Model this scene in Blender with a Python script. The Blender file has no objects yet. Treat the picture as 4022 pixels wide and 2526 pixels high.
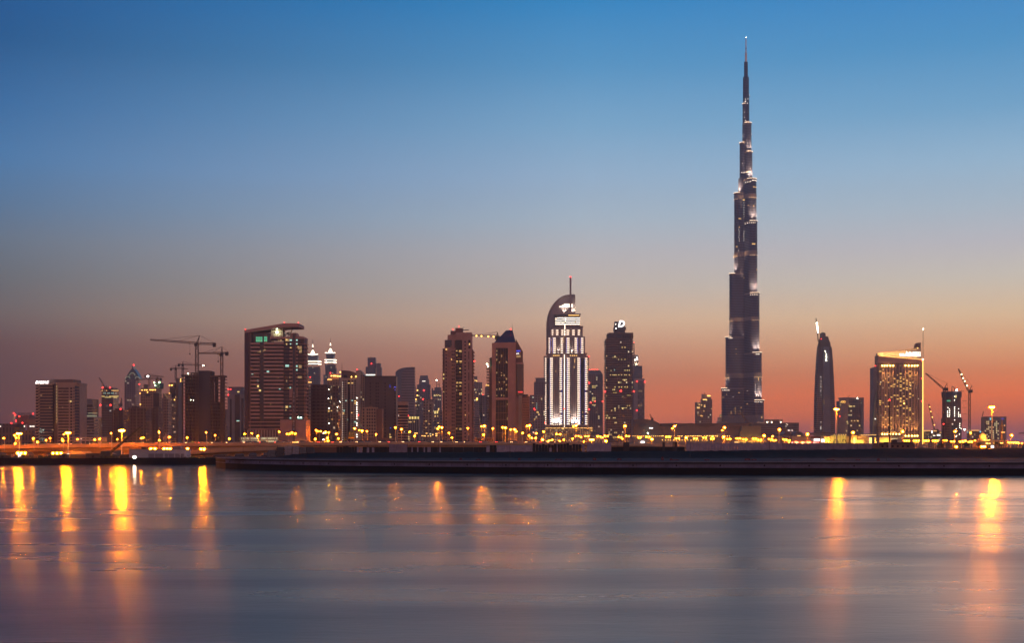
import bpy, bmesh, math, random
from mathutils import Vector, Matrix
random.seed(7)
R = math.radians
scene = bpy.context.scene
COL = scene.collection
F = 4830.0            # focal length in photograph pixels (photograph 4022 x 2526)
CX, HY, EYE = 2011.0, 1742.0, 8.0   # principal column, horizon row, eye height above the water

# ------------------------------------------------------------------ camera
cam = bpy.data.cameras.new('camera'); cam_o = bpy.data.objects.new('camera', cam); COL.objects.link(cam_o)
cam_o.location = (0, 0, EYE); cam_o.rotation_euler = (R(90), 0, 0)
cam.sensor_width = 36.0; cam.lens = 36.0 * F / 4022.0
cam.shift_y = (HY - 1263.0) / 4022.0
cam.clip_start = 1.0; cam.clip_end = 20000.0
scene.camera = cam_o
scene.view_settings.view_transform = 'Standard'; scene.view_settings.look = 'None'
scene.view_settings.exposure = 0.0; scene.view_settings.gamma = 1.0
c = scene.cycles
c.use_denoising = True
try: c.denoiser = 'OPENIMAGEDENOISE'; c.denoising_prefilter = 'ACCURATE'
except Exception: pass
c.max_bounces = 4; c.diffuse_bounces = 2; c.glossy_bounces = 3; c.transmission_bounces = 2
c.volume_bounces = 0; c.sample_clamp_indirect = 4.0; c.caustics_reflective = False; c.caustics_refractive = False
c.use_light_tree = True

def lin(h):
    o = []
    for i in range(3):
        v = h[i] / 255.0
        o.append(v / 12.92 if v <= 0.04045 else ((v + 0.055) / 1.055) ** 2.4)
    return (o[0], o[1], o[2], 1.0)

# ------------------------------------------------------------------ dusk sky
# rows of the photograph and the colour of the sky there, 0 to 255
SKY_C = [(1742,152,86,86),(1690,194,102,84),(1640,230,122,80),(1560,220,124,88),(1480,207,132,100),(1380,219,157,126),(1260,239,197,163),
         (1130,219,203,189),(1000,210,205,204),(860,190,208,222),(700,170,201,229),(500,137,187,224),(260,92,163,213),(0,46,144,207)]
SKY_L = [(1742,78,47,56),(1690,86,52,59),(1640,94,60,62),(1560,98,67,62),(1480,100,71,69),(1380,110,78,72),(1260,117,106,102),
         (1130,113,118,122),(1000,111,129,146),(860,92,132,170),(700,75,134,188),(500,51,115,174),(260,22,91,149),(0,7,87,154)]
SKY_R = [(1742,132,84,108),(1690,160,88,92),(1640,220,106,66),(1560,262,126,58),(1480,249,144,84),(1380,255,184,126),(1260,255,217,171),
         (1130,235,223,204),(1000,217,215,219),(860,194,214,228),(700,168,207,234),(500,122,182,223),(260,80,160,214),(0,54,143,211)]
# behind the camera: unseen dusk, its foot warmed past white to light the facades
SKY_B = [(1742,330,215,180),(1400,300,200,172),(900,215,165,155),(0,120,124,150)]
world = bpy.data.worlds.new('World'); scene.world = world; world.use_nodes = True
wn, wl = world.node_tree.nodes, world.node_tree.links
wn.clear()
def wmath(op, a, b=None, cl=False):
    n = wn.new('ShaderNodeMath'); n.operation = op; n.use_clamp = cl
    for i, v in enumerate((a, b)):
        if v is None: continue
        if isinstance(v, (int, float)): n.inputs[i].default_value = v
        else: wl.new(v, n.inputs[i])
    return n.outputs[0]
tc = wn.new('ShaderNodeTexCoord'); sp = wn.new('ShaderNodeSeparateXYZ'); wl.new(tc.outputs['Generated'], sp.inputs[0])
sx, sy, sz = sp.outputs
hyp = wmath('SQRT', wmath('ADD', wmath('MULTIPLY', sx, sx), wmath('MULTIPLY', sy, sy)))
elev = wmath('DIVIDE', wmath('ARCTAN2', sz, hyp), math.pi / 2, True)
azim = wmath('ARCTAN2', sx, sy)
def ramp(stops, zenith):
    n = wn.new('ShaderNodeValToRGB'); cr = n.color_ramp; cr.interpolation = 'EASE' if False else 'LINEAR'
    pts = [(math.atan((1742 - y) / F) / (math.pi / 2), lin(h)) for y, *h in stops] + [(0.55, lin(zenith)), (1.0, lin(zenith))]
    cr.elements[0].position = pts[0][0]; cr.elements[0].color = pts[0][1]
    cr.elements[1].position = pts[-1][0]; cr.elements[1].color = pts[-1][1]
    for p, col in pts[1:-1]:
        e = cr.elements.new(p); e.color = col
    wl.new(elev, n.inputs[0]); return n.outputs[0]
def wmix(f, a, b):
    n = wn.new('ShaderNodeMix'); n.data_type = 'RGBA'
    wl.new(f, n.inputs[0]); wl.new(a, n.inputs[6]); wl.new(b, n.inputs[7]); return n.outputs[2]
def smooth(v, lo, hi):
    n = wn.new('ShaderNodeMapRange'); n.interpolation_type = 'SMOOTHSTEP'
    n.inputs[1].default_value = lo; n.inputs[2].default_value = hi; wl.new(v, n.inputs[0]); return n.outputs[0]
def linmap(v, lo, hi):
    n = wn.new('ShaderNodeMapRange'); n.inputs[1].default_value = lo; n.inputs[2].default_value = hi
    wl.new(v, n.inputs[0]); return n.outputs[0]
rc, rl, rr, rb = ramp(SKY_C, (29,79,134)), ramp(SKY_L, (21,63,112)), ramp(SKY_R, (31,85,140)), ramp(SKY_B, (52,80,122))
skyc = wmix(linmap(azim, 0.0, 0.40), rc, rr)
neg = wmath('MULTIPLY', azim, -1.0)
skyc = wmix(linmap(neg, -0.06, 0.42), skyc, rl)
skyc = wmix(smooth(wmath('ABSOLUTE', azim), 0.9, 2.2), skyc, rb)
bg = wn.new('ShaderNodeBackground'); bg.inputs[1].default_value = 1.0; wl.new(skyc, bg.inputs[0])
wo = wn.new('ShaderNodeOutputWorld'); wl.new(bg.outputs[0], wo.inputs[0])
# the sun has set behind the skyline: only a last very weak warm glow is left
sun = bpy.data.lights.new('sun', 'SUN'); sun.energy = 0.06; sun.angle = R(12); sun.color = (1.0, 0.55, 0.35)
sun_o = bpy.data.objects.new('sun', sun); COL.objects.link(sun_o); sun_o.rotation_euler = (R(88), 0, R(160))

# ------------------------------------------------------------------ materials
MATS = {}
def mat(name, color=(.5, .5, .5), rough=.7, metal=0.0, emit=None, strength=0.0, noise=0.12, nscale=0.15, sample=False, spec=.5):
    if name in MATS: return MATS[name]
    m = bpy.data.materials.new(name); m.use_nodes = True; nt = m.node_tree; b = nt.nodes['Principled BSDF']
    b.inputs['Roughness'].default_value = rough; b.inputs['Metallic'].default_value = metal
    b.inputs['Specular IOR Level'].default_value = spec
    col = (color[0], color[1], color[2], 1)
    b.inputs['Base Color'].default_value = col
    if emit:
        b.inputs['Emission Color'].default_value = (emit[0], emit[1], emit[2], 1); b.inputs['Emission Strength'].default_value = strength
    elif noise > 0:
        t = nt.nodes.new('ShaderNodeTexCoord'); n = nt.nodes.new('ShaderNodeTexNoise'); n.inputs['Scale'].default_value = nscale
        n.inputs['Detail'].default_value = 6
        nt.links.new(t.outputs['Object'], n.inputs['Vector'])
        mr = nt.nodes.new('ShaderNodeMapRange'); mr.inputs[1].default_value = .3; mr.inputs[2].default_value = .7
        mr.inputs[3].default_value = 1 - noise; mr.inputs[4].default_value = 1 + noise
        nt.links.new(n.outputs['Fac'], mr.inputs[0])
        hs = nt.nodes.new('ShaderNodeHueSaturation'); hs.inputs['Color'].default_value = col
        nt.links.new(mr.outputs[0], hs.inputs['Value']); nt.links.new(hs.outputs[0], b.inputs['Base Color'])
    try: m.cycles.emission_sampling = 'FRONT_BACK' if sample else 'NONE'
    except Exception: pass
    MATS[name] = m; return m

def facade(name, wall, glass=(.015, .018, .028), wx=3.2, fz=3.3, fw=.55, fh=.5, lit=.05, litcol=(1, .62, .22), strength=.9, seed=1, wrough=.75, grough=.22):
    """wall with a regular grid of windows, a few of them lit"""
    if name in MATS: return MATS[name]
    m = bpy.data.materials.new(name); m.use_nodes = True; nt = m.node_tree; b = nt.nodes['Principled BSDF']
    N, L = nt.nodes, nt.links
    def mt(op, a, bb=None):
        n = N.new('ShaderNodeMath'); n.operation = op
        for i, v in enumerate((a, bb)):
            if v is None: continue
            if isinstance(v, (int, float)): n.inputs[i].default_value = v
            else: L.new(v, n.inputs[i])
        return n.outputs[0]
    b.inputs['Specular IOR Level'].default_value = .25
    t = N.new('ShaderNodeTexCoord'); s = N.new('ShaderNodeSeparateXYZ'); L.new(t.outputs['Object'], s.inputs[0])
    u = mt('DIVIDE', mt('ADD', mt('ADD', s.outputs[0], s.outputs[1]), 500.0), wx); v = mt('DIVIDE', mt('ADD', s.outputs[2], 100.0), fz)
    fu, fv = mt('FRACT', u), mt('FRACT', v)
    mu = mt('LESS_THAN', mt('ABSOLUTE', mt('SUBTRACT', fu, .5)), fw / 2); mv = mt('LESS_THAN', mt('ABSOLUTE', mt('SUBTRACT', fv, .5)), fh / 2)
    g = N.new('ShaderNodeNewGeometry'); sn = N.new('ShaderNodeSeparateXYZ'); L.new(g.outputs['Normal'], sn.inputs[0])
    mask = mt('MULTIPLY', mt('MULTIPLY', mu, mv), mt('LESS_THAN', sn.outputs[2], .5))
    cb = N.new('ShaderNodeCombineXYZ'); L.new(mt('FLOOR', u), cb.inputs[0]); L.new(mt('FLOOR', v), cb.inputs[1]); cb.inputs[2].default_value = seed * 3.7
    w = N.new('ShaderNodeTexWhiteNoise'); w.noise_dimensions = '3D'; L.new(cb.outputs[0], w.inputs['Vector'])
    on = mt('MULTIPLY', mt('LESS_THAN', w.outputs['Value'], lit), mask)
    sc = N.new('ShaderNodeSeparateColor'); L.new(w.outputs['Color'], sc.inputs[0])
    st = mt('MULTIPLY', mt('MULTIPLY', on, strength), mt('ADD', mt('MULTIPLY', sc.outputs[1], 1.3), .25))
    n = N.new('ShaderNodeTexNoise'); n.inputs['Scale'].default_value = .09; n.inputs['Detail'].default_value = 7; L.new(t.outputs['Object'], n.inputs['Vector'])
    hs = N.new('ShaderNodeHueSaturation'); hs.inputs['Color'].default_value = (*wall, 1)
    L.new(mt('ADD', mt('MULTIPLY', n.outputs['Fac'], .5), .75), hs.inputs['Value'])
    mx = N.new('ShaderNodeMix'); mx.data_type = 'RGBA'; L.new(mask, mx.inputs[0]); L.new(hs.outputs[0], mx.inputs[6]); mx.inputs[7].default_value = (*glass, 1)
    L.new(mx.outputs[2], b.inputs['Base Color'])
    L.new(mt('ADD', mt('MULTIPLY', mask, grough - wrough), wrough), b.inputs['Roughness'])
    mc = N.new('ShaderNodeMix'); mc.data_type = 'RGBA'; L.new(sc.outputs[2], mc.inputs[0]); mc.inputs[6].default_value = (*litcol, 1); mc.inputs[7].default_value = (1, .82, .55, 1)
    L.new(mc.outputs[2], b.inputs['Emission Color']); L.new(st, b.inputs['Emission Strength'])
    try: m.cycles.emission_sampling = 'NONE'
    except Exception: pass
    MATS[name] = m; return m

TAN = mat('tan_render', (.40, .27, .20), .8)
TAN2 = mat('rose_render', (.38, .225, .19), .8)
CREAM = mat('cream_render', (.46, .36, .28), .8)
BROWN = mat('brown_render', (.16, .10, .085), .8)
CONC = mat('raw_concrete', (.13, .10, .095), .9)
DCONC = mat('dark_concrete', (.07, .055, .055), .9)
GREY = mat('grey_cladding', (.20, .19, .20), .6)
BLUEC = mat('blue_grey_cladding', (.13, .15, .19), .55)
PALE = mat('pale_concrete', (.33, .31, .31), .8)
GLASS = mat('dark_glass', (.006, .011, .030), .18, noise=.0, spec=.22)
GLASSB = mat('blue_glass', (.02, .04, .08), .22, noise=.0, spec=.3)
NAVY = mat('navy_panels', (.028, .028, .05), .4)
STEEL = mat('crane_steel', (.10, .06, .045), .6)
DSTEEL = mat('dark_steel', (.03, .03, .032), .5)
POLE = mat('galvanised_pole', (.45, .42, .38), .5, .4)
HOUSE = mat('lamp_housing', (.25, .2, .16), .6)
WINL = mat('lit_window_warm', (.1, .08, .05), .4, emit=(1, .58, .17), strength=1.3)
WINY = mat('lit_window_yellow', (.1, .08, .05), .4, emit=(1, .72, .22), strength=1.1)
WIND = mat('lit_window_dim', (.1, .08, .05), .4, emit=(1, .6, .25), strength=.32)
WINT = mat('lit_window_cool', (.08, .1, .1), .4, emit=(.55, 1, .85), strength=.8)
WING = mat('lit_window_green', (.05, .1, .08), .4, emit=(.15, .85, .45), strength=.55)
WINB = mat('lit_window_blue', (.03, .03, .1), .4, emit=(.05, .1, 1), strength=.8)
WINW = mat('lit_window_white', (.1, .1, .1), .4, emit=(1, .9, .75), strength=2.2)
LED = mat('white_led_bar', (.5, .5, .5), .4, emit=(1, .78, .58), strength=3.6)
LEDW = mat('white_crown_light', (.5, .5, .5), .4, emit=(1, .85, .62), strength=3.0, sample=True)
GOLD = mat('gold_floodlight', (.5, .4, .2), .4, emit=(1, .48, .11), strength=3.0, sample=True)
GOLDS = mat('gold_strip_light', (.5, .4, .2), .4, emit=(1, .55, .13), strength=1.8)
BLED = mat('blue_led_pane', (.02, .03, .1), .4, emit=(.06, .1, 1), strength=.55)
REDL = mat('red_warning_light', (.3, .02, .02), .4, emit=(1, .03, .025), strength=7.0, sample=True)
SIGNW = mat('white_sign_letters', (.8, .8, .8), .4, emit=(1, .96, .92), strength=3.0)
SIGNR = mat('red_sign_board', (.3, .02, .02), .4, emit=(.9, .04, .015), strength=.5)
SIGNO = mat('pale_red_sign_letters', (.5, .2, .1), .4, emit=(1, .55, .4), strength=1.5)
SIGNC = mat('cyan_sign_letters', (.1, .4, .5), .4, emit=(.15, .75, 1), strength=1.3)
SIGNG = mat('gold_sign', (.4, .3, .1), .4, emit=(1, .5, .08), strength=1.4)
LAMPB = mat('sodium_lens_big', (.8, .5, .2), .4, emit=(1, .22, .0016), strength=4800.0, sample=True)
LAMPM = mat('sodium_lens_medium', (.8, .5, .2), .4, emit=(1, .22, .0016), strength=3400.0, sample=True)
LAMPS = mat('sodium_lens_small', (.8, .5, .2), .4, emit=(1, .22, .0016), strength=1500.0, sample=True)
LAMPW = mat('white_lens', (.8, .8, .7), .4, emit=(1, .85, .6), strength=60.0, sample=True)
LAMPG = mat('green_white_lens', (.7, .8, .7), .4, emit=(.75, 1, .62), strength=40.0, sample=True)
HALO = mat('lamp_halo_bowl', (.6, .3, .1), .4, emit=(1, .25, .015), strength=1.5)  # halo of the lamps, added as an oversized glowing bowl
AMBER = mat('amber_wall_light', (.6, .4, .2), .4, emit=(1, .5, .09), strength=6.0)
LEAF = mat('dark_leaf', (.05, .06, .03), .7, noise=.4, nscale=1.5)
TRUNK = mat('palm_trunk', (.14, .10, .07), .9, nscale=2.0)
PAINT = mat('white_hoarding', (.27, .235, .31), .7, noise=.2, nscale=.6)
PAINTM = mat('mauve_hoarding', (.19, .155, .21), .7, noise=.2, nscale=.6)
BLACKH = mat('black_netting', (.012, .012, .015), .9)
BROWNH = mat('brown_hoarding', (.16, .08, .05), .8)
ORANGE = mat('orange_plastic', (.14, .018, .014), .7, spec=.1)
CARB = mat('car_paint', (.25, .24, .23), .35)
TYRE = mat('tyre_rubber', (.02, .02, .02), .9)

# ------------------------------------------------------------------ mesh helpers
class MB:
    def __init__(s): s.v, s.f = [], []
    def add(s, vs, fs):
        o = len(s.v); s.v += [tuple(p) for p in vs]; s.f += [tuple(o + i for i in q) for q in fs]; return s
    def box(s, x0, x1, y0, y1, z0, z1):
        if x0 > x1: x0, x1 = x1, x0
        if y0 > y1: y0, y1 = y1, y0
        if z0 > z1: z0, z1 = z1, z0
        return s.add([(x0,y0,z0),(x1,y0,z0),(x1,y1,z0),(x0,y1,z0),(x0,y0,z1),(x1,y0,z1),(x1,y1,z1),(x0,y1,z1)],
                     [(0,3,2,1),(4,5,6,7),(0,1,5,4),(1,2,6,5),(2,3,7,6),(3,0,4,7)])
    def prism(s, pts, z0, z1, top=None):
        """plan polygon (counter-clockwise) extruded up; top = other polygon for a taper"""
        n = len(pts); t = top or pts
        vs = [(x, y, z0) for x, y in pts] + [(x, y, z1) for x, y in t]
        return s.add(vs, [tuple(range(n - 1, -1, -1)), tuple(range(n, 2 * n))] + [(i, (i + 1) % n, n + (i + 1) % n, n + i) for i in range(n)])
    def slab(s, pts, y0, y1):
        """outline in x,z (counter-clockwise seen from the front) with thickness along y"""
        n = len(pts)
        vs = [(x, y0, z) for x, z in pts] + [(x, y1, z) for x, z in pts]
        return s.add(vs, [tuple(range(n)), tuple(range(2 * n - 1, n - 1, -1))] + [(n + i, n + (i + 1) % n, (i + 1) % n, i) for i in range(n)])
    def tube(s, a, b, r0, r1=None, n=6):
        a, b = Vector(a), Vector(b); r1 = r0 if r1 is None else r1
        d = (b - a)
        if d.length < 1e-6: return s
        q = d.to_track_quat('Z', 'Y'); vs = []
        for p, r in ((a, r0), (b, r1)):
            for i in range(n):
                t = 2 * math.pi * (i + .5) / n
                vs.append(p + q @ Vector((r * math.cos(t), r * math.sin(t), 0)))
        return s.add(vs, [tuple(range(n - 1, -1, -1)), tuple(range(n, 2 * n))] + [(i, (i + 1) % n, n + (i + 1) % n, n + i) for i in range(n)])
    def lathe(s, prof, cx=0, cy=0, n=20):
        """profile of (radius, z) from bottom to top"""
        vs, fs = [], []
        for r, z in prof:
            for i in range(n):
                t = 2 * math.pi * i / n; vs.append((cx + r * math.cos(t), cy + r * math.sin(t), z))
        for k in range(len(prof) - 1):
            for i in range(n):
                j = (i + 1) % n; fs.append((k*n + i, k*n + j, (k+1)*n + j, (k+1)*n + i))
        fs.append(tuple(range(n - 1, -1, -1))); fs.append(tuple((len(prof) - 1) * n + i for i in range(n)))
        return s.add(vs, fs)
    def ball(s, c, r, sz=1.0, n=8, m=5):
        prof = [(max(r * math.sin(math.pi * k / m), r * .02), c[2] - sz * r * math.cos(math.pi * k / m)) for k in range(m + 1)]
        return s.lathe(prof, c[0], c[1], n)
    def lattice(s, a, b, w, bay, r=.16, rd=.10, taper=1.0):
        """square truss from a to b with zig-zag bracing"""
        a, b = Vector(a), Vector(b); d = b - a; L = d.length; q = d.to_track_quat('Z', 'Y'); n = max(2, int(L / bay))
        def P(k, i):
            f = k / n; ww = w * (1 + (taper - 1) * f) / 2; ox, oy = [(-1,-1),(1,-1),(1,1),(-1,1)][i % 4]
            return a + d * f + q @ Vector((ox * ww, oy * ww, 0))
        for i in range(4): s.tube(P(0, i), P(n, i), r, n=4)
        for k in range(n):
            for i in range(4):
                s.tube(P(k, i + (k % 2)), P(k + 1, i + 1 - (k % 2)), rd, n=3)
        for k in range(0, n + 1):
            for i in range(4): s.tube(P(k, i), P(k, i + 1), rd, n=3)
        return s
    def build(s, name, m, parent=None, loc=(0, 0, 0), smooth=False):
        me = bpy.data.meshes.new(name); me.from_pydata(s.v, [], s.f); me.materials.append(m)
        if smooth: me.polygons.foreach_set('use_smooth', [True] * len(me.polygons))
        me.update(); o = bpy.data.objects.new(name, me); COL.objects.link(o); o.location = loc
        if parent: o.parent = parent
        return o

def tag(o, label=None, cat=None, group=None, kind=None):
    for k, v in (('label', label), ('category', cat), ('group', group), ('kind', kind)):
        if v: o[k] = v
    return o
def empty(name, loc, rz=0.0):
    o = bpy.data.objects.new(name, None); COL.objects.link(o); o.location = loc; o.rotation_euler = (0, 0, rz); o.empty_display_size = 1; return o
def structure(name, mb, m): return tag(mb.build(name, m), kind='structure')
def W(px, py, D): return Vector(((px - CX) / F * D, D, EYE + (HY - py) / F * D))

_cubes = {}
def cube_mesh(m):
    if m.name not in _cubes:
        mb = MB().box(-.5, .5, -.5, .5, -.5, .5); me = bpy.data.meshes.new('pane_' + m.name); me.from_pydata(mb.v, [], mb.f); me.materials.append(m); _cubes[m.name] = me
    return _cubes[m.name]
def unit(name, m, parent, x0, x1, y0, y1, z0, z1):
    o = bpy.data.objects.new(name, cube_mesh(m)); COL.objects.link(o); o.parent = parent
    o.location = ((x0+x1)/2, (y0+y1)/2, (z0+z1)/2); o.scale = (abs(x1-x0), abs(y1-y0), abs(z1-z0)); return o

def spot(parent, loc, aim, energy, color, size=60, name='floodlight'):
    l = bpy.data.lights.new(name, 'SPOT'); l.energy = energy; l.color = color; l.spot_size = R(size); l.spot_blend = .9; l.shadow_soft_size = .3
    o = bpy.data.objects.new(name, l); COL.objects.link(o); o.parent = parent; o.location = loc
    o.rotation_euler = (Vector(aim) - Vector(loc)).to_track_quat('-Z', 'Y').to_euler(); return o
def text_mb(s, w=None, h=None, depth=.3, shear=0.0, bold=.0):
    """letters standing in the x,z plane, lower left corner at the origin, scaled to w by h"""
    cu = bpy.data.curves.new('lettering', 'FONT'); cu.body = s; cu.size = 1; cu.shear = shear; cu.offset = bold; cu.resolution_u = 3
    o = bpy.data.objects.new('lettering', cu); COL.objects.link(o)
    dg = bpy.context.evaluated_depsgraph_get(); me = bpy.data.meshes.new_from_object(o.evaluated_get(dg))
    vs = [v.co.copy() for v in me.vertices]; fs = [tuple(p.vertices) for p in me.polygons]
    bpy.data.objects.remove(o); bpy.data.curves.remove(cu); bpy.data.meshes.remove(me)
    x0, x1 = min(v.x for v in vs), max(v.x for v in vs); y0, y1 = min(v.y for v in vs), max(v.y for v in vs)
    fx = w / (x1 - x0) if w else h / (y1 - y0); fy = h / (y1 - y0) if h else fx
    bm = bmesh.new(); bv = [bm.verts.new(((v.x - x0) * fx, 0, (v.y - y0) * fy)) for v in vs]
    for f in fs:
        try: bm.faces.new([bv[i] for i in f])
        except ValueError: pass
    r = bmesh.ops.extrude_face_region(bm, geom=bm.faces[:])
    bmesh.ops.translate(bm, verts=[g for g in r['geom'] if isinstance(g, bmesh.types.BMVert)], vec=(0, -depth, 0))
    bm.verts.ensure_lookup_table(); bm.verts.index_update()
    mb = MB(); mb.v = [tuple(v.co) for v in bm.verts]; mb.f = [tuple(v.index for v in f.verts) for f in bm.faces]; bm.free(); return mb

BACK = []    # (px0, px1, distance, phrase): what stands behind a lamp
class Bld:
    """a building: an Empty at the base of its front, parts measured in photograph pixels at the distance of that front"""
    def __init__(s, name, label, cat, px, D, gz=2.6, span=None, phrase=None, group=None):
        s.D, s.k, s.px, s.gz = D, D / F, px, gz
        s.e = empty(name, ((px - CX) * s.k, D, gz)); tag(s.e, label, cat, group)
        if span: BACK.append((span[0], span[1], D, phrase))
    def x(s, px): return (px - s.px) * s.k
    def z(s, py): return 0.0 if py is None else EYE - s.gz + (HY - py) * s.k
    def fit(s, a, b, dep):
        """front edges such that the whole block, its side included, spans a..b"""
        g = (s.D + dep) / s.D
        if b < CX: b2 = CX + (b - CX) * g; return (a, b2) if b2 > a + 3 else (a, b)
        if a > CX: a2 = CX + (a - CX) * g; return (a2, b) if a2 < b - 3 else (a, b)
        return a, b
    def box(s, name, a, b, top, bot=None, y0=0.0, y1=15.0, m=TAN, fit=True, parent=None, label=None):
        if fit: a, b = s.fit(a, b, y1)
        o = MB().box(s.x(a), s.x(b), y0, y1, s.z(bot), s.z(top)).build(name, m, parent or s.e)
        if label: o['label'] = label
        return o
    def many(s, name, rects, m, thick=.25, y=0.0, parent=None):
        """one part per rectangle (a, b, top, bot); past a hundred the rest is one part"""
        rects = sorted(rects, key=lambda r: -abs((r[1]-r[0]) * (r[3]-r[2])))
        for r in rects[:100]:
            unit(name, m, parent or s.e, s.x(r[0]), s.x(r[1]), y - thick, y + .02, s.z(r[3]), s.z(r[2]))
        if len(rects) > 100:
            mb = MB()
            for r in rects[100:]: mb.box(s.x(r[0]), s.x(r[1]), y - thick, y + .02, s.z(r[3]), s.z(r[2]))
            tag(mb.build(name + '_rest', m, parent or s.e), kind='stuff')
    def slab(s, name, pts, y0, y1, m, smooth=False):
        return MB().slab([(s.x(a), s.z(b)) for a, b in pts], y0, y1).build(name, m, s.e, smooth=smooth)
    def red(s, pts, r=4.0, y=-.6):
        for a, b in pts:
            MB().ball((s.x(a), y, s.z(b)), r * s.k * .4, 1, 6, 4).build('warning_light', REDL, s.e)
    def light(s, pts, m, r=4.0, y=-.6, name='floodlight'):
        for a, b in pts:
            MB().ball((s.x(a), y, s.z(b)), r * s.k * .5, 1, 8, 4).build(name, m, s.e)
    def mast(s, a, top, bot, r=.35, m=DSTEEL, y=4.0, name='antenna'):
        return MB().tube((s.x(a), y, s.z(bot)), (s.x(a), y, s.z(top)), r, r * .5, 6).build(name, m, s.e)
    def text(s, txt, a, b, top, bot, m, y=-.4, shear=0., bold=0., depth=.4, name='sign_lettering'):
        return text_mb(txt, (b - a) * s.k, (bot - top) * s.k, depth, shear, bold).build(name, m, s.e, (s.x(a), y, s.z(bot)))

def bands(a, b, top, bot, pitch, frac):
    out, y = [], top
    while y < bot - pitch * .3:
        out.append((a, b, y, y + pitch * frac)); y += pitch
    return out
def grid(cols, w, top, bot, pitch, frac, off=.25):
    return [(cx - w/2, cx + w/2, y + pitch*off, y + pitch*(off+frac)) for cx in cols for y in frange(top, bot, pitch)]
def frange(a, b, st):
    out = []
    while a < b - 1e-6: out.append(a); a += st
    return out

# ================================================================== THE SETTING
def water_material():
    m = bpy.data.materials.new('canal_water'); m.use_nodes = True; nt = m.node_tree; N, L = nt.nodes, nt.links
    b = N['Principled BSDF']; b.inputs['Base Color'].default_value = (.012, .02, .035, 1); b.inputs['IOR'].default_value = 1.33
    b.inputs['Anisotropic'].default_value = .62; tg = N.new('ShaderNodeCombineXYZ'); tg.inputs[0].default_value = 1.0; L.new(tg.outputs[0], b.inputs['Tangent'])   # wavelets run along the canal
    t = N.new('ShaderNodeTexCoord')
    def noise(scale, sx, sy, detail=3, rot=0):
        mp = N.new('ShaderNodeMapping'); mp.inputs['Scale'].default_value = (sx, sy, 1); mp.inputs['Rotation'].default_value = (0, 0, rot); L.new(t.outputs['Object'], mp.inputs[0])
        n = N.new('ShaderNodeTexNoise'); n.inputs['Scale'].default_value = scale; n.inputs['Detail'].default_value = detail; L.new(mp.outputs[0], n.inputs['Vector']); return n.outputs['Fac']
    # calm and ruffled patches lie in long bands
    mr = N.new('ShaderNodeMapRange'); mr.inputs[1].default_value = .38; mr.inputs[2].default_value = .62; mr.inputs[3].default_value = WATER_R[0]; mr.inputs[4].default_value = WATER_R[1]
    L.new(noise(.03, .6, 2.2, 8), mr.inputs[0])
    sp_ = N.new('ShaderNodeSeparateXYZ'); L.new(t.outputs['Object'], sp_.inputs[0])      # ruffled out on the canal, calmer in the lee of the quay
    md = N.new('ShaderNodeMapRange'); md.inputs[1].default_value = 60; md.inputs[2].default_value = 300; md.inputs[3].default_value = 1.72; md.inputs[4].default_value = .80; L.new(sp_.outputs[1], md.inputs[0])
    mm = N.new('ShaderNodeMath'); mm.operation = 'MULTIPLY'; L.new(mr.outputs[0], mm.inputs[0]); L.new(md.outputs[0], mm.inputs[1]); L.new(mm.outputs[0], b.inputs['Roughness'])
    b1 = N.new('ShaderNodeBump'); b1.inputs['Distance'].default_value = .034
    mn = N.new('ShaderNodeMapRange'); mn.inputs[1].default_value = 50; mn.inputs[2].default_value = 260; mn.inputs[3].default_value = 1.0; mn.inputs[4].default_value = .12; L.new(sp_.outputs[1], mn.inputs[0]); L.new(mn.outputs[0], b1.inputs['Strength'])
    L.new(noise(.42, .28, 1.0, 6, .12), b1.inputs['Height'])
    b2 = N.new('ShaderNodeBump'); b2.inputs['Distance'].default_value = .014; L.new(mn.outputs[0], b2.inputs['Strength'])
    L.new(noise(2.2, .5, 1.0, 3, -.1), b2.inputs['Height']); L.new(b1.outputs[0], b2.inputs['Normal']); L.new(b2.outputs[0], b.inputs['Normal'])
    return m
WATER_R = (.145, .215)
structure('water', MB().add([(-3500,-400,0),(3500,-400,0),(3500,700,0),(-3500,700,0)], [(0,1,2,3)]), water_material())
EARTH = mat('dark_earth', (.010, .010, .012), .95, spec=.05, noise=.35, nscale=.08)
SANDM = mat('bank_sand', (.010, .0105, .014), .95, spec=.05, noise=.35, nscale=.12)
QUAYM = mat('quay_concrete', (.042, .042, .056), .85, spec=.05, noise=.2, nscale=.3)
QUAYP = mat('quay_panels', (.13, .125, .20), .8, spec=.05, noise=.25, nscale=.35)
QUAYD = mat('wet_quay_wall', (.010, .009, .012), .7, spec=.05)
ASPH = mat('asphalt', (.055, .052, .05), .9, spec=.1)
# ground: one sheet from the far bank to the horizon, with its low earth face at the water
e0 = [(-9000, 462), (-1000, 462), (W(300,0,463).x, 463), (W(640,0,466).x, 466), (W(860,0,470).x, 470), (W(1000,0,430).x, 430), (W(2000,0,360).x, 360), (9000, 340)]
mb = MB(); n = len(e0)
vs = [(x, y, 2.4) for x, y in e0] + [(9000, 14000, 2.4), (-9000, 14000, 2.4)]
mb.add(vs, [tuple(range(n + 2))])
mb.add([(x, y, 2.4) for x, y in e0] + [(x, y - 4.5, -1) for x, y in e0], [(n + i, n + i + 1, i + 1, i) for i in range(n - 1)])
structure('ground', mb, EARTH)
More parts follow.
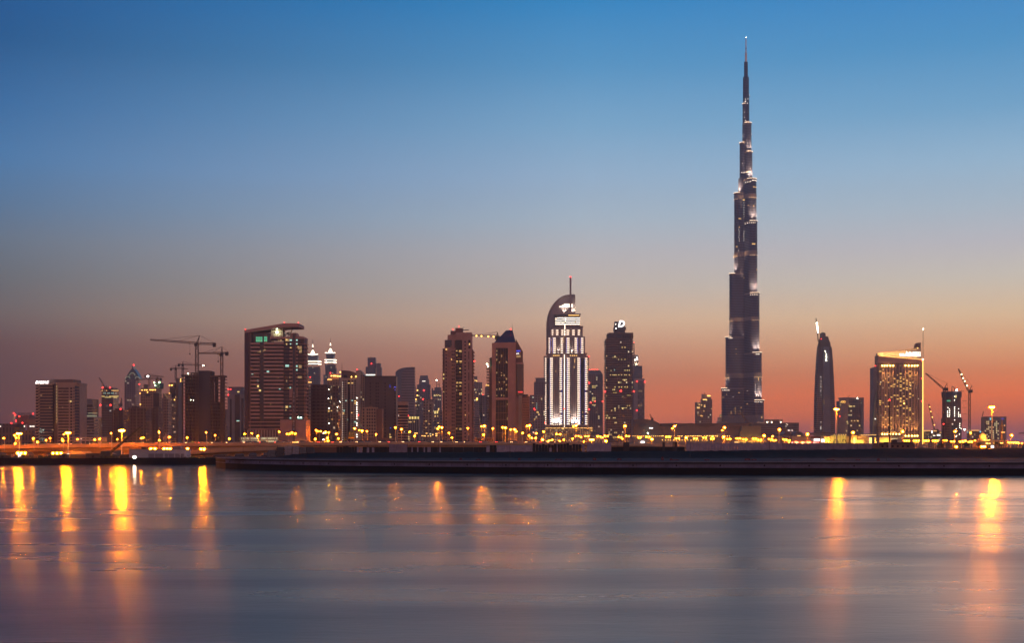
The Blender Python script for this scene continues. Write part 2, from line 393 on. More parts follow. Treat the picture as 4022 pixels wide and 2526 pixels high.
# quay: fascia, panels, ledge and wet lower wall along the front line
QF = [(846, 424), (858, 410), (885, 397), (930, 387), (1000, 377), (1150, 362), (1300, 351), (1650, 337), (2000, 327), (2700, 320), (3400, 315), (4022, 311), (4700, 307)]
def qline(i): return W(QF[i][0], 0, QF[i][1]).xy
qp = [Vector((W(p, 0, d).x, d)) for p, d in QF]
def strip(mb, off, z0, z1, back=6.0, y_end=None):
    a = [(p.x, p.y + off) for p in qp]; bk = [(p.x, (y_end or p.y + back)) for p in qp]; n = len(a)
    vs = [(x, y, z0) for x, y in a] + [(x, y, z1) for x, y in a] + [(x, y, z0) for x, y in bk] + [(x, y, z1) for x, y in bk]
    fs = []
    for i in range(n - 1):
        fs += [(i, i+1, n+i+1, n+i), (n+i, n+i+1, 3*n+i+1, 3*n+i), (i+1, i, 2*n+i, 2*n+i+1)]
    fs += [(0, n, 3*n, 2*n), (n-1, 3*n-1, 4*n-1, 2*n-1)]
    return mb.add(vs, fs)
structure('quay_lower_wall', strip(MB(), .55, -1, 1.6), QUAYD)
structure('quay_ledge', strip(MB(), .25, 1.6, 1.78), QUAYP)
structure('quay_cap', strip(MB(), 0, 2.62, 3.2), QUAYM)
structure('quay_coping', strip(MB(), -.04, 3.14, 3.26, back=1.6), mat('coping_stone', (.20, .19, .22), .8)); structure('promenade', strip(MB(), .5, 2.8, 3.204, y_end=445), QUAYM)
# panels of the quay wall, a gap between neighbours, a dark diamond cut into every sixth
mb, dm = MB(), MB(); k = 0
mb0 = strip(MB(), .62, 1.78, 2.62); structure('quay_back_wall', mb0, QUAYD)
for i in range(2, len(qp) - 1):
    a, b = qp[i], qp[i+1]; L = (b - a).length; nn = max(1, round(L / 1.85)); d = (b - a) / nn; nv = Vector((d.y, -d.x)).normalized()
    for j in range(nn):
        p, q = a + d * (j + .02), a + d * (j + .98); o = Vector((0, .3)); dep = random.uniform(0, .05)
        P = [(p + o - nv*-dep), (q + o - nv*-dep)]
        mb.add([(P[0].x, P[0].y, 1.79), (P[1].x, P[1].y, 1.79), (P[1].x, P[1].y, 2.6), (P[0].x, P[0].y, 2.6),
                (P[0].x, P[0].y+.3, 1.79), (P[1].x, P[1].y+.3, 1.79), (P[1].x, P[1].y+.3, 2.6), (P[0].x, P[0].y+.3, 2.6)],
               [(0,1,2,3),(1,5,6,2),(4,0,3,7),(3,2,6,7)])
        k += 1
        if k % 6 == 3:
            cc = (P[0] + P[1]) / 2 - Vector((0, .06)); h = .3
            dm.add([(cc.x - h*.75, cc.y, 2.2), (cc.x, cc.y, 2.2 - h), (cc.x + h*.75, cc.y, 2.2), (cc.x, cc.y, 2.2 + h),
                    (cc.x - h*.75, cc.y+.05, 2.2), (cc.x, cc.y+.05, 2.2 - h), (cc.x + h*.75, cc.y+.05, 2.2), (cc.x, cc.y+.05, 2.2 + h)],
                   [(0,1,2,3),(4,5,1,0),(5,6,2,1),(6,7,3,2),(7,4,0,3)])
structure('quay_panels', mb, QUAYP); structure('quay_diamonds', dm, QUAYD)
# earth bank behind the promenade
def crest(px):   # height of the bank crest
    pts = [(700, 2.5), (1080, 3.2), (1200, 4.7), (1900, 4.9), (2700, 5.3), (3300, 5.9), (3500, 6.1), (4700, 6.5)]
    for (a, za), (b, zb) in zip(pts, pts[1:]):
        if px <= b: return za + (zb - za) * max(0, (px - a) / (b - a))
    return pts[-1][1]
rows = [(382, 0), (398, .04), (406, .16), (414, .5), (421, .8), (428, .97), (434, 1.0), (450, 1.0), (462, .55), (474, 0)]
mb = MB(); pxs = frange(1000, 4800, 16); rng = random.Random(3)
for p in pxs:
    for (d, f) in rows:
        z = 3.12 + (crest(p) - 3.12) * f if d < 455 else 2.3 + (crest(p) - 2.3) * f
        if 0 < f < 1: z += rng.uniform(-.16, .16) + .25 * math.sin(p * .021 + d * .4) * f * (1 - f) * 2
        if f == 1.0: z += .10 * math.sin(p * .013) + rng.uniform(-.04, .04)
        w = W(p, 0, 430); mb.v.append((w.x, d + rng.uniform(-1, 1), z))
nr = len(rows)
for i in range(len(pxs) - 1):
    for j in range(nr - 1):
        mb.f.append((i*nr + j, (i+1)*nr + j, (i+1)*nr + j + 1, i*nr + j + 1))
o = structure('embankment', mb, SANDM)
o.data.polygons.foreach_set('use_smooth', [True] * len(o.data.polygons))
# the far road behind the embankment and the mall car park
structure('road', MB().add([(-3000, 560, 2.44), (4000, 560, 2.44), (4000, 1250, 2.44), (-3000, 1250, 2.44)], [(0,1,2,3)]), ASPH)

# ================================================================== BRIDGE
BR = [(-260, 512, 6.6), (0, 520, 7.0), (250, 530, 7.4), (500, 542, 7.75), (750, 556, 7.95), (1000, 572, 8.1), (1250, 592, 8.25), (1500, 618, 8.4), (1900, 660, 8.4), (2240, 700, 8.35), (2560, 770, 7.4), (2900, 900, 5.0)]
def brp(px):
    for (a, da, za), (b, db, zb) in zip(BR, BR[1:]):
        if px <= b: f = max(0, (px - a) / (b - a)); return da + (db - da) * f, za + (zb - za) * f
    return BR[-1][1], BR[-1][2]
DECKM = mat('sodium_tinted_concrete', (.46, .28, .16), .8, noise=.15, nscale=.2)  # orange of the sodium light is put into this base colour
def sweep(path, sec):
    """closed section (y offset, z offset) swept along points (x, y, z)"""
    mb = MB(); n = len(sec)
    for x, y, z in path: mb.v += [(x, y + oy, z + oz) for oy, oz in sec]
    for i in range(len(path) - 1):
        for j in range(n):
            k = (j + 1) % n; mb.f.append((i*n + j, (i+1)*n + j, (i+1)*n + k, i*n + k))
    mb.f.append(tuple(range(n))); mb.f.append(tuple(range((len(path)-1)*n + n - 1, (len(path)-1)*n - 1, -1)))
    return mb
def viaduct(label, pts, width, depth, piers, pw, name):
    P = []
    for (a, b) in zip(pts, pts[1:]):
        for q in range(6): P.append([a[i] + (b[i] - a[i]) * q / 6 for i in range(3)])
    P.append(list(pts[-1]))
    path = [(W(p, 0, d).x, d, z) for p, d, z in P]
    o = path[len(path)//2]; t = empty(name, (o[0], o[1], 2.4)); tag(t, label, 'bridge')
    loc = [(x - o[0], y - o[1], z - 2.4) for x, y, z in path]
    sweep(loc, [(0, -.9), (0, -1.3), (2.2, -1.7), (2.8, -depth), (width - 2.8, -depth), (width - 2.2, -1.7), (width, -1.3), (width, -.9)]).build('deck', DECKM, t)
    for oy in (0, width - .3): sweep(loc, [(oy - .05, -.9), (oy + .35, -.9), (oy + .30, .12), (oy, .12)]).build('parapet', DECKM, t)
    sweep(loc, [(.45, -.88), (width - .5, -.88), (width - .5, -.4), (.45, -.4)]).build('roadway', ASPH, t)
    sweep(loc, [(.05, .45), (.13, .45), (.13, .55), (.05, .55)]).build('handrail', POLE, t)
    for p in piers:
        d, z = (brp(p) if name == 'road_bridge' else lerp3(pts, p)); x = W(p, 0, d).x - o[0]; y = d - o[1] + width/2; zt = z - 2.4 - depth
        w = pw / 2
        MB().prism([(x-w*.7, y-1), (x+w*.7, y-1), (x+w*.7, y+1), (x-w*.7, y+1)], -.3, zt*.55, None).prism(
            [(x-w*.7, y-1), (x+w*.7, y-1), (x+w*.7, y+1), (x-w*.7, y+1)], zt*.55, zt + .02, [(x-w*1.25, y-1.6), (x+w*1.25, y-1.6), (x+w*1.25, y+1.6), (x-w*1.25, y+1.6)]).build('pier', DECKM, t)
    return t
def lerp3(pts, px):
    for a, b in zip(pts, pts[1:]):
        if px <= b[0]: f = max(0, (px - a[0]) / (b[0] - a[0])); return a[1] + (b[1]-a[1])*f, a[2] + (b[2]-a[2])*f
    return pts[-1][1], pts[-1][2]
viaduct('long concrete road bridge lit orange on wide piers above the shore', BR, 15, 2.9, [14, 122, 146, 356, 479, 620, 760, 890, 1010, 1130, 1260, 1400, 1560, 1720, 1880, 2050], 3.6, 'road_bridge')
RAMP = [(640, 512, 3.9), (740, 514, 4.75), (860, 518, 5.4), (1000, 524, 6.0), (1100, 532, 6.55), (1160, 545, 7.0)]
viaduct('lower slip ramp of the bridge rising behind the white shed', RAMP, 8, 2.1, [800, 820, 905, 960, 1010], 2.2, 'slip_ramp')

# ================================================================== BUILDINGS, from the left
RW = facade('red_block_wall', (.16, .09, .08), wx=4, fz=9, fw=.35, fh=.7, lit=.0, seed=2)
b = Bld('office_block', 'low dark red block with red beacons and a lattice roof at the skyline end', 'building', 60, 1500, span=(-200, 145), phrase='the dark red block')
b.box('wall', -160, 100, 1665, None, 0, 40, RW); b.box('tower', 52, 100, 1632, 1665, 10, 40, BROWN); b.box('wing', 100, 141, 1648, None, 5, 40, BROWN); b.box('front_wing', 90, 141, 1692, None, -6, 5, RW, False)
mb = MB().lattice((b.x(54), 15, b.z(1627)), (b.x(110), 15, b.z(1627)), 3, 3, .25, .18); mb.build('roof_truss', DSTEEL, b.e)
b.red([(54,1624),(60,1631),(76,1636),(130,1626),(63,1654),(45,1663),(88,1662)], 7, 0)
b.many('lit_window', [(x-2, x+2, 1673, 1678) for x in (2, 96, 119, 126, 133)], WINW)
b.many('lit_window', [(53+q[0], 54.2+q[0], q[1], q[1]+1.6) for q in ((0,1634),(2,1636),(1,1640),(4,1639),(3,1644),(0,1647),(5,1633))], WINL)
b.many('lit_window', [(91, 92.2, y, y+3) for y in frange(1690, 1745, 6)], WIND, y=-6)

# ---- apartment block with the white rooftop letters
b = Bld('apartment_tower', 'tan apartment tower with white letters glowing on its roof', 'building', 220, 1300, span=(142, 336), phrase='the tan tower with roof letters')
b.box('wall', 226, 300, 1508, None, 0, 30, TAN, False); b.box('glazed_wing', 142, 208, 1511, None, -1, 26, GLASS, False)
b.box('stair_recess', 208, 226, 1507, None, 3, 28, BROWN, False)
b.box('side_wall', 300, 304, 1508, None, 0.02, 29, TAN, False)
b.box('plant_room', 190, 284, 1490, 1508, 3, 26, BROWN, False)
b.box('parapet', 140, 208, 1508, 1513, -1.6, 26, TAN, False); b.box('parapet', 208, 304, 1503, 1509, -.6, 30.5, TAN, False)
P = 11.72
b.many('floor_band', bands(153, 208, 1522, 1744, P, .2), TAN, 1.3)
b.many('corner_balcony', [(141, 152, y+5, y+9) for y in frange(1514, 1735, P)] + [(152, 158, y+2, y+5) for y in frange(1514, 1735, P)], TAN, 1.6)
b.many('balcony', [(229, 270, y, y+6) for y in frange(1524, 1735, P)], GLASS, .1)
b.many('balcony_front', [(229, 270, y+4.3, y+6) for y in frange(1524, 1735, P)], BROWN, .9)
b.many('window', [(276, 284, y, y+7) for y in frange(1523, 1735, P)] + [(288.5, 292, y, y+5) for y in frange(1523, 1735, P)], GLASS, .12)
mb = MB().lathe([(b.k*9.5, 0), (b.k*9.5, b.z(1515))], b.x(302), 1.0, 20); mb.build('glazed_bay', GLASSB, b.e)
for y in frange(1516, 1745, P): MB().lathe([(b.k*9.8, b.z(y+1.2)), (b.k*9.8, b.z(y))], b.x(302), 1.0, 20).build('bay_band', TAN, b.e)
b.many('lit_window', [(216, 221, y, y+7) for y in frange(1514, 1655, P)], WIND, y=3)
b.many('lit_window', [(276, 281, 1574, 1580)], WINY, .2); b.many('lit_window', [(160, 166, 1551, 1556), (195, 199, 1599, 1605), (245,248,1599,1603), (270,274,1575,1579),(300,303,1662,1668),(205,210,1687,1692),(245,247,1539,1541)], WIND, 1.45)
rr_ = random.Random(5); pts = [(157+rr_.uniform(0,18), 1680+rr_.uniform(0,66)) for i in range(26)]
b.many('lit_window', [(x, x+rr_.uniform(1.2,2.6), y, y+rr_.uniform(1.2,2.6)) for x, y in pts], WINT, 1.45)
# terraces at the end wall and a roof pergola
b.many('end_balcony', [(304, 312, y, y+4) for y in frange(1520, 1735, P)], TAN, .4, y=.5)
mb = MB()
for i in range(5): mb.box(b.x(301+i*2.6), b.x(301.7+i*2.6), 2, 3, b.z(1517), b.z(1507))
mb.box(b.x(300), b.x(313), -1, 8, b.z(1508), b.z(1506)); mb.build('pergola', TAN, b.e)
b.text('DAMAC', 142, 195, 1497, 1508, SIGNW, -1.8, .35, .035, .5); b.box('podium', 300, 420, 1718, None, -8, 20, CREAM)
b.many('lit_window', [(328, 330, 1723, 1727)], WINW, y=-8); b.many('window', [(334+i*16, 345+i*16, 1724, 1727) for i in range(4)] + [(332+i*16, 344+i*16, 1734, 1744) for i in range(4)], GLASS, y=-8)

b = Bld('office_block', 'grey banded office block with two pale lit floors beside the tan tower', 'building', 365, 1420, span=(335, 399), phrase='the grey banded block')
b.box('glazing', 330, 387, 1568, None, 2, 22, GLASS); b.box('crown', 330, 387, 1567, 1590, 1.5, 23, GREY); b.box('glazing', 330, 399, 1640, None, -4, 22, GLASS); b.box('cornice', 330, 399, 1638, 1642, -5, 22.5, PALE)
b.many('floor_band', bands(330, 372, 1600, 1640, 10, .45), GREY, .8, 2); b.many('floor_band', bands(330, 391, 1650, 1744, 11.5, .5), GREY, .8, -4)
b.many('lit_floor', [(336, 378, 1632, 1637), (345, 380, 1622, 1625)], mat('pale_lit_floor', (.2,.2,.15), .5, emit=(.8, .85, .5), strength=.28), 1.0, 2)
b.many('lit_window', [(336,338,1596,1602),(340,342,1654,1659),(342,346,1674,1677),(348,350,1674,1677),(362,364,1692,1697)], WIND, 1.0, -4)

b = Bld('glass_tower', 'dark glass tower with red beacons and one yellow lit floor', 'building', 432, 1800, span=(397, 470), phrase='the tower with red beacons')
FG1 = facade('dark_tower_glass', (.05, .05, .065), (.01, .014, .022), 2.6, 3.6, .8, .55, .06, (.8, .9, .9), .5, 3, .4)
b.box('wall', 399, 468, 1530, None, 0, 28, FG1); b.box('crown', 403, 462, 1523, 1530, 3, 26, DSTEEL); b.box('roof_rim', 395, 471, 1530.5, 1533, -2, 30, DSTEEL)
b.many('lit_window', [(400, 404, 1533, 1536), (417, 420, 1532, 1536)] + [(438+i*4, 440.6+i*4, 1533, 1536) for i in range(7)], WINL, .4); b.many('lit_window', [(399+i*4.2, 402.2+i*4.2, 1556, 1559) for i in range(16) if i not in (3,4,5,6)] + [(412, 436, 1560.5, 1562.5), (446, 460, 1561, 1563)], WINY, .4)
b.many('lit_window', [(401+i*5.3, 404+i*5.3, 1544, 1547) for i in range(11) if i % 3], WINT, .4)
b.red([(405,1523),(434,1523),(396,1592),(436,1592)], 8, -2)

b = Bld('spired_tower', 'pointed tower with glowing arches in its crown and a red tipped spire', 'building', 518, 2300, span=(489, 548), phrase='the pointed tower')
FG2 = facade('arched_tower_wall', (.17, .13, .14), (.05, .05, .06), 4.5, 4, .45, .6, .05, (1, .85, .55), .45, 4)
b.box('wall', 489, 547.5, 1492, None, 0, 24, FG2)
cr = [(489.5,1492),(492,1484),(497,1474),(503,1464),(510,1454),(516,1448),(517.2,1436),(519.8,1436),(521,1448),(527,1454),(534,1464),(540,1474),(545,1484),(547,1492)]
b.slab('crown', cr[::-1], 3, 21, mat('crown_glass', (.03, .06, .09), .3))
for cx0, r0 in ((501,9),(518.5,11),(538,8)):
    mb = MB()
    for q in range(7):
        a0, a1 = math.pi*q/7, math.pi*(q+1)/7; y0 = 1488 if r0 < 10 else 1476
        mb.tube((b.x(cx0-r0*math.cos(a0)), 1.5, b.z(y0-r0*math.sin(a0))), (b.x(cx0-r0*math.cos(a1)), 1.5, b.z(y0-r0*math.sin(a1))), .45)
    mb.build('lit_arch', mat('crown_arch_light', (.3,.3,.2), .5, emit=(.75,.85,.55), strength=.35), b.e)
b.red([(518.5,1433)], 8, 10); b.red([(548, 1510)], 6)

DK = facade('dark_shell', (.085, .055, .06), (.03, .022, .028), 4, 3.4, .6, .5, .01, (1, .7, .3), .6, 5, .9)
DK2 = facade('dark_shell_two', (.10, .066, .07), (.035, .026, .03), 5, 3.4, .5, .6, .008, (1, .7, .3), .6, 6, .9)
for (nm, lab, a, bb, top, D, m, red) in (
    ('unfinished_block', 'plain dark unlit block behind the biggest orange lamp', 440, 507, 1612, 1350, DK2, [(474,1608)]),
    ('unfinished_block', 'broad dark unlit block below the tower with glowing arches', 505, 596, 1602, 1320, DK, []),
    ('unfinished_block', 'dark unlit slab between the broad dark block and the lamp lit hotel', 590, 642, 1604, 1380, DK2, [])):
    b = Bld(nm, lab, 'building', (a+bb)/2, D, span=(a, bb), phrase='the ' + ('plain dark block' if a < 450 else 'broad dark block' if a < 550 else 'dark slab'), group='dark unfinished blocks')
    b.box('wall', a, bb, top, None, 0, 22, m); b.box('lift_core', a+8, a+26, top-7, top, 4, 16, DCONC, False)
    if red: b.red(red, 7)
    mb = MB()
    for q in range(4): mb.tube((b.x(a+6+q*(bb-a-12)/3), -.5, 0), (b.x(a+6+q*(bb-a-12)/3), -.5, b.z(top)), .45, n=4)
    mb.build('scaffold_poles', CONC, b.e)

WH = facade('hotel_wall', (.24, .15, .12), (.05, .03, .03), 3, 3.6, .5, .55, .02, (1, .65, .25), .8, 7)
b = Bld('hotel_tower', 'stepped brown hotel with a row of warm wall lamps under its roof', 'building', 596, 1560, span=(548, 640), phrase='the stepped hotel')
b.box('wall', 553, 636, 1525, None, 0, 24, WH); b.box('shoulder', 548, 560, 1540, None, 4, 22, BROWN); b.box('plant_room', 560, 581, 1509, 1526, 4, 18, BROWN)
b.box('unfinished_core', 604, 643, 1504, 1526, 3, 20, mat('green_lit_core', (.06, .09, .07), .8)); b.box('shoulder', 636, 655, 1545, None, 5, 22, WH)
b.many('dark_panel', [(571, 590, 1548, 1557), (603, 625, 1545, 1600)], GLASS, .2)
b.light([(558.6,1533),(569.5,1532.5),(577,1532.5),(590,1532),(597,1532),(602,1532),(610,1532),(550.5,1546),(580,1541),(552,1589)], AMBER, 4, -.8, 'wall_lamp')
b.light([(605.5,1503),(609,1515)], LAMPG, 3.2, 1); b.light([(625,1502.5)], mat('green_flood', (.3,.8,.4), .4, emit=(.45, 1, .4), strength=14, sample=True), 6, 1)
b.many('lit_window', [(641+i*3, 643+i*3, 1544+i*4, 1550+i*4) for i in range(5)], WIND, .3, 5)
WH2 = facade('hotel_wall_two', (.17, .12, .12), (.04, .035, .05), 3.4, 3.6, .6, .6, .015, (1, .65, .25), .8, 8)
b = Bld('hotel_tower', 'dark hotel with warm wall lamps on two steps beside the open concrete frame', 'building', 676, 1640, span=(640, 714), phrase='the two step hotel')
b.box('wall', 637, 692, 1564, None, 0, 22, WH2); b.box('upper_storeys', 665, 700, 1503, 1564, 2, 22, WH2); b.box('tall_slab', 688, 716, 1485, None, 4, 24, BROWN)
b.many('dark_glass', [(668, 688, 1524, 1560), (640, 655, 1576, 1600)], GLASS, .2)
b.light([(644,1571),(649,1571),(653,1571),(667,1571),(673,1571),(686,1571),(665.7,1514),(673.6,1514),(677,1514),(666,1546),(710,1498),(710,1491)], AMBER, 4, -.8, 'wall_lamp')
b.many('lit_window', [(659,662,1645,1647),(680,683,1645,1647),(642,645,1661,1663),(652,654,1603,1605),(642,644,1689,1691),(642,644,1703,1705),(686,688,1621,1623)], WINL, .3)

# ---- open concrete frame
b = Bld('concrete_frame', 'unfinished open concrete frame with bare floor slabs and two cranes above', 'building', 800, 1100, span=(714, 888), phrase='the open concrete frame')
P = 13.4
b.box('core', 777, 823, 1456, None, 2, 16, NAVY, False); b.box('core_side', 823, 826.5, 1457, 1500, 2.2, 15.8, DCONC, False)
b.box('filled_bays', 728, 777, 1474, None, 3, 16, DCONC, False); b.box('filled_bays', 823, 858, 1578, None, 3, 14, DCONC, False)
b.box('roof_beam', 712, 777, 1472, 1478, -1, 17, CONC, False); b.box('roof_beam', 826, 882, 1475, 1482, -1, 10, CONC, False)
mb = MB().box(b.x(745), b.x(778), 3, 10, b.z(1463), b.z(1466)); [mb.box(b.x(q), b.x(q+3), 3, 5, b.z(1472), b.z(1463)) for q in (746, 757, 768)]; mb.build('roof_scaffold', DCONC, b.e)
for i, y in enumerate(frange(1488, 1740, P)):
    b.box('floor_slab', 714, 778, y, y+2.5, -.6, 12, CONC, False)
    b.box('floor_slab', 823, 880, y, y+2.5, -.6, 8, CONC, False)
    b.box('balcony_slab', 880, 888 if i % 2 else 886.5, y + 2, y+4.5, -.2, 6, CONC, False)
for q in (714, 726, 738, 752, 826, 833, 843, 852, 868, 874):
    b.box('column', q, q + (6 if q in (833, 843) else 7 if q > 860 else 3.5), 1476, None, .3, 2.5, DCONC, False)
    if q in (826, 843): b.box('column', q+1, q+4, 1476, None, 6, 8, DCONC, False)
b.many('lit_window', [(715, 719, 1484, 1490), (747, 750, 1486, 1491), (715.5, 719, 1497, 1500)], WIND, .3); b.light([(749.6,1571.5),(761,1572.5)], LAMPG, 1.8, -.5); b.light([(738, 1468)], LAMPG, 3.4, 0)

b = Bld('office_tower', 'pale tower with tall dark glass strips left of the canopy tower', 'building', 927, 1500, span=(893, 960), phrase='the pale strip tower')
b.box('wall', 894, 958, 1550, None, 0, 18, GREY, False); b.box('rear_tower', 894, 947, 1520, 1552, 6, 22, BLUEC, False); b.box('roof_rim', 892, 951, 1519, 1522, 5, 23, GREY, False); b.box('rear_wing', 942, 957, 1532, 1550, 7, 20, BLUEC, False)
b.many('glass_strip', [(903, 910, 1568, 1742), (922, 942, 1550.5, 1742), (948, 957, 1565, 1742)], GLASS, .3)
b.many('lit_window', [(929, 941, 1652, 1656)], WINT, .5); b.many('lit_window', [(928, 936, 1537, 1541)], WINY, .4, 6); b.red([(897,1529),(906,1530),(897,1552)], 6)
b = Bld('far_block', 'narrow mauve block glimpsed in the gap beside the open concrete frame', 'building', 886, 2000)
b.box('wall', 866, 896, 1608, None, 0, 14, DK2); b.box('roof_box', 872, 884, 1601, 1608, 3, 10, DCONC)

# ---- tower with the tilted roof canopy
b = Bld('residential_tower', 'broad balcony tower under a tilted cantilevered roof canopy with a bright white light', 'building', 1075, 1100, gz=2.6, span=(960, 1203), phrase='the canopy tower')
P = 14.62
b.box('core', 982, 1113, 1342, None, 3, 24, GLASS, False); b.box('glass_corner', 1113, 1192, 1330, 1652, 1.5, 24, GLASS, False)
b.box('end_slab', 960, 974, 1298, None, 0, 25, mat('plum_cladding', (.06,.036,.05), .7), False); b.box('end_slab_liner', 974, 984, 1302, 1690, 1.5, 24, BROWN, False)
# canopy: a thin tilted plate that oversails the roof, edge towards the water
t1 = [(960,1297),(1117,1270),(1176,1271),(1176,1284),(1113,1286),(962,1308)]
b.slab('canopy', t1[::-1], -.6, 26, TAN2)
mb = MB().slab([(b.x(1060), b.z(1322)), (b.x(1106), b.z(1322)), (b.x(1106), b.z(1289)), (b.x(1060), b.z(1297))], 5, 18); mb.build('penthouse', CREAM, b.e)
b.box('penthouse_glass', 984, 1060, 1306, 1343, 6, 20, GLASSB, False)
b.many('green_lit_window', [(1000, 1025, 1321, 1342), (1032, 1044, 1320, 1340)], WING, .3, 6); b.many('window_bar', [(1000, 1044, 1329, 1330)] + [(q, q+.8, 1320, 1342) for q in (1006, 1012, 1018, 1038)], DSTEEL, .4, 6)
b.light([(1085,1304)], LAMPG, 7, 3); b.light([(1085,1289.5)], mat('canopy_spot', (.7,.8,.7), .4, emit=(.75, 1, .62), strength=20.0, sample=True), 5, 3)
for a0, a1 in (((1104, 1286), (1117, 1317)), ((1145, 1287), (1133, 1317))): MB().tube((b.x(a0[0]), 6, b.z(a0[1])), (b.x(a1[0]), 6, b.z(a1[1])), .35).build('canopy_strut', DSTEEL, b.e)
b.box('roof_parapet', 1060, 1192, 1322, 1331, 1, 24, TAN2, False); b.box('roof_block', 1138, 1162, 1307, 1331, 4, 16, TAN2, False); b.box('roof_block', 1162, 1178, 1319, 1331, 5, 18, TAN2, False)
b.box('end_balconies', 1192, 1193.5, 1330, 1650, 3, 18, BROWN, False)
rs = random.Random(11); BALR = mat('pale_balcony_render', (.52, .33, .28), .8)
for i, y in enumerate(frange(1349, 1655, P)):
    b.box('balcony', 984, 1019, y - 2.0, y + 3.2, -.4, 3, BALR, False); b.box('balcony', 1036, 1113, y - 2.8, y + 2.6, -.4, 3, BALR, False)
    b.box('balcony', 1193, 1200, y - 1, y + 3.2, .5, 16, TAN2, False)
    b.many('floor_line', [(1113, 1192, y + 1, y + 2)], TAN2, .25, 1.5); b.many('bay_panel', [(1136, 1150, y - 2, y + 4.6), (1161, 1169, y - 2, y + 4.6)], TAN2, .5, 1.5)
b.box('side_shaft', 1019, 1036, 1343, 1690, 2, 10, NAVY, False)
b.box('mast_slab', 1149, 1162, 1308, 1546, -.2, 2, BROWN, False); b.box('mast_glass', 1151.5, 1158, 1313, 1540, -.4, 0, GLASSB, False)
b.box('lower_mast_slab', 1148, 1163, 1546, None, -1.4, 0, BROWN, False); b.box('number_strip', 1151.5, 1158.5, 1540, 1622, -1.6, -1.4, NAVY, False); b.box('number_strip', 1151.5, 1158.5, 1645, 1700, -1.6, -1.4, NAVY, False)
b.many('shaft_panel', [(1136, 1149, 1529, 1562), (1163, 1168, 1529, 1562)], TAN2, .7, 1.5)
b.box('podium_wall', 1101, 1203, 1649, None, -1, 22, TAN2, False)
for ch, y in (('0', 1545.6), ('5', 1560), ('0', 1575), ('4', 1598), ('5', 1612.6), ('8', 1655.6), ('2', 1670), ('0', 1685.7)):
    b.text(ch, 1152.3, 1157.6, y - 5, y + 5, mat('number_paint', (.55, .5, .48), .6), -1.7, depth=.1, name='number_lettering')
b.many('podium_band', bands(975, 1101, 1656, 1690, 14, .3), TAN2, 1.0, 1.5); b.box('podium_glass', 970, 1101, 1650, 1692, 2, 20, GLASS, False)
b.box('car_park', 950, 1096, 1717, None, -4, 16, CREAM, False); b.box('podium_hall', 956, 1101, 1688, 1717, 0, 16, BROWN, False)
b.many('column', [(q, q+3, 1690, 1717) for q in frange(960, 1100, 11)], CREAM, .6, 0)
b.many('lit_window', [(952 + i*3.4, 952 + i*3.4 + rs.uniform(1.2, 2.8), y, y + 6.2) for y in (1720, 1731.5) for i in range(42) if rs.random() < .72], mat('lit_office_window', (.1,.1,.08), .4, emit=(.95, .85, .48), strength=.75), .3, -4)
b.many('hoarding_light', [(1016, 1058, 1736.5, 1739.5)], AMBER, .3, -4.5); b.many('hoarding_light', [(1151 + i*4.1, 1153.6 + i*4.1, 1737, 1739.3) for i in range(14)], AMBER, .4, -2)
b.many('lit_window', [(1099,1106,1333.5,1341),(1092,1094.5,1333,1341),(1119,1136,1331.5,1341),(1123,1128,1348.5,1355),(1169,1184,1360,1372),(1174,1184,1376,1386),(1010,1024,1376,1384),(1032,1040,1375,1381),(1173,1184,1434,1446),(1169,1184,1478,1486),(1136,1139,1480,1486),(1123,1127,1493,1500),(1119,1131,1594,1604),(1105,1111,1597,1602),(1060,1064,1585,1591),(1129,1133,1522,1527),(1090,1093,1480,1486)], WIND, .35, 1.2)
b.many('lit_window', [(1123,1128,1331.5,1337),(1123,1126,1350,1354),(1168,1172,1360,1363),(1181,1183,1375,1378),(1138,1144,1364,1367),(1123,1129,1596,1602),(1009,1016,1514,1521),(1016,1024,1531,1538),(1038,1041,1373,1376),(1121,1123,1610,1613)], WINY, .4, 1.2)
b.many('lit_window', [(1120,1134,1433,1441),(1137,1146,1333,1339),(1161,1168,1333,1339),(1161,1168,1348,1353),(1138,1143,1349,1353),(1162,1168,1435,1442),(1162,1168,1450,1456),(1047,1056,1457,1464),(987,994,1465,1471),(1011,1012.5,1491,1500),(1095,1101,1523,1530),(1137,1142,1521,1526),(1137,1140,1595,1600),(1137,1143,1640,1645),(1168,1186,1638,1646)], WINT, .4, 1.2)
b.light([(1170,1639),(1181,1639)], LAMPG, 2.4, 1); b.red([(964,1294),(1117,1266.5),(1172,1268)], 5, 0)

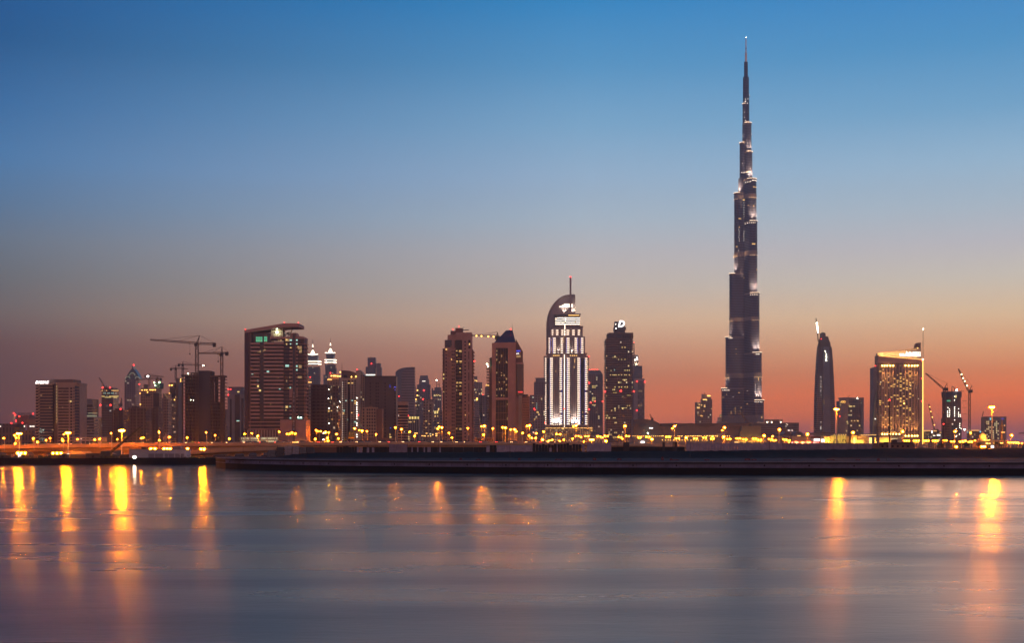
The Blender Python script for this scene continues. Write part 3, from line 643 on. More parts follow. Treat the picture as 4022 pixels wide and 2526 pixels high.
# ---- twin towers with bright crowns
for (lab, cx, cw, top, band, nt, sp, bl, wl) in (
    ('bright crowned twin tower with two light rings, half behind the canopy tower', 1227, 43, 1395, (1419.5, 1429.6), 41, 1332, (1195, 1259), 62),
    ('slim waisted twin tower with two light rings and a glowing crown', 1296.5, 40, 1389, (1413.6, 1423.2), 27, 1326, (1276, 1318), 43)):
    b = Bld('twin_tower', lab, 'building', cx, 2600, span=(cx-30, cx+30), phrase='the ringed twin tower', group='twin towers with bright crowns')
    k = b.k; FT = facade('twin_tower_glass', (.12, .13, .15), (.04, .05, .065), 3.4, 4, .5, .6, .07, (1, .8, .45), .6, 9, .5)
    def ringz(hw, y0, y1, hw2=None, m=FT, nm='wall', dep=14):
        h2 = hw2 or hw
        MB().prism([(-hw*k, 0), (hw*k, 0), (hw*k, dep), (-hw*k, dep)], b.z(y0), b.z(y1), [(-h2*k, 7-7*h2/hw), (h2*k, 7-7*h2/hw), (h2*k, 7+7*h2/hw), (-h2*k, 7+7*h2/hw)]).build(nm, m, b.e)
    ringz((bl[1]-bl[0])/2 if cx < 1250 else 24, 1745, 1440 if cx < 1250 else 1500, (wl-4)/2 if cx < 1250 else 19)
    if cx > 1250: ringz(17, 1500, 1432, 20)
    ringz(nt/2 * (1 if cx < 1250 else .8), band[1]+4, top, nt/2 * (1 if cx < 1250 else 1.2), BLUEC, 'neck')
    for bb in band: MB().box(-wl/2*k, wl/2*k, -1.5, 17, b.z(bb+1.6), b.z(bb-1.6)).build('light_ring', LEDW, b.e)
    for q in range(8):
        f = (q + .5) / 4 - 1; MB().box((f*cw/2-2.6)*k, (f*cw/2+2.6)*k, -1, 3, b.z(top + 1.5 - 4*abs(f)), b.z(top - 1.5 - 4*abs(f))).build('crown_petal', LEDW, b.e)
    for q, (hw, y) in enumerate(((10, top-5), (9, top-9), (7.5, top-13), (5, top-17), (2.6, top-20))):
        MB().lathe([(hw*k*.8, b.z(y+2)), (hw*k, b.z(y+.8)), (hw*k*.8, b.z(y-1.2))], 0, 5, 12).build('crown_tier', LEDW, b.e)
    MB().tube((0, 5, b.z(top-20)), (0, 5, b.z(sp)), .9, .3).build('spire', DSTEEL, b.e)
    MB().tube((0, 5, b.z(top-32)), (0, 5, b.z(top-44)), 1.7, .5).build('spire_light', LEDW, b.e)
    if cx > 1250: MB().box(-27*k, -10*k, 3, 14, b.z(1745), b.z(1472)).build('side_wing', BLUEC, b.e); MB().box(10*k, 23*k, 3, 14, b.z(1745), b.z(1446)).build('side_wing', BLUEC, b.e)

b = Bld('apartment_tower', 'tan block with a gold floodlit roof tucked behind the canopy tower', 'building', 1206, 1250, phrase='the gold roofed block', span=(1203, 1224))
b.box('wall', 1188, 1224, 1503, None, 0, 18, facade('tan_block_wall', (.26, .18, .15), wx=3, fz=3.3, fw=.4, fh=.5, lit=.06, seed=10)); b.box('floodlit_roof', 1192, 1223, 1484, 1503, 3, 14, CREAM); b.many('roof_light', [(1192, 1223, 1500.5, 1503)], GOLD, .5, 1.2); b.red([(1200,1433),(1219,1482)], 5)

b = Bld('unfinished_block', 'dark scaffolded block between the canopy tower and the tan grid hotel', 'building', 1275, 1150, span=(1205, 1334), phrase='the scaffolded block', group='dark unfinished blocks')
b.box('wall', 1222, 1298, 1511, None, 0, 20, DK); b.box('wing', 1298, 1338, 1516, None, 3, 20, facade('scaffold_wing', (.12, .075, .07), (.03,.02,.02), 3, 3.2, .5, .55, .06, (1, .7, .35), .7, 12))
for i, y in enumerate(frange(1520, 1735, 13)): b.box('scaffold_deck', 1206, 1224, y, y+2, -1.5, 4, DCONC, False)
for q in (1208, 1214, 1221): b.box('scaffold_post', q, q+1.6, 1520, None, -1.5, -1, DCONC, False)
b.many('floor_slab', bands(1224, 1292, 1522, 1740, 13, .15), CONC, .5)
b.light([(1293,1604),(1293,1663)], LAMPW, 2.6, -1); b.light([(1292,1530),(1291,1567),(1271,1701),(1271,1727),(1327,1600),(1335,1578)], LAMPW, 1.6, -1)
b.many('lit_window', [(1288,1294,1612,1618),(1300,1304,1612,1616),(1325,1328,1663,1667),(1300,1303,1564,1569),(1303,1306,1646,1649)], WINL, .3)
b.many('lit_sign', [(1267, 1274, 1702, 1705), (1267, 1274, 1726, 1729)], SIGNW, .4)

b = Bld('apartment_tower', 'slim tan tower with a row of gold roof lamps behind the scaffolded block', 'building', 1310, 1380, span=(1282, 1336), phrase='the gold lamp tower')
b.box('wall', 1282, 1340, 1491, None, 6, 22, MATS['tan_block_wall']); b.box('crown', 1286, 1336, 1468, 1491, 8, 18, TAN2)
b.light([(1299,1476),(1307,1476),(1312,1476),(1316,1476),(1323,1477),(1329,1477),(1334,1477)], AMBER, 5, 5, 'roof_lamp'); b.box('floodlit_stub', 1286, 1299, 1468, 1491, 5, 8, CREAM); b.many('roof_light', [(1284, 1301, 1489, 1492)], GOLD, .5, 4.5); b.red([(1296,1465)], 6, 4); b.light([(1334, 1461)], AMBER, 5, 5, 'roof_lamp')

# ---- tan grid hotel
b = Bld('hotel_tower', 'tan grid fronted hotel with a blank pylon and a dotted line of white lights', 'building', 1375, 1200, span=(1336, 1432), phrase='the tan grid hotel')
b.box('wall', 1338, 1402, 1485, None, 0, 20, CREAM, False); b.box('pylon', 1399, 1416, 1455, None, -.6, 6, CREAM, False); b.box('edge_pier', 1336, 1341, 1488, None, -.6, 4, CREAM, False)
b.slab('barrel_roof', [(1340,1485),(1402,1485),(1402,1468),(1390,1462),(1374,1457),(1356,1455),(1340,1455)], 2, 19, BROWN)
b.box('roof_pavilion', 1350, 1362, 1473, 1485, -.4, 2, GLASS, False)
b.slab('side_wall', [(1416,1745),(1433,1745),(1433,1480),(1416,1456)], 2, 20, facade('hotel_side', (.33, .25, .20), wx=2.4, fz=2.3, fw=.5, fh=.55, lit=.12, litcol=(1,.8,.4), strength=.5, seed=14))
b.many('window', grid((1349.5, 1358), 6.0, 1493, 1738, 9.0, .62) + grid((1384, 1395), 6.6, 1493, 1738, 9.0, .62), mat('hotel_pane', (.03,.02,.025), .3, noise=0), .05)
b.many('glass_strip', [(1366, 1376, 1493, 1738), (1404, 1409, 1493, 1738)], GLASS, .1)
b.light([(1345.5, y) for y in frange(1503, 1740, 9)], mat('tiny_white_light', (.5,.5,.5), .4, emit=(1,.85,.7), strength=2.2), 2.0, -.7, 'edge_light')
b.light([(1402, y) for y in (1564, 1582, 1590, 1600, 1609, 1618, 1627, 1636, 1645, 1663, 1672, 1708, 1717)], mat('dot_white_light', (.5,.5,.5), .4, emit=(1,.9,.8), strength=7), 3.2, -1.0, 'edge_light')
b.many('lit_window', [(1366,1374,1504,1507),(1392,1399,1574,1578),(1392,1399,1583,1587),(1346,1352,1622,1626),(1380,1384,1620,1624),(1380,1387,1504,1507)], WINL, .3); b.many('lit_window', [(1357,1361,1572,1577),(1381,1386,1572,1576),(1350,1353,1610,1617),(1391,1399,1656,1660),(1364,1367,1647,1651)], WINT, .3)
b.light([(1398,1480),(1381,1481)], AMBER, 5, -1, 'wall_lamp'); b.red([(1403,1452),(1408,1631)], 6); b.mast(1341, 1420, 1455, .25)
b.many('end_light', [(1396, 1400, 1476, 1483)], GOLDS, .4)

b = Bld('office_tower', 'windowless looking dark navy office tower with tiny blue lights', 'building', 1496, 1150, span=(1432, 1562), phrase='the navy tower')
FN = facade('navy_facade', (.030, .027, .045), (.012, .012, .022), 4.4, 4.4, .42, .45, .0, seed=15, wrough=.45)
b.box('wall', 1432, 1561, 1480, None, 0, 12, NAVY); b.box('front_panel', 1500, 1556, 1478, None, -.8, 0, NAVY, False); b.box('roof_edge', 1431, 1560, 1477, 1481, -.9, 12.5, DSTEEL)
b.many('window', grid((1455, 1478, 1486, 1513, 1552), 5, 1500, 1735, 13, .55), GLASS, .1, -.8)
b.many('lit_window', [(1531,1533.5,1513,1516),(1531,1533.5,1519,1523),(1548,1556,1519.5,1523),(1550,1553,1530,1534),(1533,1536,1680,1684)], WINB, .3, -.8); b.many('lit_window', [(1530,1538,1716,1720),(1531,1533,1704,1712)], WINY, .3, -.8)
b = Bld('hotel_block', 'low tan grid block standing before the dark navy tower', 'building', 1455, 1050, span=(1419, 1500), phrase='the low tan block')
b.box('wall', 1420, 1478, 1600, None, 0, 14, mat('sand_render', (.30, .22, .16), .8), False); b.box('side_wall', 1478, 1500, 1606, None, 2, 14, BROWN, False)
b.many('window', grid((1428, 1443, 1452, 1462, 1472), 5.6, 1603, 1735, 12.6, .6), GLASS, .1); b.box('podium', 1420, 1560, 1722, None, -6, 6, BROWN); b.box('roof_shed', 1446, 1458, 1595, 1600, 4, 10, BROWN, False)

b = Bld('glass_tower', 'blue grey stepped tower with a pale lit floor behind the navy tower', 'building', 1470, 2000, span=(1436, 1501), phrase='the stepped blue tower')
b.box('wall', 1436, 1477, 1441, None, 0, 20, BLUEC); b.box('upper_storeys', 1443, 1478, 1404, 1441, 3, 20, BLUEC); b.box('wing', 1477, 1497, 1426, None, 4, 22, GREY); b.box('wing', 1490, 1501, 1442, None, 6, 22, BLUEC); b.many('lit_floor', [(1437, 1474, 1471, 1474.5)], WINW, .5); b.many('lit_floor', [(1437, 1470, 1476, 1477)], WINT, .5); b.red([(1459,1429)], 6); b.mast(1455, 1399, 1404, .5)
b = Bld('sail_tower', 'pale tower with a curved sail shaped roof', 'building', 1590, 2000, span=(1553, 1628), phrase='the sail roofed tower')
arc = [(1553,1463),(1557,1457),(1564,1451.5),(1574,1447.5),(1586,1444.5),(1600,1443),(1628,1442)]
FS = facade('sail_facade', (.22, .19, .20), (.09, .085, .10), 60, 4.4, 1.0, .35, .0, seed=16)
b.slab('wall', [(1577,1745),(1628,1745),(1628,1442),(1600,1446),(1588,1452),(1580,1463),(1577,1478)], 0, 18, FS)
b.slab('curved_roof', [(1553,1745),(1577.5,1745),(1577.5,1478),(1581,1463),(1589,1452),(1601,1446),(1628,1441.8)] + arc[::-1][1:], 2, 20, BLUEC)
b.red([(1567,1557)], 5); b.mast(1617, 1440, 1443, .3)
b = Bld('round_tower', 'rounded tower striped with pale floor bands beside the navy tower', 'building', 1581, 1120, span=(1560, 1604), phrase='the striped round tower')
MB().lathe([(b.k*20, 0), (b.k*20, b.z(1580))], 0, 5, 24).build('glazing', GLASS, b.e); MB().lathe([(b.k*21.5, b.z(1592)), (b.k*21.5, b.z(1578))], 0, 5, 24).build('crown', TAN, b.e)
for y in frange(1603, 1745, 10.9): MB().lathe([(b.k*21.2, b.z(y+4.6)), (b.k*21.2, b.z(y-.8))], 0, 5, 24).build('floor_band', TAN, b.e)
b.many('lit_window', [(1566, 1569, 1632, 1634), (1589, 1591, 1697, 1699)], WINW, .3, -4.6)

# ---- the far hazy group in the middle
FH = [facade('far_wall_%s' % w, col, (.06, .055, .07), 4.2, 4, .5, .55, lit, (1, .75, .32), .8, 20 + i) for i, (w, col, lit) in enumerate((('mauve', (.20, .16, .17), .05), ('ash', (.23, .20, .20), .06), ('sand', (.30, .23, .18), .06), ('slate', (.16, .15, .18), .05)))]
b = Bld('far_tower', 'hazy stepped tower with two bright roof lamps right of the sail tower', 'building', 1622, 2600, span=(1603, 1645), phrase='the hazy lamp tower', group='hazy far towers')
b.box('wall', 1604, 1645, 1540, None, 0, 16, FH[0]); b.box('crown', 1626, 1634, 1516, 1540, 4, 12, GREY); b.light([(1613,1534),(1640,1534),(1634,1569),(1639,1554)], AMBER, 4.5, -1, 'roof_lamp')
b.many('lit_window', [(1616,1620,1580,1583),(1621,1625,1580,1583),(1626,1629,1580,1583),(1605,1609,1570,1572),(1632,1636,1591,1595),(1628,1631,1619,1622)], WINL, .4)
b = Bld('far_tower', 'hazy stepped tower with a bright slot window near its top', 'building', 1665, 2600, span=(1638, 1692), phrase='the slotted tower', group='hazy far towers')
b.box('wall', 1638, 1692, 1511, None, 0, 18, FH[3]); b.box('shoulder', 1646, 1684, 1488, 1511, 2, 16, GREY, False)
for a, bb, t, bt in ((1649, 1658, 1475, 1500), (1671, 1680, 1475, 1500), (1658, 1671, 1475, 1496)): b.box('top_frame', a, bb, t, bt, 2.5, 8, GREY, False)
b.many('slot_light', [(1658, 1671, 1496.5, 1499)], WINW, .3, 2); b.red([(1665,1534),(1662,1569)], 8); b.many('dark_panel', [(1656, 1676, 1504, 1540)], BLUEC, .3)
b = Bld('far_tower', 'hazy tower with a pair of thin roof spires and a lamp', 'building', 1718, 2600, span=(1700, 1738), phrase='the twin spire tower', group='hazy far towers')
b.box('wall', 1698, 1736, 1534, None, 0, 16, FH[1]); b.box('shoulder', 1706, 1732, 1522, 1534, 2, 14, GREY, False); b.box('shoulder', 1695, 1700, 1525, 1560, 2, 10, GREY, False); b.mast(1714.5, 1494, 1522, .9); b.mast(1724.5, 1494, 1522, .9); MB().box(b.x(1714), b.x(1725), 3.5, 4.5, b.z(1511), b.z(1509)).build('spire_link', DSTEEL, b.e); b.light([(1715,1494)], LAMPW, 4, 3, 'roof_lamp')
b.many('lit_window', [(1705+q*4, 1708+q*4, 1550 + (q % 2)*3, 1553 + (q % 2)*3) for q in range(6)], WINY, .4); b.light([(1723,1606),(1723,1612)], GOLDS, 5, -1, 'wall_lamp')
b = Bld('apartment_block', 'pale block with four big glowing yellow windows under its roof', 'building', 1625, 1750, span=(1602, 1650), phrase='the yellow windowed block')
b.box('wall', 1600, 1650, 1637, None, 0, 14, facade('cream_ribs', (.30, .25, .2), (.10, .08, .07), 3, 30, .4, .9, .0, seed=30)); b.many('lit_window', [(1607,1613,1637,1646.5),(1617,1624,1637,1646.5),(1628,1635,1637,1646.5),(1640,1645,1637,1646.5)], WINY, .4); b.many('lit_window', [(1603,1605,1656,1660),(1608,1611,1656,1660),(1613,1616,1656,1660),(1625,1628,1655,1659)], WINL, .4); b.red([(1604,1634)], 6); b.many('lit_window', [(1603,1608,1715+i*8,1719+i*8) for i in range(4)], WINY, .4); b.many('lit_sign', [(1627, 1640, 1701, 1704)], GOLD, .3)
b = Bld('apartment_block', 'tan residential block with a framed front and scattered lit windows', 'building', 1685, 1700, span=(1662, 1708), phrase='the framed tan block')
b.box('wall', 1662, 1706, 1569, None, 0, 14, FH[2]); b.box('frame', 1680, 1702, 1580, 1584, -1, 0, CREAM, False); b.box('frame', 1680, 1683, 1584, None, -1, 0, CREAM, False); b.box('frame', 1699, 1702, 1584, None, -1, 0, CREAM, False); b.many('lit_window', [(1682,1687,1613,1617),(1672,1675,1653,1657),(1684,1687,1664,1667),(1672,1675,1679,1682),(1701,1704,1653,1655)], WINL, .4)
b = Bld('apartment_block', 'lower block with two square glowing windows beside the tall tan tower', 'building', 1715, 1650, span=(1706, 1738), phrase='the square windowed block')
b.box('wall', 1704, 1738, 1612, None, 0, 12, FH[1]); b.many('lit_window', [(1706,1712,1615,1625),(1715,1721,1615,1625)], WINY, .4); b.many('lit_window', [(1707,1711,1633,1638),(1718,1721,1633,1637),(1719,1723,1660,1664)], WINL, .4)

# ---- tall tan tower
b = Bld('apartment_tower', 'tall tan residential tower with stepped roof and a dark balcony stack', 'building', 1800, 1050, span=(1736, 1864), phrase='the tall tan tower')
P = 13.85
b.box('wall', 1746, 1791, 1335, None, 1, 22, TAN2, False); b.box('wall', 1791, 1853, 1306, None, 0, 20, TAN2, False)
b.box('balcony_stack', 1790, 1815, 1336, None, -.15, 2, GLASS, False); b.box('roof_tier', 1757, 1791, 1322, 1335, 3, 20, TAN2, False); b.box('roof_tier', 1757, 1791, 1313, 1322, 5, 18, TAN2, False)
b.box('roof_block', 1768, 1787, 1297, 1313, 6, 16, BROWN, False); b.box('roof_block', 1787, 1815, 1286, 1306, 6, 16, BROWN, False)
b.box('side_balconies', 1738, 1746, 1368, None, 3, 18, BROWN, False)
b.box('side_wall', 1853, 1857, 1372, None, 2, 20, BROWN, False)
b.box('roof_glass', 1748, 1774, 1336, 1364, .7, 2, GLASSB, False); b.many('roof_glass', [(1786, 1806, 1338, 1366)], GLASS, .4, 0)
ys = frange(1376, 1742, P)
for y in ys:
    b.box('balcony', 1791, 1815, y + 4, y + 7, -1.3, 0, BROWN, False); b.box('end_balcony', 1736.5, 1739, y + 3, y + 8, 2, 16, TAN2, False); b.box('end_balcony', 1857, 1862, y + 3, y + 8, 3, 16, TAN2, False)
    MB().lathe([(b.k*9, b.z(y+8)), (b.k*9, b.z(y+4.5))], b.x(1764), 1.2, 12).build('bow_balcony', TAN2, b.e)
b.many('window', [(1824, 1830, y, y+6) for y in frange(1340, 1742, P)], GLASS, .1)
b.many('window', [(a, a+4, y, y+7) for y in ys for a in (1750, 1774, 1781)], GLASS, .1, 1); b.many('slit_window', [(1840, 1843, y, y+32) for y in frange(1380, 1735, 41.5)] + [(1839, 1848, 1336, 1352), (1839, 1848, 1360, 1370)], GLASS, .1)
b.many('lit_window', [(1792,1796,1377,1383),(1803,1813,1377,1384),(1792,1797,1393,1398),(1792,1799,1418,1425),(1805,1814,1418,1425),(1804,1810,1447,1452),(1805,1809,1461,1466),(1792,1800,1502,1508),(1803,1814,1502,1508),(1792,1796,1516,1522),(1805,1811,1516,1521),(1792,1795,1531,1536),(1804,1814,1544,1551),(1804,1808,1601,1605),(1804,1808,1572,1577),(1804,1813,1683,1689),(1791,1796,1683,1688),(1842,1846,1349,1355),(1772,1774.5,1409,1415),(1750,1756,1370,1375),(1826,1830,1630,1633)], WINL, .35)
b.many('lit_window', [(1741,1744,1468,1474),(1741,1744,1484,1490),(1742,1744,1537,1541)], WINY, .4, 2)
b.red([(1778,1291),(1801.5,1280)], 6, 5); b.red([(1863,1418)], 7, 3); MB().tube((b.x(1816), 10, b.z(1293)), (b.x(1840), 10, b.z(1292)), .35).tube((b.x(1817), 10, b.z(1306)), (b.x(1817), 10, b.z(1281)), .2).build('roof_davit', DSTEEL, b.e)

b = Bld('far_tower', 'hazy tower with a warm lamp halfway up, right of the tall tan tower', 'building', 1879, 2300, span=(1862, 1895), phrase='the hazy gap tower', group='hazy far towers')
b.box('wall', 1860, 1894, 1502, None, 0, 16, FH[1]); b.box('crown', 1862, 1875, 1478, 1502, 3, 12, GREY); b.light([(1865,1495),(1872,1497)], GOLDS, 6, -1, 'wall_lamp'); b.light([(1874,1566),(1873,1571)], AMBER, 5, -1, 'wall_lamp'); b.many('lit_window', [(1868,1871,1540,1544),(1890,1894,1541,1544)], WINL, .4)
b = Bld('far_tower', 'hazy low tower with a red roof glow beside the scaffolded slab', 'building', 1905, 2300, span=(1888, 1918), phrase='the low hazy tower', group='hazy far towers')
b.box('wall', 1886, 1922, 1553, None, 0, 16, FH[0]); b.box('crown', 1904, 1922, 1520, 1553, 4, 14, GREY); b.light([(1911,1513),(1918,1515)], GOLDS, 7, 2, 'roof_lamp'); b.red([(1896,1551)], 4)
b = Bld('striped_block', 'small pale striped block low in the gap right of the tall tan tower', 'building', 1872, 1500, span=(1860, 1884), phrase='the small striped block')
b.box('wall', 1855, 1874, 1601, None, 2, 12, GREY); b.box('wing', 1855, 1884, 1631, None, 0, 12, GREY); b.many('window_band', bands(1862, 1882, 1640, 1740, 9, .45), mat('shaded_pane', (.07,.065,.08), .4, noise=0), .2)

b = Bld('concrete_frame', 'narrow scaffolded slab with a green work light left of the pointed office tower', 'building', 1925, 1000, span=(1912, 1932), phrase='the scaffolded slab')
b.box('core', 1921, 1940, 1440, None, 1, 12, BROWN, False); b.box('upper_scaffold', 1924, 1936, 1404, 1440, 3, 10, mat('green_netting', (.05, .09, .06), .9), False)
for i, y in enumerate(frange(1448, 1735, 11.5)): b.box('floor_slab', 1910 + (i % 3), 1922, y, y + 2, .5, 8, CONC, False)
for q in (1912, 1917): b.box('scaffold_post', q, q+1.4, 1440, None, .3, .8, DCONC, False)
for y in (1408, 1416, 1424): b.box('scaffold_deck', 1920, 1930, y, y+1.6, 1, 6, DCONC, False)
b.light([(1913,1431)], LAMPG, 5, 0); b.light([(1917.6,1439.5)], LAMPG, 3, 0)

# ---- pointed office tower
b = Bld('office_tower', 'brown office tower with a pointed blue roof and a tall glass strip', 'building', 1990, 950, span=(1932, 2057), phrase='the pointed office tower')
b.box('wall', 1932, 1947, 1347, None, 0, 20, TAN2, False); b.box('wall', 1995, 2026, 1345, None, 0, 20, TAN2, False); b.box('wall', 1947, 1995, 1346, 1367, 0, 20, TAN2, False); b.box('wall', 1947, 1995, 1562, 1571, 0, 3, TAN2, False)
b.box('glass_strip', 1946, 1996, 1366, None, 1.2, 18, GLASS, False)
b.many('mullion', [(a, a+.8, 1368, 1562) for a in (1957, 1967, 1977, 1986)] + [(a, a+.8, 1571, 1740) for a in (1957, 1967, 1977, 1986)] + [(1947, 1995, y, y+1.6) for y in (1483, 1509, 1535, 1596, 1622, 1648, 1674, 1700)], BROWN, .4, 1.2)
vs = [(1942,1346,2),(2025,1345,0),(2052,1380,16),(1944,1346,19),(1987,1294,8),(2013,1292,8)]
mb = MB().add([(b.x(a), d, b.z(y)) for a, y, d in ((1940,1347,.5),(2026,1346,.5),(2026,1346,19),(1940,1347,19),(1987,1294,9),(2013,1292,9))], [(0,1,5,4),(1,2,5),(2,3,4,5),(3,0,4),(0,3,2,1)]); mb.build('pyramid_roof', mat('blue_roof_glass', (.03, .045, .10), .25, noise=0), b.e)
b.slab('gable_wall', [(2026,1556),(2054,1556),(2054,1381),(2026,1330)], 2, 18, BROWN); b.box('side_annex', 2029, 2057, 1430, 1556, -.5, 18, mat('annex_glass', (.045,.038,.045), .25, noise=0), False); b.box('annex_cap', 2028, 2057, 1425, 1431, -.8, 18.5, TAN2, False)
b.many('lit_window', [(1950,1953,1375,1382),(1949,1953,1389,1397),(1949,1953,1409,1417),(1968,1972,1394,1402),(1960,1963,1420,1426),(1987,1991,1419,1426),(1949,1953,1461,1468),(1968,1972,1463,1466),(1968,1972,1472,1477),(1978,1982,1471,1478),(1987,1992,1485,1492),(1960,1963,1499,1505),(1978,1982,1498,1504),(1987,1991,1509,1515),(1949,1953,1527,1533),(1960,1964,1525,1532),(1968,1972,1524,1531),(1987,1991,1528,1533),(1949,1953,1552,1557),(1968,1972,1550,1556),(1978,1981,1552,1556),(1991,1994,1585,1591),(1991,1994,1640,1650)], WIND, .3, 1.0)
b.many('sign_glow', [(2028, 2044, 1376, 1381)], WINB, .3, 1.5); b.light([(2028,1390),(2030,1388),(2031.5,1390),(2033,1387.5),(2035,1390),(2037,1386),(2037.5,1390)], SIGNW, 1.8, 1.3, 'sign_lettering'); b.many('lit_floor', [(2028, 2045, 1395, 1404)], WIND, .3, 1.8); b.many('red_sign', [(2035, 2053, 1538, 1543)], mat('red_glow_sign', (.3,.02,.02), .4, emit=(1,.05,.05), strength=1.2), .4, -.5)
b.red([(2006,1291)], 7, 5); b.mast(2012, 1271, 1293, .2); b.box('white_pillar', 2037, 2050, 1556, None, -1, 4, CREAM, False); b.box('low_wing', 2025, 2037, 1558, None, 1, 12, TAN2, False)
b = Bld('office_block', 'dark brown banded block at the foot of the pointed office tower', 'building', 2065, 940, span=(2050, 2082), phrase='the brown banded block')
b.box('wall', 2050, 2080, 1557, None, 3, 16, BROWN); b.many('floor_line', bands(2052, 2078, 1566, 1735, 10, .12), TAN2, .3, 3)
mb = MB(); [mb.ball((b.x(q), 8, b.z(1553)), 1.1, 1, 7, 4) for q in (2060, 2066, 2071)]; mb.build('roof_dishes', DSTEEL, b.e)
b = Bld('far_tower', 'grey stepped tower with a flat cap close left of the bright white tower', 'building', 2112, 1900, span=(2080, 2137), phrase='the grey stepped tower', group='hazy far towers')
b.box('wall', 2080, 2140, 1552, None, 0, 18, FH[1]); b.box('upper_storeys', 2097, 2142, 1500, 1552, 3, 18, FH[3]); b.box('crown', 2104, 2142, 1487, 1500, 5, 18, GREY); b.box('roof_cap', 2102, 2143, 1484, 1487, 4, 19, BLUEC)
b.many('lit_window', [(2107,2109,1583+i*5,1585+i*5) for i in range(6)] + [(2091,2096,1560,1563)], WINT, .4); b.many('lit_window', [(2108,2116,1618,1622),(2090,2095,1582,1584),(2098,2102,1646,1649)], WINY, .4); b.red([(2098,1606),(2100,1610)], 5); b.mast(2109, 1494, 1500, .6)

# ---- the bright white floodlit hotel with the sail and spire
b = Bld('hotel_tower', 'stepped hotel tower glowing with white light bars under a curved sail and spire', 'building', 2225, 2230, span=(2130, 2350), phrase='the bright white hotel')
ADW = mat('floodlit_cladding', (.30, .24, .22), .7)
sail = [(2149,1390),(2149,1300),(2150,1266),(2153,1245),(2159,1225),(2168,1206),(2180,1189),(2195,1174),(2212,1163.5),(2228,1159),(2244,1157),(2259,1157),(2260,1232),(2262,1390)]
b.slab('sail', sail[::-1], 10, 17, mat('sail_cladding', (.30, .26, .26), .6))
sr = sail[:-2]; mb = MB()
for (a, y), (a2, y2) in zip(sr, sr[1:]): mb.tube((b.x(a), 9, b.z(y)), (b.x(a2), 9, b.z(y2)), 1.6, n=6)
mb.build('sail_rim', ADW, b.e); b.box('sail_edge', 2257.5, 2260.5, 1157, 1235, 8, 10, CREAM, False)
b.box('spire', 2238, 2245, 1087, 1220, 6.5, 9.6, ADW, False); b.red([(2240,1085),(2243,1086)], 5, 6)
b.many('light_bar', [(2216,2250,1192.5,1195.5),(2208,2250,1197,1200),(2198,2210,1201,1204),(2212,2250,1201,1204)], LED, 1, 9)
b.box('wall', 2177, 2278, 1236, 1290, 0, 16, DCONC, False); b.box('roof_slab', 2176, 2281, 1232.5, 1236, -2, 18, ADW, False); b.many('roof_glow', [(2232, 2275, 1237, 1240)], GOLDS, .3)
b.many('light_bar', [(2181,2186,1249.6,1252.2),(2188,2278,1248,1250.6),(2181,2207,1256.5,1259),(2209,2258,1255.8,1258.4),(2260,2278,1256,1258.6),(2181,2218,1265,1267.6),(2221,2258,1264.4,1267),(2261,2278,1264.4,1267),(2181,2278,1272.6,1275.2)], LED, 1)
b.many('light_post', [(2219.6, 2222, 1247, 1262), (2217, 2219.6, 1276, 1294), (2217, 2219.6, 1297, 1306), (2217, 2219.6, 1308, 1318)], LED, 1.4, -.2)
W1 = ADW; b.box('wall', 2162, 2289, 1287, 1322, -.5, 18, W1, False); b.box('ledge', 2166, 2291, 1281, 1284, -1, 18, W1, False); b.box('wall', 2168, 2285, 1284, 1287, 0, 18, BROWN, False)
b.box('wall', 2152, 2298, 1322, 1389, -1, 20, W1, False); b.box('ledge', 2145, 2306, 1387.5, 1390, -3, 22, W1, False); b.box('wall', 2148, 2303, 1390, 1402, -1.5, 22, W1, False)
b.box('main_shaft', 2137, 2313, 1402, None, -3, 24, W1, False); b.box('ledge', 2136, 2314.5, 1399.5, 1402, -3.6, 24, W1, False)
b.many('niche_light', [(a, a+4, 1395.5, 1399) for a in (2172,2179,2186,2193,2238,2246,2254,2262)], GOLDS, .4, -1.5)
P = 8.05; ys = frange(1408, 1667, P)
b.many('window', grid((2174, 2181, 2188, 2195), 3.4, 1408, 1667, P, .5, .2) + grid((2241.5, 2248, 2256, 2264), 3.4, 1408, 1667, P, .5, .2), GLASS, .2, -3)
b.box('dark_bay', 2147, 2160, 1408, 1668, -3.15, -3, GLASS, False); b.box('dark_bay', 2279, 2297, 1408, 1668, -3.15, -3, GLASS, False); b.box('dark_bay', 2209, 2214, 1408, 1668, -3.15, -3, GLASS, False); b.box('dark_bay', 2220, 2226, 1408, 1668, -3.15, -3, GLASS, False)
bars = [(cx - w/2, cx + w/2, y, y + 1.7) for y in ys for cx, w in ((2143, 5), (2165.5, 11), (2202.4, 9), (2231.7, 11), (2272.6, 10.5), (2301.7, 9)) if random.random() > .025]
b.many('light_bar', bars, LED, .9, -3)
b.many('blue_pane', [(cx - w/2, cx + w/2, y + 2.8, y + 7.6) for y in ys for cx, w in ((2160.8, 2), (2206.5, 2.2), (2227.5, 2.6), (2278.5, 2.4), (2297.5, 2.2))], BLED, .3, -3)
b.many('light_post', [(2215.4, 2217.4, 1394, 1678)], LED, 1.6, -3.2)
bars = [(cx - w/2, cx + w/2, y, y + 1.7) for y in frange(1329, 1387, 8.1) for cx, w in ((2157.5, 5), (2177.5, 11), (2206.5, 9), (2231, 11), (2262, 10), (2286.5, 9))]
bars += [(cx - w/2, cx + w/2, y, y + 1.7) for y in (1297.5, 1305.5, 1313.5) for cx, w in ((2170, 6), (2188.5, 9), (2209, 8), (2230, 10), (2252, 9.5), (2273.5, 8))]
b.many('upper_light_bar', bars, LED, .9, -1)
b.many('upper_window', grid((2187, 2193, 2200, 2240, 2246, 2252), 3.2, 1326, 1387, 8.1, .5) + grid((2198, 2220, 2242, 2263), 6, 1294, 1318, 8, .5), GLASS, .2, -1)
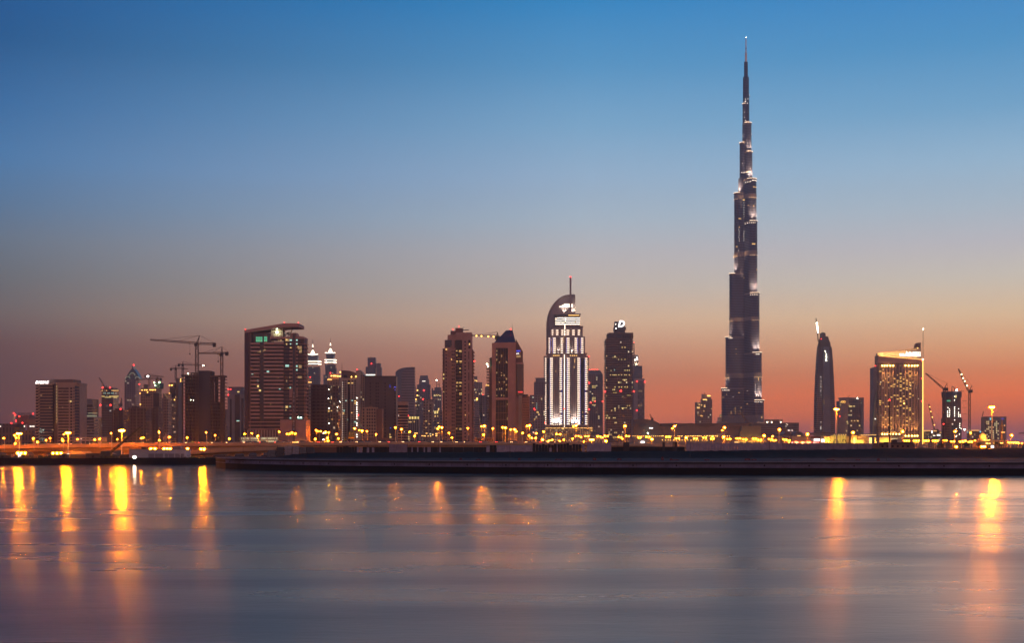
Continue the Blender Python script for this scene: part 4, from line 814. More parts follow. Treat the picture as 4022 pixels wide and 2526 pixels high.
b.many('blue_pane', [(cx - 1.4, cx + 1.4, y, y + 5) for y in frange(1329, 1387, 8.1) for cx in (2162, 2171, 2225, 2269, 2281)], BLED, .4, -1)
b.many('lit_window', [(2164,2166,1333+i*8,1337+i*8) for i in (0,4,5)] + [(2213,2215,1325+i*8,1328+i*8) for i in (0,1,2)] + [(2278,2281,1372,1375),(2236,2239,1298,1301),(2276,2279,1296,1301)], WINL, .5, -1)
# upward floodlights at the foot of the two panelled bays
for cx in (2185, 2258):
    for q in (-12, -4, 4, 12):
        b.box('floodlight', cx+q-2, cx+q+2, 1668, 1670, -7.5, -6.3, LEDW, False)
        spot(b.e, (b.x(cx+q), -7.0, b.z(1667.5)), (b.x(cx+q), -2.8, b.z(1646)), 50000, (1, .85, .72), 80)
b.box('floodlight_shelf', 2137, 2313, 1670, 1674, -8.5, -3, W1, False)
for cx, y, w in ((2193, 1386.5, 5), (2246, 1386.5, 5), (2217, 1231.5, 10), (2252, 1231.5, 6)): b.box('floodlight', cx-w/2, cx+w/2, y, y+1, -2.5 if y > 1300 else 5, -1.8 if y > 1300 else 6, LEDW, False); spot(b.e, (b.x(cx), -2.6 if y > 1300 else 3.5, b.z(y-1)), (b.x(cx), -1 if y > 1300 else 10, b.z(y-22)), 30000, (1, .85, .68), 70)
b.red([(2216,1607),(2313.5,1505),(2313.5,1609),(2313,1401),(2140,1662)], 7, -5)
b.many('warm_window', [(2307,2309.5,1409+i,1413+i) for i in (10,28,34,52,85,108,186,212)] + [(2287,2289,1627+i,1630+i) for i in (-8,8,32)] + [(2181,2184,1457,1461),(2253,2256,1440,1446),(2256,2258,1410,1426)], WINL, .4, -3.1)
POD = facade('podium_lamps', (.36, .26, .19), (.06, .045, .035), 2.1, 2.9, .6, .55, .13, (1, .55, .16), .75, 31)
b.box('podium', 2130, 2324, 1684, None, -14, 10, POD, False); b.box('podium_wing', 2324, 2352, 1706, None, -14, 6, POD, False)
b.many('terrace_light', [(2130, 2140, 1685+i*7, 1687.5+i*7) for i in range(7)] + [(2318, 2325, 1680+i*6, 1682+i*6) for i in range(3)] + [(2142+i*15, 2154+i*15, 1681.5, 1683.5) for i in range(12)], GOLDS, .6, -14); b.many('podium_window', [(2206, 2214, 1683, 1688)], WINY, .6, -14)
rs = random.Random(4); b.many('wall_lamp', [(x, x+1.3, y, y+2) for x in frange(2142, 2322, 9) for y in frange(1690, 1738, 8) if rs.random() < .55], GOLDS, .8, -14)

b = Bld('apartment_tower', 'grey tower with red roof lights between the white hotel and the dark balcony tower', 'building', 2340, 2400, span=(2313, 2370), phrase='the red topped grey tower')
b.box('wall', 2306, 2368, 1471, None, 0, 20, FH[3]); b.slab('crown', [(2308,1471),(2368,1471),(2357,1455),(2312,1455)], 1, 18, GREY); b.red([(2316,1452),(2327,1451),(2336,1451),(2347,1452)], 5, 3); b.red([(2337,1577),(2320,1582),(2367,1578)], 6)
b.many('lit_window', [(2326+i*5, 2329+i*5, y, y+3) for y in (1515,1521,1561,1567,1573,1590) for i in range(3)], WINY, .4)

# ---- dark balcony tower with the glowing letter
b = Bld('apartment_tower', 'dark balcony tower crowned by a round block with a glowing letter', 'building', 2432, 1900, span=(2377, 2488), phrase='the dark balcony tower')
BAL = facade('balcony_tower_wall', (.12, .095, .10), (.022, .02, .028), 3.0, 3.66, .6, .6, .045, (1, .78, .25), .8, 33)
b.box('wall', 2379, 2485, 1331, None, 0, 24, BAL, False); b.box('crown', 2386, 2487, 1310, 1331, -1, 22, DCONC, False); b.box('crown_glass', 2388, 2440, 1316, 1328, -1.4, 0, GLASSB, False); b.many('crown_opening', [(2446+i*9, 2451+i*9, 1317, 1328) for i in range(5)], GLASS, .3, -1)
b.box('crown_step', 2391, 2487, 1307, 1310, 0, 20, BROWN, False)
MB().prism([(b.x(2413), 2), (b.x(2456), 2), (b.x(2458), 8), (b.x(2456), 18), (b.x(2413), 18), (b.x(2411), 8)], b.z(1308), b.z(1262), [(b.x(2416), 4), (b.x(2453), 4), (b.x(2455), 8), (b.x(2453), 16), (b.x(2416), 16), (b.x(2414), 8)]).build('round_block', mat('crown_metal', (.05,.055,.065), .4), b.e)
b.box('drum', 2412, 2459, 1284, 1296, 1, 18, mat('crown_metal'), False)
b.text('D', 2429, 2456, 1286, 1259, SIGNW, .5, 0, .03, .8) if False else text_mb('D', 26*b.k, 26*b.k, .8, .2, .035).build('sign_lettering', SIGNW, b.e, (b.x(2428), 0.6, b.z(1285)))
b.light([(2418,1273),(2420,1290)], LAMPW, 1.8, .5, 'sign_lamp')
for i, y in enumerate(frange(1333, 1742, 9.3)):
    j = (i * 7 + i // 3) % 4
    b.box('balcony', (2376, 2377, 2378, 2376)[j], (2488, 2486, 2487, 2489)[j], y + 6.2, y + 8.6, -1.2 - .3 * (i % 2), 25, mat('balcony_band', (.15, .12, .125), .7), False)
b.many('lit_window', [(a, a+3.4, y, y+4) for y, c in ((1363,(2442,2453)),(1403,(2406,2412,2418)),(1411,(2428,2440,2453)),(1453,(2453,2462,2470)),(1471,(2396,2406,2412,2418,2429,2440,2452,2458,2470)),(1490,(2446,2452,2458)),(1519,(2414,2430,2440,2453,2462)),(1529,(2406,2412)),(1542,(2408,2414,2419)),(1552,(2463,2468,2473)),(1591,(2462,2471)),(1600,(2429,2441,2447,2453,2459)),(1611,(2401,2414)),(1640,(2408,2414)),(1659,(2414,2419)),(1698,(2413,2419)),(1708,(2430,2441)),(1717,(2408,2414,2419))) for a in c], WINY, .3, 0)
b.many('edge_window', [(2381,2384,y,y+4) for y in (1396,1443,1492,1521,1553,1640)], WINL, .3, 0)
b.many('green_window', [(2412,2415,1450,1456)], WINT, .3, 0); b.red([(2376,1539),(2489,1538.5)], 8, -2); b.red([(2438,1536.5)], 10, -2)

b = Bld('office_tower', 'stepped grey tower with a glowing roof emblem behind the dark balcony tower', 'building', 2510, 2300, span=(2488, 2532), phrase='the emblem tower')
b.box('wall', 2484, 2523, 1437, None, 2, 20, BLUEC); b.box('front_frame', 2486, 2532, 1488, None, 0, 22, PALE); b.box('emblem_block', 2486, 2508, 1394, 1437, 4, 16, GREY); b.mast(2491, 1346, 1440, 1.6, GREY, 4, 'spire'); b.red([(2491,1345)], 4, 4)
b.text('A', 2498, 2507, 1400, 1414, SIGNW, 3.8, 0, .02, .5); b.light([(2496,1414)], LAMPW, 2.5, 3); spot(b.e, (b.x(2498), -1, b.z(1437)), (b.x(2498), 4, b.z(1425)), 14000, (1, .75, .45), 100); b.many('roof_slab', [(2486,2527,1477,1480)], BLUEC, 1.5, 2)
mb = MB()
for y in (1502, 1525, 1548, 1571, 1594, 1617): mb.box(b.x(2505), b.x(2529), -.6, 0, b.z(y+1), b.z(y))
for i in range(6):
    y = 1502 + 23*i; mb.tube((b.x(2506), -.3, b.z(y)), (b.x(2528), -.3, b.z(y+23)), .3, n=4); mb.tube((b.x(2528), -.3, b.z(y)), (b.x(2506), -.3, b.z(y+23)), .3, n=4)
mb.build('lattice_frame', PALE, b.e); b.box('lattice_glass', 2505, 2529, 1497, None, -.25, 0, mat('hazy_glass', (.06,.06,.08), .3, noise=0), False)
b.red([(2502,1499),(2532,1500),(2501,1613),(2534,1500)], 6, -1); b.many('lit_window', [(2508+i*5,2511+i*5,y,y+2) for y in (1534,1538,1591,1595) for i in range(3)], WIND, .3, -.3)

# ---- the mall: long low roof line, wavy roofs and domes
MALLM = mat('mall_wall', (.30, .23, .19), .8); MALLR = mat('mall_roof', (.12, .085, .085), .6)
b = Bld('shopping_mall', 'long low mall with wavy dark roofs and strings of small lamps below the tallest tower', 'building', 2750, 1450, span=(2490, 3130), phrase='the long mall')
b.slab('arched_roof', [(2488,1722),(2615,1722),(2607,1690),(2590,1662),(2570,1652),(2545,1647),(2515,1646),(2490,1649)], 6, 30, MALLR)
b.box('wall', 2488, 2990, 1716, None, 0, 60, MALLM, False); b.box('wall', 2990, 3130, 1714, None, 0, 60, MALLM, False)
top = [(2600,1665),(2630,1667),(2660,1669),(2695,1664),(2720,1662),(2750,1668),(2775,1671),(2800,1668),(2830,1662),(2860,1661),(2900,1664),(2945,1668)]
b.slab('upper_wall', [(2600,1718),(2945,1718)] + top[::-1], 8, 50, mat('mall_mauve', (.19,.14,.14), .8))
for x0, x1 in ((2596, 2715), (2725, 2830), (2850, 2950)):
    m_ = (x0 + x1) / 2; b.slab('wavy_roof', [(x0,1664),(m_-20,1676),(m_,1679),(m_+20,1676),(x1,1664),(m_,1662.5)], 6, 44, MALLR)
b.slab('tapered_hall', [(2906,1716),(2988,1716),(2988,1674),(2914,1674)], -1, 30, mat('olive_panels', (.26,.20,.12), .7)); b.many('lit_panel', [(2900,3000,1719,1739)], mat('amber_wash', (.45,.33,.13), .7), .3); [spot(b.e, (b.x(q), -7, b.z(1746)), (b.x(q), 0, b.z(1728)), 5000, (1, .55, .12), 100) for q in (2918, 2950, 2982)]
b.many('panel_rib', [(a, a+1.2, 1718, 1741) for a in frange(2902, 3000, 5)], MALLM, .6)
rs = random.Random(8)
b.light([(x + rs.uniform(-2,2), 1713.5 + rs.uniform(-.8,.8)) for x in frange(2600, 2872, 6.2) if rs.random() < .85], AMBER, 2.8, -1, 'string_lamp')
b.light([(x + rs.uniform(-3,3), 1730 + rs.uniform(-1,1)) for x in frange(2602, 2780, 11)], AMBER, 2.6, -1, 'string_lamp'); b.light([(x, 1713.5) for x in frange(2486, 2600, 8)], AMBER, 2.4, -1, 'string_lamp')
b.many('lit_sign', [(2550, 2564, 1680.5, 1684)], SIGNW, .5); b.light([(2544,1703)], LAMPG, 5, -2); b.many('lit_sign', [(2516, 2530, 1734, 1741)], SIGNW, .6, -2)
b.many('lit_panel', [(2885, 2905, 1735, 1742)], WINL, .4); b.box('kiosk', 2818, 2845, 1703, 1716, -3, 4, CREAM, False)
for cx, r, y in ((3145, 20, 1713), (3100, 16, 1711), (3240, 60, 1709)):
    b.slab('shell_roof', [(cx + r*math.cos(math.pi*q/8), y - r*.9*math.sin(math.pi*q/8) * (1 if r < 40 else .2)) for q in range(9)], 10, 40, MALLR)
b = Bld('office_block', 'long low glazed block with thin pale floor lines right of the tallest tower', 'building', 3040, 1600, span=(2985, 3138), phrase='the long glazed block')
b.box('wall', 2950, 3138, 1661, None, 0, 16, facade('banded_glass', (.20,.18,.19), (.07,.06,.07), 60, 2.3, 1.0, .62, .0, seed=35)); b.box('roof_box', 3010, 3076, 1648, 1661, 3, 12, MALLR, False); b.light([(3015,1659),(3031,1659),(3067,1659)], LAMPW, 2, 1)
b.many('lit_window', [(3095,3097,1689,1693),(3101,3103,1690,1693),(3110,3112,1689,1694),(3088,3090,1665,1667),(3092,3094,1668,1670),(3086,3088,1674,1676),(3098,3100,1690,1693)], WINW, .3)

# ---- mall entrance buildings, lit gold
b = Bld('mall_entrance', 'gold lit mall entrance halls with a long red letter board', 'building', 3260, 1250, span=(3105, 3440), phrase='the gold lit mall entrance')
WASH = mat('gold_washed_wall', (.58,.44,.24), .8); b.box('hall', 3105, 3420, 1713, None, 8, 40, MALLM, False); b.box('roof_edge', 3150, 3440, 1705, 1709, -2, 40, GREY, False)
b.many('washed_wall', [(3115,3186,1714,1736),(3241,3266,1715,1740),(3348,3372,1712,1742),(3440,3446,1720,1740)], WASH, 2, 6); b.many('gold_window_wall', [(3268,3326,1712,1745)], mat('gold_glazing', (.5,.4,.15), .4, emit=(1,.6,.08), strength=.95), 2, 5)
b.many('glazing_bar', [(3268,3326,y,y+1) for y in frange(1716,1745,5)] + [(a,a+.9,1712,1745) for a in frange(3268,3326,6)], mat('bronze_bar', (.2,.12,.04), .5), .4, 2.9)
b.many('bright_sign', [(3200,3222,1724,1737),(3229,3240,1726,1737)], SIGNW, .5, 3); b.many('dark_panel', [(3188,3228,1714,1723)], mat('maroon_panel', (.15,.03,.04), .6), .4, 3.2)
b.many('cornice_light', [(3272+i*9, 3277+i*9, 1707, 1708.6) for i in range(6)] + [(3130,3142,1711,1714)] + [(3378+i*7, 3383+i*7, 1708.5, 1710.5) for i in range(9)], GOLDS, .4, -2)
b.many('lit_door', [(3357,3362,1721,1742),(3418,3428,1720,1744)], GOLD, .4, 4); b.many('washed_wall', [(3372,3400,1728,1742)], WASH, .3, 6)
for a, c_, t_ in ((3115,3186,1725), (3241,3266,1727), (3348,3372,1727), (3372,3400,1735), (3440,3446,1730)):
    for q in range(max(1, round((c_-a)/26))): x = a + (c_-a)*(q+.5)/max(1, round((c_-a)/26)); spot(b.e, (b.x(x), -3.5, b.z(1742)), (b.x(x), 4, b.z(t_)), 16000, (1, .46, .07), 95)
for cx, r in ((3285, 9), (3317, 9)):
    mb = MB()
    for q in range(6):
        a0, a1 = math.pi*q/6, math.pi*(q+1)/6; mb.tube((b.x(cx - r*math.cos(a0)), 1.5, b.z(1745 - 19*math.sin(a0))), (b.x(cx - r*math.cos(a1)), 1.5, b.z(1745 - 19*math.sin(a1))), .35)
    mb.build('entrance_arch', mat('bronze_bar'), b.e)
b.box('sign_board', 3106, 3219, 1733.5, 1745, -1.5, -.8, SIGNR, False); b.many('board_leg', [(3110,3111.5,1745,1750),(3165,3166.5,1745,1750),(3214,3215.5,1745,1750)], DSTEEL, .4, -.9)
b.text('THE', 3117, 3137, 1735.5, 1743.5, SIGNO, -1.6, 0, .01, .3); b.text('DUBAI', 3150, 3184, 1735.5, 1743.5, SIGNO, -1.6, 0, .01, .3); b.text('MALL', 3192, 3217, 1735.5, 1743.5, SIGNO, -1.6, 0, .01, .3); b.many('sign_block', [(3107.5,3113,1736,1743)], SIGNO, .3, -1.6)

b = Bld('apartment_tower', 'stepped residential tower with a gold floodlit top left of the tallest tower', 'building', 2766, 1900, span=(2735, 2797), phrase='the gold topped tower')
F5 = facade('gold_top_wall', (.24,.19,.18), (.07,.055,.06), 3, 3.6, .5, .5, .05, (1,.75,.4), .6, 37)
b.box('wall', 2740, 2758, 1582, None, 0, 16, F5, False); b.box('wall', 2758, 2797, 1568, None, -1, 16, F5, False); b.box('side_bays', 2735, 2740, 1580, None, 1, 14, GREY, False); b.box('crown', 2760, 2776, 1550, 1568, 3, 12, CREAM, False); b.box('crown', 2776, 2793, 1552, 1568, 2, 12, GREY, False); b.slab('fin', [(2758,1572),(2762,1572),(2762,1550),(2758,1547)], 1, 5, CREAM)
b.many('roof_light', [(2760, 2776, 1569, 1572), (2777, 2790, 1553, 1558)], GOLD, .6, -1.2); b.many('lit_window', [(2737,2743,1599,1605),(2744,2748,1599,1605),(2744,2748,1588,1592),(2753,2757,1590,1594),(2764,2770,1595,1600),(2766,2769,1590,1594),(2751,2755,1632,1636),(2757,2760,1633,1636),(2763,2766,1614,1617),(2740,2742,1627,1629),(2792,2795,1605,1607)], WINL, .4, -1); b.mast(2768, 1543, 1552, .3)
MB().tube((b.x(2767), 5, b.z(1543)), (b.x(2774), 5, b.z(1551)), .35).build('roof_davit', DSTEEL, b.e)

# ================================================================== THE TALLEST TOWER
D = 2500.0; b = Bld('skyscraper', 'needle shaped skyscraper with stepped wings, far taller than everything around it', 'building', 2931, D, span=(2816, 2996), phrase='the tallest tower')
k = b.k
def tower_skin():
    m = facade('needle_skin', (.085, .105, .20), (.010, .018, .062), 40, 3.3, 1.0, .62, .0, seed=40, wrough=.45, grough=.25); return m
SKIN = tower_skin(); METAL = mat('louvre_metal', (.17, .16, .185), .55, .1, noise=.1)
FLOOD = 420000.0
TERL = mat('terrace_light', (.5,.5,.5), .4, emit=(1, .70, .46), strength=3.0, sample=True)
def wing_outline(ang, r, hw, start=0.0):
    u = Vector((math.cos(ang), -math.sin(ang))); v = Vector((u.y, -u.x)) * -1
    pts = [u * start - v * hw]
    for q in range(9):
        t = -math.pi/2 + math.pi * q / 8; pts.append(u * (r + hw * math.cos(t)) + v * hw * math.sin(t))
    pts.append(u * start + v * hw)
    area = sum(p.x*q.y - q.x*p.y for p, q in zip(pts, pts[1:] + pts[:1]))
    return pts if area > 0 else pts[::-1]
def ext(px): return px * k
base = None
wings = {'left': (R(180), [(1527, 97.5), (1326, 81.5), (1077, 66.5), (760, 47.5), (562, 26), (408, 14.5)]),
         'right': (R(62), [(1576, 55.5), (1391, 49.5), (1158, 43), (876, 37), (710, 34.5), (600, 21.5), (486, 19)]),
         'rear': (R(-60), [(1627, 63.5), (1463, 56), (1245, 48.5), (988, 40.5), (525, 22.5), (373, 13)])}
for nm, (ang, tiers) in wings.items():
    prev = 1749.0
    for i, (y, e) in enumerate(tiers):
        hw = 10.5 * (1 if e > 30 else .75 if e > 18 else .5)
        cc = abs(math.cos(ang)); r = max((ext(e) - hw) / cc, 0.5)
        mb = MB().prism([tuple(p) for p in wing_outline(ang, r, hw)], b.z(prev), b.z(y)); o = mb.build('wing_tier', SKIN, b.e)
        # rim of the terrace: a metal parapet, and under it a lit line where the photograph shows one
        MB().prism([tuple(p) for p in wing_outline(ang, r + .35, hw + .35)], b.z(y + 4), b.z(y - 1.2)).build('terrace_rim', METAL, b.e)
        if nm != 'rear' or y < 600 or e > 60:
            pts = wing_outline(ang, r + .42, hw + .42)
            nxt = tiers[i+1][1] if i + 1 < len(tiers) else e * .6
            cut = (ext(nxt) - hw) / cc + hw * .6
            u = Vector((math.cos(ang), -math.sin(ang)))
            ln = MB()
            arcp = [p for p in pts if p.dot(u) > cut * .9]
            for p, q in zip(arcp, arcp[1:]): ln.tube((p.x, p.y, b.z(y - 2.0)), (q.x, q.y, b.z(y - 2.0)), .34, n=5)
            if ln.v: ln.build('terrace_light', TERL, b.e)
        if nm != 'rear' and i + 1 < len(tiers):      # floodlights on the terrace, thrown up the wall of the next step
            u = Vector((math.cos(ang), -math.sin(ang))); v = Vector((-u.y, u.x)); e2 = tiers[i+1][1]; hw2 = 10.5 * (1 if e2 > 30 else .75 if e2 > 18 else .5); r2 = max((ext(e2) - hw2) / cc, .5) + hw2
            for q in (-.5, .5):
                pos = u * (r2 + 5.5) + v * (q * hw2 * 1.5); aim = u * (r2 - 1) + v * (q * hw2 * .9)
                sl_ = bpy.data.lights.new('floodlight', 'SPOT'); sl_.energy = FLOOD * (1 if e > 30 else .45); sl_.color = (1, .52, .20); sl_.spot_size = R(75); sl_.spot_blend = .8; sl_.shadow_soft_size = .4
                so = bpy.data.objects.new('floodlight', sl_); COL.objects.link(so); so.parent = b.e; so.location = (pos.x, pos.y, b.z(y) + 1.2)
                so.rotation_euler = (Vector((aim.x - pos.x, aim.y - pos.y, 22.0))).to_track_quat('-Z', 'Y').to_euler()
        prev = y + 0.0
# core above the wings and the spire
core = [(1749, 30), (700, 19), (560, 14.5), (486, 12), (373, 12.0), (301, 7.5), (241, 4.2), (205, 2.6)]
for (y0, w0), (y1, w1) in zip(core, core[1:]):
    MB().lathe([(w0*k, b.z(y0)), (w0*k, b.z(y1)), (w1*k, b.z(y1)-.01)], 0, 3, 16).build('core', SKIN if y1 > 240 else MATS.get('spire_cladding') or mat('spire_cladding', (.62,.60,.60), .35, .2), b.e)
MB().lathe([(2.4*k, b.z(241)), (2.2*k, b.z(190)), (1.7*k, b.z(150)), (.9*k, b.z(145))], 0, 3, 10).build('spire', mat('spire_cladding', (.62,.60,.60), .35, .2), b.e)
for y, h in ((222, 9), (206, 2.4), (187, 2.4)): MB().lathe([(2.8*k, b.z(y+h/2)), (2.8*k, b.z(y-h/2))], 0, 3, 10).build('spire_collar', DSTEEL, b.e)
b.light([(2931, 144)], LAMPW, 1.4, 2, 'spire_lamp')
for y in (338, 451, 560): pass
# mechanical floors: bands of pale louvres
for y0, y1 in ((768, 784), (991, 1009), (1249, 1264), (1468, 1486), (1632, 1662)):
    for nm, (ang, tiers) in wings.items():
        e = [t for t in tiers if t[0] < y0 + 3][:1]
        if not e: continue
        e = e[0][1]; hw = 10.5 * (1 if e > 30 else .75 if e > 18 else .5); r = max((ext(e) - hw) / abs(math.cos(ang)), .5)
        MB().prism([tuple(p) for p in wing_outline(ang, r + .25, hw + .25)], b.z(y1), b.z(y0)).build('mechanical_floor', METAL, b.e)
        if nm != 'rear':
            pts = wing_outline(ang, r + .9, hw + .9); u = Vector((math.cos(ang), -math.sin(ang))); ln = MB(); arcp = [p for p in pts if p.dot(u) > r + hw*.2]
            for p, q in zip(arcp, arcp[1:]): ln.tube((p.x, p.y, b.z(y1 + .5)), (q.x, q.y, b.z(y1 + .5)), .22, n=4)
            if ln.v: ln.build('louvre_light', mat('soft_gold_light', (.4,.3,.2), .4, emit=(1,.6,.3), strength=1.6, sample=True), b.e)
# a few lit rooms and lamps, set on the curved faces by shooting from the front
def on_tower(px, py):
    best = None
    for nm, (ang, tiers) in wings.items():
        e = [t for t in tiers if t[0] < py][:1]
        e = e[0][1] if e else 10
        hw = 10.5 * (1 if e > 30 else .75 if e > 18 else .5); r = max((ext(e) - hw) / abs(math.cos(ang)), .5)
        pts = wing_outline(ang, r, hw); X = (px - 2931) * k
        for p, q in zip(pts, pts[1:] + pts[:1]):
            if (p.x - X) * (q.x - X) <= 0 and abs(p.x - q.x) > 1e-6:
                yy = p.y + (q.y - p.y) * (X - p.x) / (q.x - p.x)
                if best is None or yy < best: best = yy
    return best if best is not None else 0
rs = random.Random(21)
def room(px, py, w, h, m):
    y = on_tower(px, py); unit('lit_window', m, b.e, (px - w/2 - 2931)*k, (px + w/2 - 2931)*k, y - .7, y + .4, b.z(py + h/2), b.z(py - h/2))
for px, py, w, h in ((2920,789,13,4),(2952,743,5,3.5),(2960,743,5,3.5),(2902,862,10,2.6),(2950,966,13,3.6),(2900,895,3,3.5),(2892,971,9,2),(2964,1065,2,5),(2931,814,2.5,2.5),(2951,817,3,4),(2918,1094,2,2),(2928,1588,3,3),(2899,1544,3,3),(2850,1551,2,2.5),(2838,1562,2,2.5),(2887,1373,2.5,2.5),(2888,1392,2,2),(2964,1493,2,12),(2974,1642,5,5),(2907,1602,2,3),(2958,1700,4,3)): room(px, py, w, h, WINL)
for i in range(7): room(2899 + rs.uniform(-1.5, 1.5), 905 + i*7.4, 1.2, 1.6, WINW); room(2918, 912 + i*6, 1.2, 1.6, WINW); room(2918, 800 + i*9, 1.2, 1.6, WINW)
for i in range(6): room(2966 - i*.2, 1350 + i*4, 1.3, 2, WINW); room(2953, 1515 + i*7, 1.2, 1.6, WINW)
for px, y0 in ((2868,1617),(2884,1617),(2884,1602),(2903,1617)):
    for i in range(3): room(px, y0 + i*4.2, 1.6, 1.6, WINL)
for i in range(26): room(2931 + rs.uniform(-1, 1) * (20 if i < 8 else 44 if i < 14 else 60), rs.uniform(430, 700) if i < 8 else rs.uniform(720, 1000) if i < 14 else rs.uniform(1050, 1640), 1.3, 1.6, WIND if i % 3 else WINW)
for px, py in ((2922,462),(2926,474),(2931,480),(2926,390),(2936,390),(2927,398),(2934,407),(2925,400),(2922,442)): room(px, py, 2, 2, WINW)
for y, x0, x1, n in ((883,2922,2956,6),(1165,2937,2964,5),(1397,2955,2967,4),(1582,2950,2975,5),(1534,2837,2860,6),(1330,2860,2872,4),(717,2946,2964,6),(722,2923,2939,4),(680,2911,2940,7)):
    for i in range(n): room(x0 + (x1-x0)*i/(n-1), y, 2, 1.8, LED)
b.box('base_block', 2816, 2834, 1656, None, -6, 6, GREY, False); b.box('base_block', 2820, 2833, 1641, 1656, -5, 5, CREAM, False); b.many('base_light', [(2826, 2832, 1628, 1640), (2821, 2825, 1650, 1654)], WIND, .3, -5.2); b.box('podium', 2790, 3010, 1668, None, -12, 10, GREY, False)
b.box('base_spike', 2825, 2826.5, 1627, 1641, -3, -2, CREAM, False); b.box('base_spike', 2829, 2830.5, 1627, 1641, -3, -2, CREAM, False)

# ---- tapered tower under construction
b = Bld('unfinished_tower', 'tall tapering unfinished tower with a crane clinging to its left shoulder', 'building', 3245, 2200, span=(3208, 3281), phrase='the tapering tower')
FT2 = facade('tapering_skin', (.14,.12,.135), (.04,.038,.05), 60, 3.6, 1.0, .4, .0, seed=41, wrough=.5)
prof = [(1749,36.5),(1630,36),(1560,35),(1480,32),(1400,28),(1362,25)]
def taper(nm, x_c, ps, dep, m):
    mb = MB()
    for (y0, h0), (y1, h1) in zip(ps, ps[1:]):
        a, c_ = h0*b.k, h1*b.k; d0, d1 = dep*h0/ps[0][1], dep*h1/ps[0][1]; X = b.x(x_c)
        mb.prism([(X-a, 12-d0), (X+a, 12-d0), (X+a, 12+d0), (X-a, 12+d0)], b.z(y0), b.z(y1), [(X-c_, 12-d1), (X+c_, 12-d1), (X+c_, 12+d1), (X-c_, 12+d1)])
    return mb.build(nm, m, b.e)
taper('wall', 3244.5, prof, 11, FT2); taper('centre_bay', 3246, [(1749,15),(1480,13),(1362,11)], 15, BLUEC); taper('shoulder', 3243, [(1362,23),(1335,17),(1320,14)], 8, DCONC); taper('crown', 3238, [(1320,9),(1308,8.5),(1304,4)], 5, DCONC)
taper('stepped_side', 3262, [(1375,6),(1340,3)], 8, DCONC)
for y in list(frange(1425, 1490, 12)) + list(frange(1545, 1620, 12)):
    h = 29 + (y-1400)*.032
    for sgn in (-1, 1): MB().ball((b.x(3244.5 + sgn*h), 10, b.z(y)), 2.2, 1.25, 8, 5).build('bow_balcony', GREY, b.e)
b.light([(3241.5,1380.5)], LAMPW, 2.6, 1); b.light([(3245,1394),(3245,1402),(3245,1409),(3245,1416)], LAMPW, 1.8, -1)
b.many('site_light', [(3223.5+rs.uniform(-1.5,1.5), 3225, y, y+1.8) for y in frange(1480, 1572, 5.5) if rs.random() < .75] + [(3223,3225,y,y+2.2) for y in (1658,1676,1680,1685)], WINW, .4, 0); b.many('lit_window', [(3234.5,3236.5,1571,1590)], WIND, .4, -2)
b.red([(3226,1331)], 5, 2)

b = Bld('hotel_tower', 'broad hotel block with a gold roof emblem right of the tapering tower', 'building', 3344, 2000, span=(3295, 3393), phrase='the emblem hotel')
b.box('wall', 3296, 3331, 1576, None, 0, 18, mat('hotel_beige', (.30,.23,.19), .8), False); b.box('centre', 3331, 3384, 1564, None, 1.5, 18, facade('hotel_glass', (.14,.12,.13), (.05,.045,.055), 3.4, 3.4, .6, .55, .08, (1,.75,.3), .8, 42), False); b.box('frame_side', 3384, 3393, 1562, None, 0, 18, GREY, False); b.box('top_beam', 3304, 3393, 1562, 1567, -.5, 18, GREY, False); b.box('top_face', 3296, 3334, 1567, 1590, -.6, 0, mat('hotel_beige'), False)
mb = MB()
for q in (-4, 4):
    for j in range(10):
        a0, a1 = 2*math.pi*j/10, 2*math.pi*(j+1)/10; mb.tube((b.x(3312+q+4*math.cos(a0)), -1, b.z(1579+3*math.sin(a0))), (b.x(3312+q+4*math.cos(a1)), -1, b.z(1579+3*math.sin(a1))), .5, n=5)
mb.build('roof_emblem', SIGNG, b.e); b.many('lit_window', [(3299,3302,1590,1593),(3299,3302,1580,1583),(3334,3346,1595,1599),(3350,3357,1595,1598),(3325,3329,1655,1659),(3328,3331,1662,1666),(3343,3346,1652,1656),(3354,3358,1652,1655),(3366,3371,1652,1656),(3374,3378,1670,1675),(3365,3368,1690,1694),(3323,3326,1692,1696)], WINY, .4, -.7); b.many('roof_trim', [(3336,3384,1575,1581)], GLASSB, .4, 1.5); b.red([(3298,1636)], 5); b.light([(3367,1566)], LAMPW, 2.5, -1)
MB().tube((b.x(3331), 6, b.z(1563)), (b.x(3342), 6, b.z(1553)), .4).build('roof_davit', DSTEEL, b.e)

# ---- the gold lit slab hotel
b = Bld('hotel_tower', 'wide hotel slab with gold uplit columns and a glowing slanted roof screen', 'building', 3540, 1700, span=(3431, 3626), phrase='the gold columned hotel')
k = b.k; FA = facade('slab_hotel_wall', (.27,.19,.145), (.05,.035,.03), 2.75, 2.55, .55, .5, .025, (1,.62,.18), .9, 44)
b.slab('wall', [(3448,1745),(3609,1745),(3609,1411),(3448,1397)], 0, 15, FA); b.box('end_pier', 3609, 3623, 1411, None, -.8, 16, TAN2, False); b.slab('roof_band', [(3448,1425),(3623,1425),(3623,1412),(3448,1397)], -.7, 0, TAN2)
b.slab('roof_screen', [(3452,1396),(3621,1411),(3620,1366),(3600,1368),(3452,1386)], 2, 14, mat('roof_screen_panels', (.50,.38,.26), .6)); b.slab('fin', [(3597,1370),(3619,1370),(3620,1345.5),(3605,1346.5),(3601,1351)], 3, 10, BROWN)
b.slab('screen_light', [(3452,1398.5),(3618,1413),(3618,1411.5),(3452,1396.8)], -1.6, -.9, GOLD); b.many('screen_light', [(3449,3452,1386,1396)], GOLDS, .4, 2); b.light([(3606,1367)], GOLDS, 6, 2)
b.text('THE ADDRESS', 3534, 3596, 1389, 1399, SIGNW, 1.7, 0, .012, .4)
